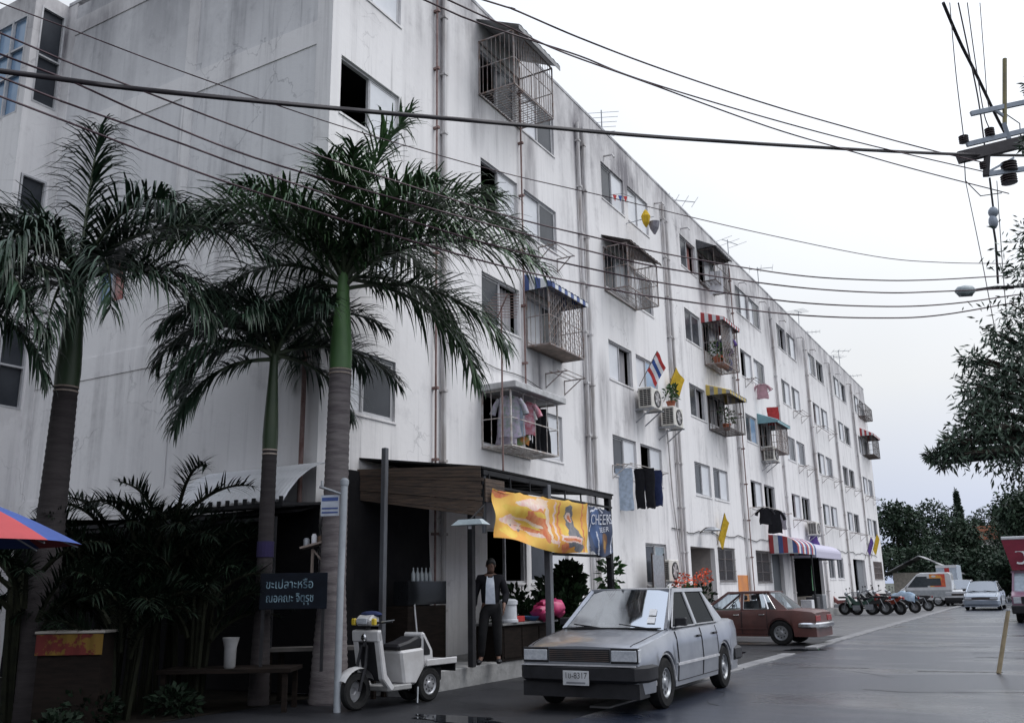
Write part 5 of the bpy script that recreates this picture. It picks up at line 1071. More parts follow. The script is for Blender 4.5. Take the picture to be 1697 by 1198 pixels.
e2 = ed[:21]; e2 = list(e2); hand(s2, e2, 'lw', s2['lw'][0], (-.2, -1, -.2), (-1, .1, .1)); hand(s2, e2, 'rw', s2['rw'][0], (.2, -1, -.2), (1, .1, .1))
skin('body', s2, e2, SKIN, sit, root='pel')
j2 = {k: (s2[k][0], tuple(a*1.12+.008 for a in (s2[k][1] if isinstance(s2[k][1], tuple) else (s2[k][1], s2[k][1])))) for k in ('pel', 'wst', 'che', 'shd', 'ls', 'le', 'rs', 're')}
skin('shirt', j2, [('pel', 'wst'), ('wst', 'che'), ('che', 'shd'), ('shd', 'ls'), ('ls', 'le'), ('shd', 'rs'), ('rs', 're')], BLUE, sit, root='pel')
t2 = {k: (s2[k][0], tuple(a*1.12+.01 for a in (s2[k][1] if isinstance(s2[k][1], tuple) else (s2[k][1], s2[k][1])))) for k in ('pel', 'lh', 'lk', 'la', 'rh', 'rk', 'ra')}
skin('trousers', t2, [('pel', 'lh'), ('lh', 'lk'), ('lk', 'la'), ('pel', 'rh'), ('rh', 'rk'), ('rk', 'ra')], NAVY, sit, root='pel')
head_parts(sit, (0, -.065, 1.085), 0)
so_ = thing('stool', 'low wooden stool under the seated person', 'stool', (-9.6, sx_.y, .304), radians(20)); MB().bx(-.16, .16, -.13, .15, .25, .29).build('seat', DWOOD, so_)
for x in (-.12, .12):
    for y in (-.1, .12): MB().bx(x-.02, x+.02, y-.02, y+.02, 0, .25).build('leg', DWOOD, so_)
# ------------------------------------------------------------------ vehicles
CARG = glass('car_glass', (.30, .34, .37), .55); CARGD = glass('dark_car_glass', (.05, .055, .065), .06); FARG = glass('distant_car_glass', (.16, .18, .21), .3); LENS = M('headlamp_lens', (.50, .52, .55), .12, (.36, .38, .42), scale=30, coat=.5)
SEATM = M('dark_seat_cloth', (.03, .03, .034), .9); RIMM = M('wheel_metal', (.34, .35, .37), .4, (.24, .25, .26), metal=.6, scale=8); AMBER = M('amber_lens', (.55, .22, .02), .25); TAILR = M('tail_lamp_red', (.30, .02, .02), .25)
PLATE = M('number_plate_white', (.55, .56, .58), .5); INK = M('black_ink', (.02, .02, .022), .6)
_wheel = {}
def wheel(parent, x, y, R, side, rim=RIMM, w=.17):
    k = (R, rim.name, w)
    if k not in _wheel:
        t = MB().lathe([(R*.62, -w/2), (R*.90, -w/2), (R, -w*.34), (R, w*.34), (R*.90, w/2), (R*.62, w/2)], 28, axis='x', caps=False)
        t.lathe([(R*.62, w/2), (R*.62, -w/2)], 28, axis='x', caps=False)
        r = MB().lathe([(R*.63, .02), (R*.63, w*.42), (R*.56, w*.44), (R*.50, w*.30), (R*.22, w*.34), (R*.16, w*.46), (0, w*.47)], 28, axis='x', caps=False)
        h = MB()
        for i in range(8): a = 2*pi*i/8; h.lathe([(R*.065, w*.33), (R*.065, w*.335), (0, w*.336)], 8, (0, R*.37*cos(a), R*.37*sin(a)), axis='x', caps=False)
        _wheel[k] = (t.mesh('tyre', RUBBER, smooth=35), r.mesh('rim', rim, smooth=35), h.mesh('rim_hole', BLACKP))
    t, r, h = _wheel[k]
    o = place('wheel', None, parent, (x, y, R), (0, 0, 0 if side > 0 else pi)); place('tyre', t, o); place('rim', r, o); place('rim_holes', h, o); return o
def lerp_tab(tab, y):
    for (a, b), (c, d) in zip(tab, tab[1:]):
        if a <= y <= c: return b+(d-b)*(y-a)/(c-a)
    return tab[0][1] if y < tab[0][0] else tab[-1][1]
def belt_z(P): return lerp_tab(P['top'], P['cab'][0])
def sedan(label, loc, rz, P, sc=1., group='parked and driving cars', plate=None, stickers=False, cat='car', name='sedan'):
    """Saloon car, nose along +y: lofted lower body with real wheel arches, glazed cabin, doors, lamps, bumpers."""
    t = thing(name, label, cat, loc, rz, group); t.scale = (sc, sc, sc)
    L, W, yf, yr, R = P['L'], P['W'], P['yf'], P['yr'], P.get('R', .285); ze = P['top']; zb0 = P.get('zb', .20); pm = P['paint']; gl_ = P.get('glass', CARG); dk = P.get('bumper', BLACKP)
    AR = R+.045; ys = set([-L/2, L/2]); k = 46
    for i in range(k+1): ys.add(round(-L/2+L*i/k, 4))
    for yc in (yf, yr):
        for i in range(13): ys.add(round(yc+AR*cos(pi*i/12), 4))
    ys = sorted(ys)
    def plan(y): q = abs(y)/(L/2); return 1-(.015*q*q if q < .72 else .0078+.085*((q-.72)/.28)**2)
    def section(y):
        w = W/2*plan(y); zt = lerp_tab(ze, y); zb = zb0
        for yc in (yf, yr):
            d = abs(y-yc)
            if d < AR-1e-4: zb = max(zb, R+sqrt(AR*AR-d*d))
        e = max(0, (abs(y)-(L/2-.08))/.08)*.06
        zm = max(.50, zb+.035); z4 = max(zt-.13, zm+.03)
        return [(0, zb+.0), (w*.80, zb), (w*.965, zb+.012), (w*(1-e*.2), zm), (w*.985, z4), (w*.945, zt-.025-e*.3), (w*.86, zt-e*.3), (0, zt+.018-e*.3)]
    body = MB(); ns = 8; rows = [section(y) for y in ys]; cab = (P['cab'][3]-.02, P['cab'][0]+.02)
    for sgn in (1, -1):
        vs = [(sgn*x, y, z) for y, r_ in zip(ys, rows) for x, z in r_]; fs0, fs1 = [], []
        for i in range(len(ys)-1):
            for j in range(ns-1):
                f = (i*ns+j, (i+1)*ns+j, (i+1)*ns+j+1, i*ns+j+1); ym = (ys[i]+ys[i+1])/2
                (fs1 if j < 1 or (j == 6 and cab[0] < ym < cab[1]) else fs0).append(f)
        b = len(body.v); body.v += vs; body.f += [tuple(b+q for q in f) for f in fs0+fs1]; body.m += [0]*len(fs0)+[1]*len(fs1)
        for i, q in ((0, 0), (len(ys)-1, 0)): body.f.append(tuple(b+i*ns+j for j in range(ns))); body.m.append(0)
    me = body.mesh('body', [pm, BLACKP], fix=False); bm = bmesh.new(); bm.from_mesh(me); bmesh.ops.remove_doubles(bm, verts=bm.verts, dist=1e-4); bmesh.ops.recalc_face_normals(bm, faces=bm.faces); bm.to_mesh(me); bm.free(); me.shade_smooth(); me.set_sharp_from_angle(angle=radians(44))
    place('body', me, t)
    def side_x(y, z):
        r_ = section(y)[2:6]
        for (x0, z0), (x1, z1) in zip(r_, r_[1:]):
            if z <= z1 or (x1, z1) == r_[-1]: return x0+(x1-x0)*max(0, min(1, (z-z0)/max(1e-6, z1-z0)))
    ya, yb, yc_, yd = P['cab']; zr = P['H']; belt = lambda y: lerp_tab(ze, y)+.004; bw, rw_ = W/2*.905, P.get('rw', W/2*.70)
    def gx(z): q = (z-belt(0))/(zr-.03-belt(0)); return bw+(rw_-bw)*max(0, min(1, q))
    # doors
    for sgn in (1, -1):
        for y0, y1 in P['doors']:
            def fn(u, v, y0=y0, y1=y1): y = y0+(y1-y0)*u; z = .27+(belt(y)-.035-.27)*v; return (sgn*(side_x(y, z)+.005), y, z)
            d = MB().grid(fn, 10, 8).build('door', pm, t, smooth=40); gp = MB()
            for (ua, va), (ub, vb) in (((0, 0), (0, 1)), ((1, 0), (1, 1)), ((0, 0), (1, 0))):
                for q in range(8): gp.bar(fn(ua+(ub-ua)*q/8, va+(vb-va)*q/8), fn(ua+(ub-ua)*(q+1)/8, va+(vb-va)*(q+1)/8), .009)
            gp.build('door_gap', BLACKP, d); yh = y0+.13; zh = belt(yh)-.13; x = sgn*(side_x(yh, zh)+.018)
            MB().box((x, yh, zh), (.03, .15, .028)).build('handle', P.get('trim', BLACKP), d, bevel=.006)
        mo = MB()
        for i in range(24):
            y0 = yr+AR+.02+(yf-yr-2*AR-.04)*i/24; y1 = yr+AR+.02+(yf-yr-2*AR-.04)*(i+1)/24; zz = P.get('mould', .47); mo.bar((sgn*(side_x(y0, zz)+.012), y0, zz), (sgn*(side_x(y1, zz)+.012), y1, zz), .022, .028)
        mo.build('side_moulding', P.get('mouldm', FRAME), t)
        tb = MB()
        for yc in (yf, yr):
            pts = []
            for i in range(13):
                a = pi*i/12; y = yc+(AR+.004)*cos(a); z = R+(AR+.004)*sin(a)
                if z > zb0: pts.append((sgn*(side_x(y, max(z, zb0+.03))-.004), y, z))
            tb.tube(pts, .014, 5)
        tb.build('wheel_arch_lip', P.get('arch', pm), t)
    # bonnet cut lines, cowl strip, aerial
    hl = MB()
    for s in (1, -1):
        prev = None
        for i in range(15):
            y = P['cab'][0]+.03+(L/2-.04-P['cab'][0]-.03)*i/14; sec = section(y); q = (s*sec[6][0]*.985, y, sec[6][1]+.002+.018*.02)
            if prev: hl.bar(prev, q, .010, .006)
            prev = q
    hl.build('bonnet_gap', BLACKP, t)
    MB().bx(-W/2*.80, W/2*.80, P['cab'][0]-.005, P['cab'][0]+.075, belt_z(P)+.010, belt_z(P)+.026).build('cowl_strip', BLACKP, t)
    MB().tube([(-W/2*.86, P['cab'][0]-.1, belt_z(P)), (-W/2*.80, P['cab'][0]-.42, belt_z(P)+.55)], .005, 5).build('aerial', CHROME, t)
    # cabin
    cb = MB()
    def pil(p, q, w_=.05, h_=.045):
        for s in (1, -1): cb.bar((s*p[0], p[1], p[2]), (s*q[0], q[1], q[2]), w_, h_, up=(s, 0, .3))
    zt = zr-.045
    pil((bw-.03, ya-.03, belt(ya)-.01), (rw_-.005, yb, zt), .055); pil((bw-.01, P['bp'], belt(P['bp'])), (rw_-.005, P['bp']+.01, zt), .07, .03)
    pil((rw_-.005, yb+.02, zt), (rw_-.005, yc_-.02, zt), .05)
    q1, q2 = P['cp']
    for s in (1, -1):
        o = .012; c_ = [(s*(bw+o-.015), q2, belt(q2)-.01), (s*(bw-.045), yd, belt(yd)-.01), (s*(rw_-.01), yc_, zt), (s*(rw_+o-.01), q1, zt)]
        i_ = [(a[0]-s*.03, a[1], a[2]) for a in c_]; cb.add(c_+i_, [(0, 1, 2, 3), (7, 6, 5, 4), (0, 4, 5, 1), (1, 5, 6, 2), (2, 6, 7, 3), (3, 7, 4, 0)])
    def roof(u, v): y = yb+.02+(yc_-yb-.04)*v; x = (u-.5)*2*(rw_+.008); return (x, y, zr-.035*(2*u-1)**4-.022*(2*v-1)**2-.003)
    cb.grid(roof, 12, 10); cb.grid(lambda u, v: (roof(u, v)[0]*.98, roof(u, v)[1], roof(u, v)[2]-.04), 12, 10)
    cb.bar((-rw_, yb+.0, zt+.008), (rw_, yb+.0, zt+.008), .06, .035).bar((-rw_, yc_, zt+.008), (rw_, yc_, zt+.008), .06, .035)
    cb.build('roof', pm, t, smooth=40)
    def pane(nm, c, cv=0., n=8, mat=gl_):
        c = [Vector(q) for q in c]
        def fn(u, v): a = c[0].lerp(c[1], u).lerp(c[3].lerp(c[2], u), v); k = cv*4*u*(1-u); return (a.x, a.y+k, a.z+abs(k)*.3)
        return MB().grid(fn, n, 4).build(nm, mat, t, smooth=60, fix=False)
    ws = pane('windscreen', [(-bw+.04, ya-.015, belt(ya)-.005), (bw-.04, ya-.015, belt(ya)-.005), (rw_-.02, yb+.01, zt), (-rw_+.02, yb+.01, zt)], .06)
    pane('rear_window', [(-bw+.07, yd+.02, belt(yd)), (bw-.07, yd+.02, belt(yd)), (rw_-.03, yc_-.01, zt), (-rw_+.03, yc_-.01, zt)], -.05)
    fd, rd = P['doors'][0], P['doors'][-1]
    for s in (1, -1):
        for (b0, b1, t0, t1) in P['wins']:
            z0, z1 = belt(b0), zt-.01; pane('side_window', [(s*(gx(z0)-.012), b0, z0), (s*(gx(z0)-.012), b1, z0), (s*(gx(z1)-.012), t1, z1), (s*(gx(z1)-.012), t0, z1)], 0, 2, P.get('sglass', gl_))
        fr = MB()
        for (b0, b1, t0, t1) in P['wins']:
            z0, z1 = belt(b0)+.004, zt-.008; q = [(s*(gx(z0)-.006), b0, z0), (s*(gx(z0)-.006), b1, z0), (s*(gx(z1)-.006), t1, z1), (s*(gx(z1)-.006), t0, z1)]
            for a, b in zip(q, q[1:]+q[:1]): fr.bar(a, b, .016)
        fr.build('window_trim', P.get('wtrim', FRAME), t)
        m_ = MB(); m_.box((s*(bw+.075), ya-.30, belt(ya)+.085), (.15, .07, .10)).bar((s*(bw-.03), ya-.28, belt(ya)+.02), (s*(bw+.06), ya-.30, belt(ya)+.07), .03); m_.build('wing_mirror', P.get('mirror', BLACKP), t, bevel=.012)
    it = MB()
    for s in (1, -1):
        it.bx(s*.34-.22, s*.34+.22, P['bp']-.02, P['bp']+.10, .55, 1.08).bx(s*.34-.12, s*.34+.12, P['bp']-.01, P['bp']+.07, 1.10, 1.23)
    it.bx(-.60, .60, yc_-.02, yc_+.10, .6, 1.05); it.build('seat', SEATM, t, bevel=.025)
    MB().bx(-bw+.06, bw-.06, ya-.42, ya-.06, .8, belt(ya)+.01).build('dashboard', SEATM, t, bevel=.02)
    MB().lathe([(.17, -.012), (.185, 0), (.17, .012)], 18, (.34, ya-.50, belt(ya)+.02), axis='y', caps=False).build('steering_wheel', BLACKP, t)
    wp = MB(); zz = belt(ya)
    for x0, x1 in ((.12, .55), (-.50, -.08)): wp.bar((x0, ya+.025, zz+.012), (x1, ya-.03, zz+.06), .014); 
    wp.build('wiper', BLACKP, t)
    # nose and tail
    yn = L/2; zt = lerp_tab(ze, yn); wf_ = W/2*plan(yn)
    hx0, hx1 = P['lamp']; h0, h1 = P['lz']
    MB().bx(-hx0+.01, hx0-.01, yn-.02, yn+.012, h0, h1).build('grille', BLACKP, t, bevel=.004)
    for i in range(6): MB().bx(-hx0+.02, hx0-.02, yn+.013, yn+.022, h0+.012+(h1-h0-.02)*i/6, h0+.020+(h1-h0-.02)*i/6).build('grille_slat', P.get('slat', DGRILLE), t)
    for s in (1, -1):
        a, b = sorted((s*hx0, s*hx1)); o = MB().bx(a, b, yn-.05, yn+.010, h0-.012, h1+.012).build('headlight', BLACKP, t, bevel=.004); MB().bx(a+.012, b-.012, yn+.0105, yn+.022, h0+.012, h1-.012).build('lens', LENS, o, bevel=.005)
        a, b = sorted((s*(hx1+.006), s*(wf_-.005))); MB().bx(a, b, yn-.10, yn-.004, h0, h1).build('indicator', P.get('ind', LENS), t, bevel=.008)
        a, b = sorted((s*.30, s*(W/2*plan(-yn)-.02))); MB().bx(a, b, -yn-.014, -yn+.06, h0+.02, h1+.03).build('tail_lamp', TAILR, t, bevel=.005)
    b0, b1 = P['bz']
    def bump(sg):
        m = MB(); pts = [(-W/2+.0, sg*(yn-.42)), (-W/2-.012, sg*(yn-.10)), (-W/2+.10, sg*(yn+.07)), (0, sg*(yn+.10)), (W/2-.10, sg*(yn+.07)), (W/2+.012, sg*(yn-.10)), (W/2-.0, sg*(yn-.42))]
        zs = [(b0, -.03), (b0+.03, .0), (b1-.03, .0), (b1, -.03)]; vs = [(x*(1+o/W*2), y+sg*o, z) for z, o in zs for x, y in pts]; n = len(pts)
        m.add(vs, [(k*n+i, k*n+i+1, (k+1)*n+i+1, (k+1)*n+i) for k in range(3) for i in range(n-1)])
        vs = [(x*.93, y-sg*.06, z) for z in (b0, b1) for x, y in pts]; m.add(vs, [(i, i+1, n+i+1, n+i) for i in range(n-1)])
        m.add([(x*(1-.06/W), y-sg*.03, b1) for x, y in pts]+[(x*.90, y-sg*.12, b1) for x, y in pts], [(i, i+1, n+i+1, n+i) for i in range(n-1)])
        return m.build('bumper', dk, t, smooth=40)
    bump(1); bump(-1)
    MB().bar((-W/2+.08, yn+.07, b1-.004), (W/2-.08, yn+.07, b1-.004), .02, .014).build('bumper_strip', FRAME, t)
    MB().bx(-W/2+.07, W/2-.07, yn-.30, yn+.012, .17, b0-.005).build('front_apron', P.get('apron', BLACKP), t)
    if plate:
        o = MB().bx(-.165, .165, yn+.105, yn+.113, b0-.03, b0+.13).build('number_plate', PLATE, t, bevel=.003)
        me = text_mesh(plate, .095, width=.9); me.materials.append(INK); place('lettering', me, o, (0, yn+.1145, b0+.075), (pi/2, 0, pi)); MB().bx(-.12, .12, yn+.1135, yn+.115, b0-.012, b0+.008).build('province_line', M('grey_ink', (.2, .21, .23), .6), o)
    if stickers:
        zt_ = zr-.045
        for i in range(2):
            cq = [Vector(q) for q in ((-bw+.04, ya-.015, belt(ya)-.005), (bw-.04, ya-.015, belt(ya)-.005), (rw_-.02, yb+.01, zt_), (-rw_+.02, yb+.01, zt_))]
            def wsp(u, v): a = cq[0].lerp(cq[1], u).lerp(cq[3].lerp(cq[2], u), v); k_ = .06*4*u*(1-u); return Vector((a.x, a.y+k_+.010, a.z+k_*.3+.006))
            v0 = .14+.19*i; MB().add([wsp(.10, v0), wsp(.175, v0), wsp(.175, v0+.16), wsp(.10, v0+.16)], [(0, 1, 2, 3)]).build('tax_sticker', PLATE, t, fix=False)
    for y in (yf, yr):
        for s in (1, -1): wheel(t, s*(W/2-.105), y, R, s, P.get('rim', RIMM))
    return t
SILVER = M('worn_silver_paint', (.36, .375, .41), .33, (.27, .285, .32), scale=2.2, metal=.72, coat=.4); MAROON = M('faded_maroon_paint', (.115, .040, .034), .5, (.065, .026, .024), scale=2, coat=.25); BGREY = M('blue_grey_paint', (.26, .30, .36), .3, (.22, .26, .32), metal=.4, coat=.6); WHITEP = paint('white_car_paint', (.60, .61, .63))
SP = dict(arch=FRAME, sglass=CARGD, L=4.05, W=1.62, H=1.385, yf=1.27, yr=-1.13, R=.285, top=[(-2.03, .885), (-1.9, .915), (-1.45, .925), (-1.0, .895), (.9, .885), (1.0, .875), (1.55, .81), (2.03, .735)], cab=(1.0, .30, -.92, -1.46), doors=[(-.10, .86), (-.80, -.12)], bp=-.11, cp=(-.86, -1.02),
          wins=[(-.07, .82, -.07, .26), (-.98, -.15, -.84, -.15)], lamp=(.40, .735), lz=(.560, .705), bz=(.34, .53), paint=SILVER, mouldm=FRAME)
car = sedan('silver boxy saloon with square headlights parked across the kerb strip', (-5.30, 12.85, .004), pi+radians(1.0), SP, 1.07, plate='1ข-8317', stickers=True)
RP = dict(L=4.12, W=1.58, H=1.34, yf=1.30, yr=-1.17, R=.295, top=[(-2.06, .80), (-1.95, .835), (-1.55, .875), (-1.0, .875), (.7, .855), (1.0, .85), (1.7, .80), (2.06, .74)], cab=(.92, .22, -.86, -1.36), doors=[(-.16, .78), (-.84, -.18)], bp=-.17, cp=(-.80, -1.08), wins=[(-.13, .74, -.13, .18), (-.86, -.21, -.70, -.21), (-1.06, -.88, -.80, -.72)],
          lamp=(.42, .70), lz=(.56, .69), bz=(.42, .55), paint=MAROON, bumper=CHROME, trim=CHROME, mirror=CHROME, wtrim=CHROME, mould=.40, glass=glass('clear_car_glass', (.80, .86, .90), .6), mouldm=MAROON)
sedan('faded maroon saloon with chrome rear bumper parked nose to the building', (-7.28, 24.95, .004), pi/2+radians(-4), RP, 1.0)
FP = dict(glass=FARG, L=4.3, W=1.68, H=1.42, yf=1.35, yr=-1.25, R=.30, top=[(-2.15, .88), (-1.6, .95), (-1.2, .93), (.9, .91), (1.1, .89), (1.75, .80), (2.15, .66)], cab=(1.15, .30, -.95, -1.65), doors=[(-.10, .92), (-.85, -.12)], bp=-.11, cp=(-.86, -1.15), wins=[(-.07, .92, -.07, .26), (-1.08, -.15, -.86, -.15)],
          lamp=(.40, .74), lz=(.52, .63), bz=(.26, .50), paint=BGREY, bumper=BGREY, apron=BGREY)
c = on_z(1631, 1011, 0); sedan('blue-grey rounded saloon coming along the road with its headlights to the camera', (c.x, c.y+2.1, .004), pi-radians(2), FP, 1.05)
WP = dict(FP); WP.update(paint=WHITEP, bumper=BLACKP, apron=BLACKP, H=1.52, lz=(.60, .72), top=[(-2.15, .95), (-1.6, 1.0), (-1.2, .98), (.9, .96), (1.1, .95), (1.75, .90), (2.15, .84)])
c = on_z(1592, 1004, 0); sedan('white saloon with a dark front parked behind the blue-grey one', (c.x, c.y+2.2, .004), pi, WP, 1.05)
# advert-board pickup at the road's right edge
REDB = M('maroon_board', (.24, .025, .05), .6, (.18, .02, .04), scale=3); PUR_ = paint('plum_paint', (.20, .10, .15))
c = on_z(1681, 1030, 0)
bt = thing('minibus_taxi', 'plum coloured taxi truck carrying a big maroon lettered board above its windscreen', 'truck', (c.x+.98, c.y+.6, .004), pi)
b = MB(); b.prism([(-2.6, .45), (1.75, .45), (1.85, .55), (1.85, .95), (1.5, 1.08), (.95, 1.12), (-2.6, 1.12)], -.92, .92, axis='x'); b.build('body', PUR_, bt, bevel=.03)
cbn = MB()
for s in (1, -1): cbn.bar((s*.86, .95, 1.1), (s*.78, .45, 1.78), .07).bar((s*.86, -.3, 1.1), (s*.8, -.3, 1.78), .07)
cbn.bx(-.86, .86, -2.5, .5, 1.76, 1.84); cbn.build('cab_roof', PUR_, bt)
MB().add([(-.82, .93, 1.12), (.82, .93, 1.12), (.76, .47, 1.76), (-.76, .47, 1.76)], [(0, 1, 2, 3)]).build('windscreen', M('pale_windscreen', (.34, .40, .46), .1), bt)
MB().bx(-.90, .90, -2.55, -.32, 1.13, 1.755).build('passenger_box', BLACKP, bt)
MB().bx(-.95, .95, 1.80, 1.98, .32, .62).build('bumper', BLACKP, bt, bevel=.03); MB().bx(-.6, .6, 1.852, 1.87, .66, .92).build('grille', BLACKP, bt)
for s in (1, -1): MB().bx(min(s*.62, s*.86), max(s*.62, s*.86), 1.845, 1.875, .68, .90).build('headlight', LENS, bt, bevel=.01); wheel(bt, s*.76, 1.15, .34, s, w=.2); wheel(bt, s*.76, -1.6, .34, s, w=.2)
tp = MB(); tp.add([(-.80, .62, 1.86), (.80, .62, 1.86), (1.02, .78, 2.98), (-1.02, .78, 2.98), (-.80, .40, 1.86), (.80, .40, 1.86), (1.02, .50, 2.98), (-1.02, .50, 2.98)], [(0, 1, 2, 3), (7, 6, 5, 4), (0, 4, 5, 1), (1, 5, 6, 2), (2, 6, 7, 3), (3, 7, 4, 0)])
bo = tp.build('advert_board', REDB, bt); MB().bx(-1.02, 1.02, .49, .80, 2.985, 3.10).build('board_cap', WHITEP, bo, bevel=.02)
me = text_mesh('วิ', .95); me.materials.append(WHITEP); place('lettering', me, bo, (.42, .745, 2.36), (pi/2-.14, 0, pi))
# van seen from the side, box truck behind it
p0, p1 = on_y(1490, 992, 64), on_y(1580, 992, 64); vl = p1.x-p0.x
vn = thing('delivery_van', 'white van with a grey lower side and a red and orange poster panel, side on', 'van', ((p0.x+p1.x)/2, 65, .004), pi/2)
pf = [(-vl/2, .35), (vl/2-.15, .35), (vl/2, .6), (vl/2-.1, 1.0), (vl/2-.35, 1.15), (vl/2-1.15, 1.95), (vl/2-1.4, 2.05), (-vl/2+.1, 2.05), (-vl/2, 1.9)]
MB().prism(pf, -.82, .82, axis='x').build('body', WHITEP, vn, bevel=.04)
s = -1
GD = M('van_window', (.05, .06, .07), .1)
MB().prism([(vl/2-.55, 1.16), (vl/2-1.12, 1.82), (vl/2-1.75, 1.82), (vl/2-1.75, 1.16)], -.832, -.8, axis='x').build('side_window', GD, vn)
MB().add([(-.72, vl/2-.37, 1.20), (.72, vl/2-.37, 1.20), (.68, vl/2-1.12, 1.96), (-.68, vl/2-1.12, 1.96)], [(0, 1, 2, 3)]).build('windscreen', GD, vn)
MB().bx(-.836, -.81, -vl/2+.35, vl/2-1.9, 1.18, 1.95).build('poster_panel', M('red_orange_poster', (.55, .07, .04), .6, (.66, .30, .06), scale=1.1, lo=.48, hi=.56), vn); MB().bx(-.842, -.837, -vl/2+.6, -vl/2+1.4, 1.25, 1.70).build('rear_side_window', GD, vn)
MB().prism([(-vl/2+1.0+.14*cos(a), 1.82+.06*sin(a)) for a in [2*pi*i/10 for i in range(10)]], -.846, -.837, axis='x').build('poster_emblem', WHITEP, vn)
MB().bx(-.834, -.82, -vl/2+.05, vl/2-.2, .55, .98).build('lower_panel', M('grey_lower_panel', (.34, .36, .38), .5), vn)
for y in (vl/2-.85, -vl/2+.9):
    for s in (1, -1): wheel(vn, s*.72, y, .32, s, w=.2)
MB().bx(-.84, .84, vl/2-.02, vl/2+.06, .36, .55).build('bumper', BLACKP, vn)
p0, p1 = on_y(1556, 985, 70), on_y(1591, 985, 70); zt = on_y(1572, 936, 70).z; bw_ = p1.x-p0.x
bx_ = thing('box_truck', 'white box truck with a red stripe standing beyond the van', 'truck', ((p0.x+p1.x)/2, 71, .004), 0)
MB().bx(-bw_/2, bw_/2, -1, 2.4, .9, zt).build('cargo_box', M('pale_blue_white_box', (.46, .52, .60), .5), bx_, bevel=.03); MB().bx(-.12, .18, -1.02, -1.001, 1.0, zt-.2).build('red_stripe', RED, bx_); MB().bx(-bw_/2, bw_/2, -1.03, -1.0, zt-.18, zt).build('top_strip', WHITEP, bx_)
MB().bx(-bw_/2+.1, bw_/2-.1, -.9, 4.0, .55, .9).bx(-bw_/2+.1, bw_/2-.1, 2.5, 4.0, .9, 2.1).build('chassis_and_cab', WHITEP, bx_, bevel=.03)
for s in (1, -1): wheel(bx_, s*(bw_/2-.12), .2, .38, s, w=.22); wheel(bx_, s*(bw_/2-.12), 3.2, .38, s, w=.22)

# ------------------------------------------------------------------ motorcycles
def motorbike(label, loc, rz, pm, seat=BLACKP, basket=False, cover=None):
    t = thing('motorcycle', label, 'motorcycle', loc, rz, 'motorcycles parked along the block'); rb_ = random.Random(label); k_ = rb_.uniform(.98, 1.12); t.scale = (k_, k_, k_); t.rotation_euler = (rb_.uniform(-.02, .02), rb_.uniform(-.16, .04), rz+rb_.uniform(-.28, .28)); t.location.x += rb_.uniform(-.2, .2); t.location.y += rb_.uniform(-.25, .25)
    for y in (.62, -.60): o = wheel(t, 0, y, .28, 1, w=.085)
    b = MB(); b.prism([(.30, .62), (.42, .86), (.34, .90), (.05, .62), (-.30, .62), (-.72, .80), (-.80, .72), (-.40, .46), (.05, .42), (.22, .50)], -.075, .075, axis='x'); b.build('body', pm, t, bevel=.02)
    MB().prism([(.44, .84), (.50, .80), (.34, .34), (.24, .34)], -.17, .17, axis='x').build('leg_shield', pm, t, bevel=.02)
    MB().bx(-.10, .10, -.66, .02, .70, .79).build('seat', seat, t, bevel=.035)
    e_ = MB().bx(-.10, .10, -.12, .22, .22, .44); e_.tube([(.09, -.05, .28), (.12, -.5, .30), (.12, -.85, .36)], [.03, .035, .04], 8); e_.build('engine', STEEL, t)
    f = MB()
    for s in (-1, 1): f.tube([(s*.07, .62, .28), (s*.07, .48, .72), (s*.05, .42, .92)], .022, 6).tube([(s*.06, -.60, .28), (s*.09, -.45, .66)], .02, 6)
    f.build('fork', STEEL, t)
    h = MB().tube([(-.33, .30, 1.0), (-.12, .40, .96), (.12, .40, .96), (.33, .30, 1.0)], .016, 6); h.build('handlebar', BLACKP, t)
    MB().blob((0, .47, .95), (.10, .09, .09)).build('headlight', LENS, t, smooth=60)
    for s in (-1, 1): MB().tube([(s*.2, .36, .98), (s*.25, .36, 1.16)], .007, 5).box((s*.27, .36, 1.19), (.10, .02, .07)).build('mirror', BLACKP, t)
    fn = lambda yc: (lambda u, v: ((u-.5)*.12, yc+.31*cos(.35+2.2*v), .28+.31*sin(.35+2.2*v)))
    MB().grid(fn(.62), 3, 8).build('mudguard', pm, t, smooth=60, fix=False); MB().grid(fn(-.60), 3, 8).build('mudguard', BLACKP, t, smooth=60, fix=False)
    MB().bx(-.05, .05, -.86, -.80, .66, .76).build('tail_lamp', TAILR, t)
    if basket:
        k = MB()
        for i in range(7):
            for s in (-.14, .14): k.bar((s, .46+.04*i, .72), (s, .46+.04*i, .96), .008)
            k.bar((-.14+.047*i, .72, .72), (-.14+.047*i, .74, .96), .008)
        k.bar((-.15, .45, .96), (-.15, .74, .96), .014).bar((.15, .45, .96), (.15, .74, .96), .014).bar((-.15, .74, .96), (.15, .74, .96), .014).bx(-.14, .14, .46, .72, .71, .72); k.build('basket', STEEL, t)
    if cover:
        MB().grid(lambda u, v: ((u-.5)*.62*(1-.25*sin(pi*v)), -.72+1.1*v, .86+.16*sin(pi*v)-.9*(u-.5)**2*1.6+.03*sin(17*v+9*u)), 10, 16).build('cloth_cover', cover, t, smooth=60, fix=False)
    return t
MR = paint('motorcycle_red', (.16, .022, .02)); MO = paint('motorcycle_orange', (.30, .045, .02)); MK = paint('motorcycle_black', (.02, .02, .022)); MG = paint('motorcycle_green', (.03, .08, .06)); COV = cloth('blue_white_cover', (.36, .44, .52), (.22, .30, .40))
def spot(px, py, z=.004): p = on_z(px, py, 0); return (p.x, p.y, z)
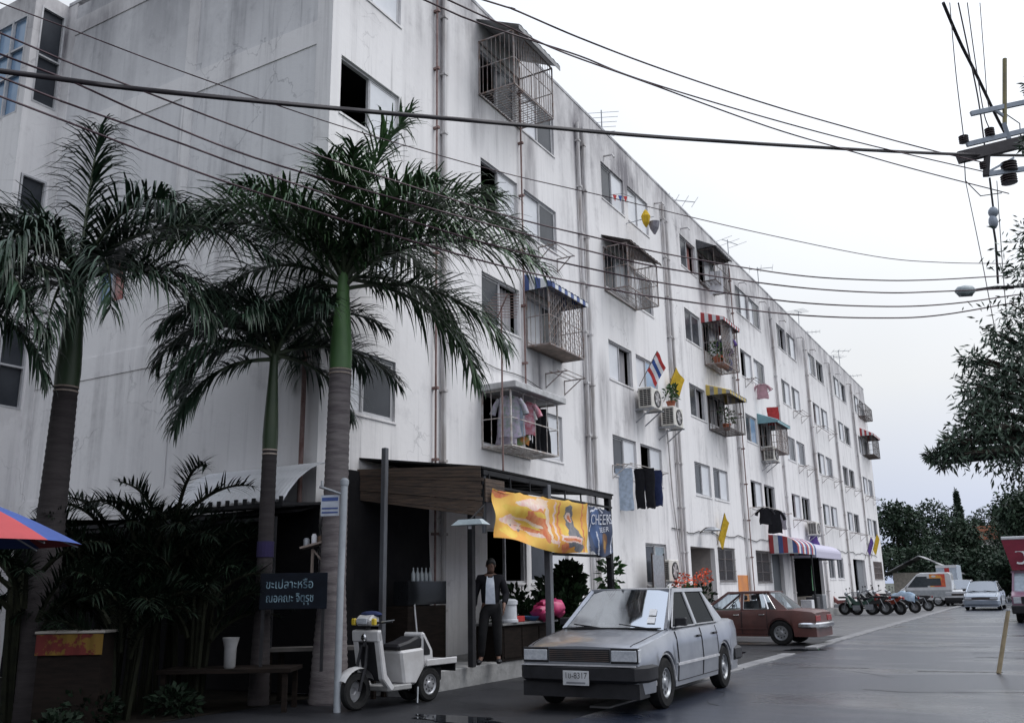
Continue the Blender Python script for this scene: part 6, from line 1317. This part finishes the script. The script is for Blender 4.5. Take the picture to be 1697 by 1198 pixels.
for px, py, rz, pm, lab, kw in ((1372, 1012, .95, MO, 'orange-red motorcycle nearest the shop entrance', {}), (1394, 1016, 1.15, MR, 'red motorcycle with a wire basket second from the shop', {'basket': True}), (1418, 1019, 1.2, MG, 'dark green motorcycle between the red one and the black one', {}),
                                (1446, 1019, 1.35, MK, 'black motorcycle in the middle of the parked row', {'basket': True}), (1474, 1018, 1.3, MO, 'motorcycle with a bright orange body beside the covered one', {}), (1500, 1016, 1.4, MK, 'motorcycle under a pale blue cloth cover', {'cover': COV}), (1523, 1012, 1.5, MK, 'black motorcycle nearest the white van', {}), (1410, 1006, 1.0, MK, 'black motorcycle behind the red basket one', {}), (1490, 1006, 1.2, MR, 'red motorcycle behind the covered one', {}), (1432, 1008, 1.3, MG, 'dark green motorcycle half hidden behind the black basket one', {'basket': True}), (1460, 1009, 1.25, MK, 'black motorcycle behind the bright orange one', {}), (1384, 1006, 1.1, MK, 'black motorcycle wedged between the orange and red ones by the shop', {})):
    motorbike(lab, spot(px, py), rz, pm, **kw)
# cargo scooter
sw = M('grubby_white_plastic', (.56, .56, .57), .4, (.42, .41, .41), scale=3, coat=.3)
f0, r0_ = on_z(588, 1177, 0), on_z(722, 1156, 0); hd = Vector((f0.x-r0_.x, f0.y-r0_.y, 0)).normalized()
scx = f0-hd*.62; sct = thing('cargo_scooter', 'grubby white delivery scooter with flat rear carrier beside the grey pole', 'scooter', (scx.x, scx.y, .004), atan2(hd.y, hd.x)-pi/2)
WR = M('scooter_wheel_metal', (.42, .43, .45), .4, (.3, .3, .32), metal=.5); wheel(sct, 0, .62, .235, 1, WR, .11)
for s in (-1, 1): wheel(sct, s*.16, -.60, .225, s, WR, .12)
MB().grid(lambda u, v: ((u-.5)*.20*(1-.2*abs(2*v-1)), .62+.285*cos(.45+2.25*v), .235+.285*sin(.45+2.25*v)+.02*(1-(2*u-1)**2)), 6, 12).build('front_mudguard', sw, sct, smooth=60, fix=False)
f = MB()
for s in (-1, 1): f.tube([(s*.075, .62, .235), (s*.075, .52, .55), (s*.05, .47, .80)], .022, 7)
f.tube([(0, .47, .78), (0, .40, 1.06)], .03, 8); f.build('fork', BLACKP, sct)
ls = MB()
for s in (-1, 1): ls.prism([(.40, .98), (.475, .97), (.36, .36), (.20, .20), (.13, .24), (.28, .42)], min(s*.15, s*.25), max(s*.15, s*.25), axis='x')
ls.prism([(.40, 1.0), (.48, .985), (.465, .84), (.385, .85)], -.25, .25, axis='x'); ls.build('leg_shield', sw, sct, bevel=.015)
MB().prism([(.42, .84), (.44, .84), (.34, .34), (.31, .34)], -.149, .149, axis='x').build('leg_shield_panel', BLACKP, sct)
MB().lathe([(.045, 0), (.05, .025), (.035, .04), (0, .045)], 14, (.0, .468, .90), axis='y').build('badge_lamp', CHROME, sct)
MB().prism([(.24, .20), (.26, .27), (-.22, .27), (-.22, .20)], -.23, .23, axis='x').build('floorboard', M('grey_floorboard', (.30, .30, .30), .7), sct, bevel=.012)
MB().prism([(-.10, .26), (-.02, .70), (-.50, .72), (-.52, .46), (-.34, .24)], -.20, .20, axis='x').build('seat_pedestal', sw, sct, bevel=.03)
MB().prism([(-.02, .70), (.0, .78), (-.22, .82), (-.40, .88), (-.50, .86), (-.50, .72)], -.165, .165, axis='x').build('seat', BLACKP, sct, bevel=.03)
MB().prism([(-.50, .44), (-.46, .92), (-.52, .93), (-.70, .68), (-.72, .46)], -.185, .185, axis='x').build('rear_cowl', sw, sct, bevel=.025)
[MB().prism([(-.50, .62), (-.49, .86), (-.62, .68), (-.62, .62)], *q, axis='x').build('cowl_vent', BLACKP, sct) for q in ((-.192, -.186), (.186, .192))]
rcr = MB().bx(-.24, .24, -1.15, -.68, .50, .535); 
for s in (-1, 1): rcr.bx(min(s*.22, s*.25), max(s*.22, s*.25), -1.15, -.50, .47, .56)
rcr.build('rear_carrier', sw, sct, bevel=.01); MB().bx(-.14, .14, -.95, -.30, .24, .46).build('engine', BLACKP, sct, bevel=.03); MB().bx(-.2, .2, -1.17, -1.152, .36, .49).build('tail_panel', BLACKP, sct)
hb = MB().tube([(-.34, .30, 1.10), (-.10, .40, 1.08), (.10, .40, 1.08), (.34, .30, 1.10)], .018, 7); hb.build('handlebar', BLACKP, sct)
MB().prism([(.32, 1.04), (.50, 1.05), (.53, 1.12), (.46, 1.19), (.34, 1.18)], -.14, .14, axis='x').build('headlamp_cowl', sw, sct, bevel=.02); MB().bx(-.09, .09, .515, .535, 1.07, 1.15).build('headlight', LENS, sct, bevel=.008)
for s in (-1, 1): MB().box((s*.19, .49, 1.10), (.07, .05, .09)).build('indicator', M('yellow_indicator', (.62, .45, .04), .3), sct, bevel=.012); MB().bar((s*.22, .38, 1.10), (s*.40, .33, 1.12), .014).build('brake_lever', STEEL, sct)
MB().blob((0, .36, 1.19), (.20, .10, .05)).build('cloth_over_handlebar', NAVY, sct, smooth=60)
MB().tube([(-.26, -.3, .22), (-.3, -.25, .02)], .012, 6).build('stand', STEEL, sct)
# stick standing in the road
p0, p1 = on_z(1655, 1116, 0), at_d(1671, 1012, -1.0, 17.85)
sk = thing('warning_stick', 'pale wooden stick standing upright in the wet road', 'stick', (p0.x, p0.y, .004)); d = p1-p0
MB().tube([(0, 0, 0), tuple(d)], [.036, .032], 8).build('shaft', M('straw_wood', (.36, .29, .18), .8, (.24, .19, .12), scale=8), sk); MB().lathe([(.037, 0), (.037, .03), (0, .035)], 8, tuple(d)).build('cap', PLATE, sk)
# clutter by the striped shop
for px, py, s, m, nm, lab in ((1322, 1004, .55, BLACKP, 'dustbin', 'black dustbin under the striped shop awning'), (1344, 1008, .62, M('grey_bin', (.24, .28, .32), .5), 'dustbin', 'grey dustbin beside the parked motorcycles')):
    tag(MB().lathe([(s*.38, 0), (s*.48, s*1.5), (s*.52, s*1.5), (s*.52, s*1.58), (0, s*1.66)], 16).build(nm, m, loc=spot(px, py), smooth=40), lab, 'dustbin')
tag(MB().grid(lambda u, v: (.03*sin(9*u), .55*(u-.5)*(1-.4*v), 1.1*v), 6, 8).build('green_towel', M('pale_green_towel', (.10, .24, .13), .95), loc=(-9.4, 43.2, 1.2), smooth=60, fix=False), 'bright green towel hanging outside the striped shop', 'towel')
pr = thing('awning_prop', 'dark pole propping up the striped shop awning', 'pole', (-8.9, 41.0, .004)); MB().tube([(0, 0, 0), (0, 0, 2.74)], .04, 8).build('shaft', DPOST, pr)
for i, (y, z, s, m, nm, lab) in enumerate(((43.0, .302, .5, WHT, 'crate', 'white crate stacked outside the shop'), (44.2, .302, .6, M('dark_crate', (.06, .06, .07), .7), 'crate', 'dark crate beside the white one'), (45.5, .302, .7, STEEL, 'metal_box', 'steel box outside the shop opening'))):
    tag(MB().bx(-.25, .25, -s/2, s/2, 0, s).build(nm, m, loc=(-9.7, y, z+.004), bevel=.02), lab, 'crate')
# ------------------------------------------------------------------ trees, far houses
BARK = M('tree_bark', (.08, .065, .05), .9, (.04, .034, .028), scale=6, bump=.4)
LFA = M('tree_leaf', (.034, .058, .034), .6, (.016, .032, .020), scale=.6, island=.5, spec=.25); LFB = M('bluish_tree_leaf', (.045, .068, .050), .6, (.025, .042, .032), scale=.6, island=.4, spec=.2); LFN = M('near_tree_leaf', (.075, .110, .078), .4, (.030, .054, .034), scale=1.5, island=.6, spec=.4)
def leaf_cloud(blobs, per, size, seed, long=1.6, drop=.25, fill=.35, wid=.42):
    rg = np.random.default_rng(seed); vs = []
    for (c, r), n in zip(blobs, per):
        p = rg.normal(size=(n, 3)); p /= np.linalg.norm(p, axis=1)[:, None]; rad = fill+(1-fill)*rg.random(n)**.5
        lump = 1+.22*np.sin(p[:, 0]*5+seed)*np.cos(p[:, 1]*6+seed*2)+.15*np.sin(p[:, 2]*9+p[:, 0]*7)
        q = np.array(c)+p*np.array(r)*(rad*lump)[:, None]
        d = p*.7+rg.normal(size=(n, 3))*.6; d[:, 2] -= drop; d /= np.linalg.norm(d, axis=1)[:, None]
        a = np.cross(d, rg.normal(size=(n, 3))); a /= np.linalg.norm(a, axis=1)[:, None]+1e-9
        s = size*rg.uniform(.6, 1.35, n)[:, None]; L = d*s*long; w = a*s*wid
        vs.append(np.stack([q, q+L*.45+w, q+L, q+L*.45-w], 1).reshape(-1, 3))
    return np.concatenate(vs)
def quads(name, v, m):
    me = bpy.data.meshes.new(name); n = len(v)//4
    me.vertices.add(len(v)); me.vertices.foreach_set('co', v.astype(np.float32).ravel()); me.loops.add(n*4); me.loops.foreach_set('vertex_index', np.arange(n*4, dtype=np.int32))
    me.polygons.add(n); me.polygons.foreach_set('loop_start', np.arange(n, dtype=np.int32)*4); me.polygons.foreach_set('loop_total', np.full(n, 4, dtype=np.int32)); me.materials.append(m); me.update(calc_edges=True); return me
def tree(label, base, blobs, per, size, mat, seed, tr=.25, group=None, name='tree', **kw):
    t = thing(name, label, 'tree', base, 0, group); m = MB(); rb = random.Random(seed); bx, by_, bz = base
    zt = min(b[0][2] for b in blobs)-bz; top = max(b[0][2] for b in blobs)-bz; cx = sum(b[0][0] for b in blobs)/len(blobs)-bx; cy = sum(b[0][1] for b in blobs)/len(blobs)-by_
    fork = Vector((cx*.25, cy*.25, max(.8, zt*.75))); m.tube([(0, 0, 0), (cx*.05, cy*.05, fork.z*.4), fork], [tr*1.35, tr, tr*.85], 9)
    for c, r in blobs:
        e_ = Vector(c)-Vector(base); mid = fork.lerp(e_, .5)+Vector((rb.uniform(-.2, .2), rb.uniform(-.2, .2), .15*(e_-fork).length)); m.tube([fork, mid, e_], [tr*.55, tr*.3, tr*.08], 6)
        for k in range(3): q = e_+Vector((rb.uniform(-1, 1)*r[0], rb.uniform(-1, 1)*r[1], rb.uniform(-.3, 1)*r[2]))*.7; m.tube([mid.lerp(e_, .6), q], [tr*.14, tr*.04], 4)
    m.build('trunk', BARK, t, smooth=50)
    place('crown', quads('crown', leaf_cloud([((c[0]-bx, c[1]-by_, c[2]-bz), r) for c, r in blobs], per, size, seed, **kw), mat), t); return t
def far_tree(label, px, topy, Y, wpx, mat, seed, n=7000, low=.25, conifer=False, group='trees beyond the end of the street', size=.20):
    p = on_y(px, topy, Y); H = p.z; W_ = wpx/F*Y*.5; x = p.x; rb = random.Random(seed); bl = []
    if conifer:
        for k in range(6): z = H*(.30+.66*k/5); w = W_*(1-.82*k/5); bl.append(((x, Y, z), (w, w, H*.10)))
    else:
        for k in range(8):
            a = rb.uniform(0, 6.28); q = rb.uniform(.1, .75); z = H*rb.uniform(low+.12, .84); f = 1-.35*max(0, z/H-.5); bl.append(((x+W_*q*cos(a)*f, Y+W_*q*sin(a)*f, z), (W_*rb.uniform(.38, .6), W_*rb.uniform(.38, .6), H*rb.uniform(.13, .19))))
        bl.append(((x+W_*.1, Y, H*.86), (W_*.45, W_*.45, H*.13)))
    return tree(label, (x, Y, -.03), bl, [n//len(bl)]*len(bl), size, mat, seed, tr=.22, group=group)
for i, (px, ty, Y, w, mat, lab, kw) in enumerate((
    (1478, 832, 90, 120, LFA, 'broad dark tree rising directly behind the far corner of the block', {}), (1535, 829, 97, 130, LFA, 'tallest broad tree behind the tin-roofed hut', {}), (1582, 862, 101, 90, LFA, 'rounded tree behind the box truck', {}),
    (1585, 822, 150, 34, LFB, 'slender bluish conifer standing above the other crowns', {'conifer': True}), (1622, 843, 128, 80, LFA, 'light crowned tree right of the conifer, above the orange roof', {}), (1650, 846, 150, 46, LFB, 'hazy bluish tree between two darker crowns', {'conifer': True}),
    (1672, 842, 112, 90, LFA, 'spreading tree behind the lettered truck', {}), (1706, 806, 88, 110, LFA, 'big dark tree at the frame edge behind the lettered truck', {}), (1640, 905, 92, 120, LFA, 'low dark bushy tree behind the blue-grey saloon', {'low': .05}), (1600, 915, 88, 110, LFA, 'low dark bushy tree behind the white saloon', {'low': .05}),
    (1520, 905, 86, 130, LFA, 'low dark bushy tree behind the hut', {'low': .02}), (1685, 915, 82, 100, LFA, 'low dark bushy tree beside the lettered truck', {'low': .02}))):
    far_tree(lab, px, ty, Y, w, mat, 40+i, **kw)
# hut with a low tin roof, far house with an orange roof
p = on_y(1528, 985, 77); w = 95/F*77; h0, h1 = on_y(1528, 948, 77).z, on_y(1528, 921, 77).z
hut = thing('hut', 'low hut with a grey tin roof beyond the parked van', 'hut', (p.x, 78, 0))
MB().bx(-w*.42, w*.42, 0, 3, 0, h0).build('wall', M('hut_wall', (.34, .31, .27), .9, (.22, .20, .18)), hut); MB().bx(-w*.1, w*.12, -.02, 0.0, 0, 2.0).build('door', DWOOD, hut)
for i in range(10):
    a = -w*.58+w*1.16*i/10; b = a+w*1.16/10; za = h1-abs(a)*(h1-h0)/(w*.5); zb_ = h1-abs(b)*(h1-h0)/(w*.5)
    MB().add([(a, -.6, za), (b, -.6, zb_), (b, 3.4, zb_), (a, 3.4, za), (a, -.6, za+.06), (b, -.6, zb_+.06), (b, 3.4, zb_+.06), (a, 3.4, za+.06)], [(0, 3, 2, 1), (4, 5, 6, 7), (0, 1, 5, 4), (1, 2, 6, 5), (2, 3, 7, 6), (3, 0, 4, 7)]).build('roof_sheet', AW['grey'] if i % 3 else AW['dk'], hut)
p = on_y(1626, 893, 122); q = on_y(1626, 876, 122)
hs2 = thing('far_house', 'distant house with an orange tiled roof showing among the trees', 'house', (p.x, 124, 0))
MB().bx(-3, 3, 0, 6, 0, p.z).build('wall', WHITE, hs2); MB().prism([(-3.6, p.z), (3.6, p.z), (1.2, q.z+.4), (-1.2, q.z+.4)], -.6, 6.6).build('roof', M('orange_roof_tile', (.42, .17, .10), .8, (.3, .12, .08), scale=2), hs2)
f = MB().bx(.6, 1.5, -.03, 0, 3.2, 4.6); f.build('window', PANED, hs2)

# near tree leaning in over the road
nb = []
for px, py, r in ((1722, 385, .32), (1718, 455, .36), (1718, 520, .50), (1700, 592, .58), (1650, 628, .44), (1622, 650, .36), (1672, 668, .7), (1705, 690, .9), (1630, 715, .42), (1600, 722, .26), (1660, 745, .5), (1585, 760, .2), (1555, 752, .14), (1700, 770, .35), (1765, 600, 1.3), (1780, 430, 1.1), (1800, 720, 1.2), (1712, 130, .12), (1708, 236, .16), (1640, 690, .22), (1560, 765, .10), (1575, 740, .12), (1540, 752, .07), (1610, 600, .16), (1655, 560, .2), (1612, 690, .2)):
    c = at_d(px, py, .6, 15.0); nb.append(((c.x, c.y+(random.random()-.5)*.5, c.z), (r, r*1.1, r*.8)))
tree('large dark green tree leaning in over the road beside the power pole', (3.4, 16.6, 0), nb, [int(90+1350*b[1][0]**1.7) for b in nb], .046, LFN, 77, tr=.26, long=2.6, drop=.45, fill=.05, wid=.32)

# ------------------------------------------------------------------ power pole and cables
PB = Vector((1.05, 20.85, 0)); ad = (Vector((-.41, 19.94, 0))-PB).normalized()
up_ = thing('power_pole', 'power pole at the road edge with crossarms, insulators and drooping wires', 'power pole', PB)
GREYM = M('galvanised_crossarm', (.30, .34, .40), .6, (.22, .25, .30), metal=.2); WOODD = M('dark_crossarm_wood', (.06, .055, .06), .8, (.04, .036, .04), scale=4)
MB().add([(-.15, -.13, 0), (.15, -.13, 0), (.15, .13, 0), (-.15, .13, 0), (-.09, -.08, 12), (.09, -.08, 12), (.09, .08, 12), (-.09, .08, 12)], [(0, 3, 2, 1), (4, 5, 6, 7), (0, 1, 5, 4), (1, 2, 6, 5), (2, 3, 7, 6), (3, 0, 4, 7)]).build('shaft', CONC, up_)
def along(px, py): return at_d(px, py, -.1, 20.13)-PB
def arm(p, q, w, h, m): MB().bar(along(*p), along(*q), w, h).build('crossarm', m, up_)
arm((1588, 262), (1735, 226), .14, .24, WOODD); arm((1602, 240), (1735, 208), .07, .10, GREYM); arm((1609, 189), (1735, 162), .07, .10, GREYM); arm((1664, 205), (1677, 245), .10, .08, GREYM); arm((1635, 289), (1735, 275), .06, .10, GREYM)
MB().bar(along(1645, 180), along(1668, 196), .05).build('brace', GREYM, up_); MB().bar(along(1638, 285), along(1680, 262), .04).build('brace', GREYM, up_)
MB().tube([along(1665, 98), along(1665, 206)], .045, 10).build('fuse_tube', M('yellow_brown_fuse', (.20, .17, .06), .5, (.12, .10, .05)), up_)
def insul(px, py, r, h):
    c = along(px, py); m = MB(); prof = []
    for i in range(4): z = -h/2+h*i/4; prof += [(r*.55, z), (r, z+h*.06), (r, z+h*.12), (r*.55, z+h*.2)]
    m.lathe(prof+[(r*.4, h/2), (0, h/2)], 12, c); m.build('insulator', M('brown_insulator', (.05, .035, .04), .35) if 'brown_insulator' not in bpy.data.materials else bpy.data.materials['brown_insulator'], up_, smooth=35)
for a in ((1597, 231, .10, .17), (1640, 219, .10, .18), (1672, 276, .16, .22), (1672, 297, .16, .2), (1629, 274, .07, .16)): insul(*a)
MB().bar(along(1636, 258), along(1634, 292), .11, .12).build('switch_box', WOODD, up_)
MB().blob(along(1646, 352), (.10, .10, .12)).blob(along(1646, 368), (.09, .09, .16)).build('cable_joint', GREYM, up_, smooth=60); MB().tube([along(1640, 295), along(1646, 345)], .02, 6).tube([along(1646, 375), along(1650, 400), along(1654, 470)], .022, 6).build('drop_wire', BLACKP, up_)
sl0, sl1 = along(1583, 483), along(1616, 481)
hd_ = MB(); d = (sl1-sl0); n = 10
for i in range(n):
    pass
hd_.tube([sl0, sl0+d*.15, sl0+d*.5, sl0+d*.85, sl1], [.03, .09, .115, .09, .035], 12); hd_.build('street_lamp_head', M('lamp_head_grey', (.36, .42, .44), .45, (.26, .30, .32)), up_, smooth=50)
MB().tube([sl0+d*.2+Vector((0, 0, -.05)), sl0+d*.8+Vector((0, 0, -.05))], .075, 10).build('lamp_glass', M('lamp_glass', (.12, .15, .16), .15), up_, smooth=50)
MB().tube([sl1, along(1650, 476), along(1735, 474)], .03, 8).build('lamp_arm', DPOST, up_)
MB().tube([along(1635, 250), along(1598, 262), along(1600, 300), along(1625, 325), along(1660, 320)], .012, 5).tube([along(1668, 190), along(1690, 205), along(1692, 240)], .012, 5).build('loop_wire', BLACKP, up_)
WIRE = M('black_cable', (.022, .018, .024), .6, (.03, .025, .03)); WIRER = M('reddish_black_cable', (.06, .025, .035), .6, (.045, .02, .03))
def spl(pts, m=6):
    out = []; P = [pts[0]*2-pts[1]]+pts+[pts[-1]*2-pts[-2]]
    for i in range(1, len(P)-2):
        for k in range(m):
            t = k/m; a, b, c, d = P[i-1], P[i], P[i+1], P[i+2]; out.append(.5*((2*b)+(c-a)*t+(2*a-5*b+4*c-d)*t*t+(3*b-a-3*c+d)*t**3))
    return out+[pts[-1]]
QL = (-11.0, 1.5); PA = (-.1, 20.13)
def cable(label, pix, r, m=WIRER, p=PA, q=QL, ext=(6, 0), group='overhead cables'):
    pts = [on_plane(a, b, p, q) for a, b in pix]; d0 = (pts[0]-pts[1]).normalized(); pts = [pts[0]+d0*ext[0]]+pts if ext[0] else pts
    if ext[1]: d1 = (pts[-1]-pts[-2]).normalized(); pts.append(pts[-1]+d1*ext[1])
    pts = spl(pts); mb = MB().tube(pts, r, 6); return tag(world_mesh(mb, 'overhead_cable', m, pts[len(pts)//2], smooth=60), label, 'cable', group)
c0 = cable('thickest black cable crossing the whole view nearly level to the power pole', [(0, 118), (230, 148), (566, 181), (860, 207), (1100, 228), (1400, 247), (1590, 256), (1700, 258)], .034, WIRE)
cable('highest of the five sagging cables, thin, passing above the two-flag window', [(0, 5), (120, 50), (305, 120), (560, 208), (820, 283), (1000, 325), (1240, 382), (1450, 425), (1560, 435), (1670, 437)], .008)
cable('second of the five sagging cables from the top', [(0, 55), (105, 100), (200, 137), (424, 222), (660, 302), (848, 360), (1000, 397), (1110, 422), (1310, 455), (1440, 464), (1540, 464), (1670, 457)], .012)
cable('third of the five sagging cables, level with the street lamp', [(0, 90), (113, 133), (240, 190), (423, 262), (650, 328), (848, 382), (1000, 422), (1110, 446), (1310, 475), (1460, 485), (1560, 483), (1680, 478)], .013)
cable('fourth of the five sagging cables, just under the street lamp', [(0, 128), (113, 172), (300, 238), (423, 283), (650, 357), (848, 415), (1000, 450), (1110, 471), (1310, 500), (1470, 508), (1580, 503), (1690, 488)], .013)
cable('lowest of the five sagging cables', [(0, 160), (113, 203), (300, 275), (423, 318), (650, 390), (848, 445), (1000, 477), (1110, 496), (1310, 521), (1460, 527), (1560, 522), (1690, 500)], .013)
q2 = (-9.0, 4.5)
cable('uppermost of the three cables sweeping across the open sky', [(800, 0), (848, 15), (960, 63), (1100, 116), (1272, 173), (1420, 216), (1546, 250), (1640, 272)], .014, q=q2)
cable('middle cable of the three crossing the open sky', [(691, -5), (770, 30), (848, 57), (960, 93), (1060, 132), (1272, 196), (1450, 243), (1640, 287)], .013, q=q2)
cable('lower cable of the three crossing the open sky', [(731, -5), (800, 27), (848, 48), (930, 86), (1060, 133), (1272, 210), (1400, 248), (1520, 282), (1672, 321)], .013, q=q2)
q3 = (-4.6, -4.0)
for pix, r, lab in (([(1563, 5), (1590, 68), (1620, 128), (1652, 195), (1680, 248)], .035, 'thick bundled cable dropping steeply to the crossarm of the pole'), ([(1574, 5), (1584, 120), (1597, 228)], .010, 'thin wire running down to the outermost insulator'), ([(1588, 5), (1606, 90), (1622, 170), (1634, 260)], .016, 'wire running down to the black switch box on the pole'),
                    ([(1603, 5), (1616, 100), (1630, 185), (1640, 215)], .012, 'wire running down to the second insulator'), ([(1624, 5), (1632, 110), (1638, 175), (1650, 184)], .010, 'wire nearest the fuse tube running down to the upper crossarm')):
    cable(lab, pix, r, WIRE, p=PA, q=q3, ext=(0, 0), group='wires along the street to the pole')
for pix, lab in (([(1600, 300), (1625, 420), (1660, 600), (1700, 760)], 'thin stay wire hanging below the crossarm tip'), ([(1652, 300), (1660, 420), (1668, 520), (1680, 640)], 'thin stay wire beside the hanging joint')):
    cable(lab, pix, .008, WIRE, p=PA, q=(PB.x, PB.y), ext=(0, 0), group='stay wires of the pole')
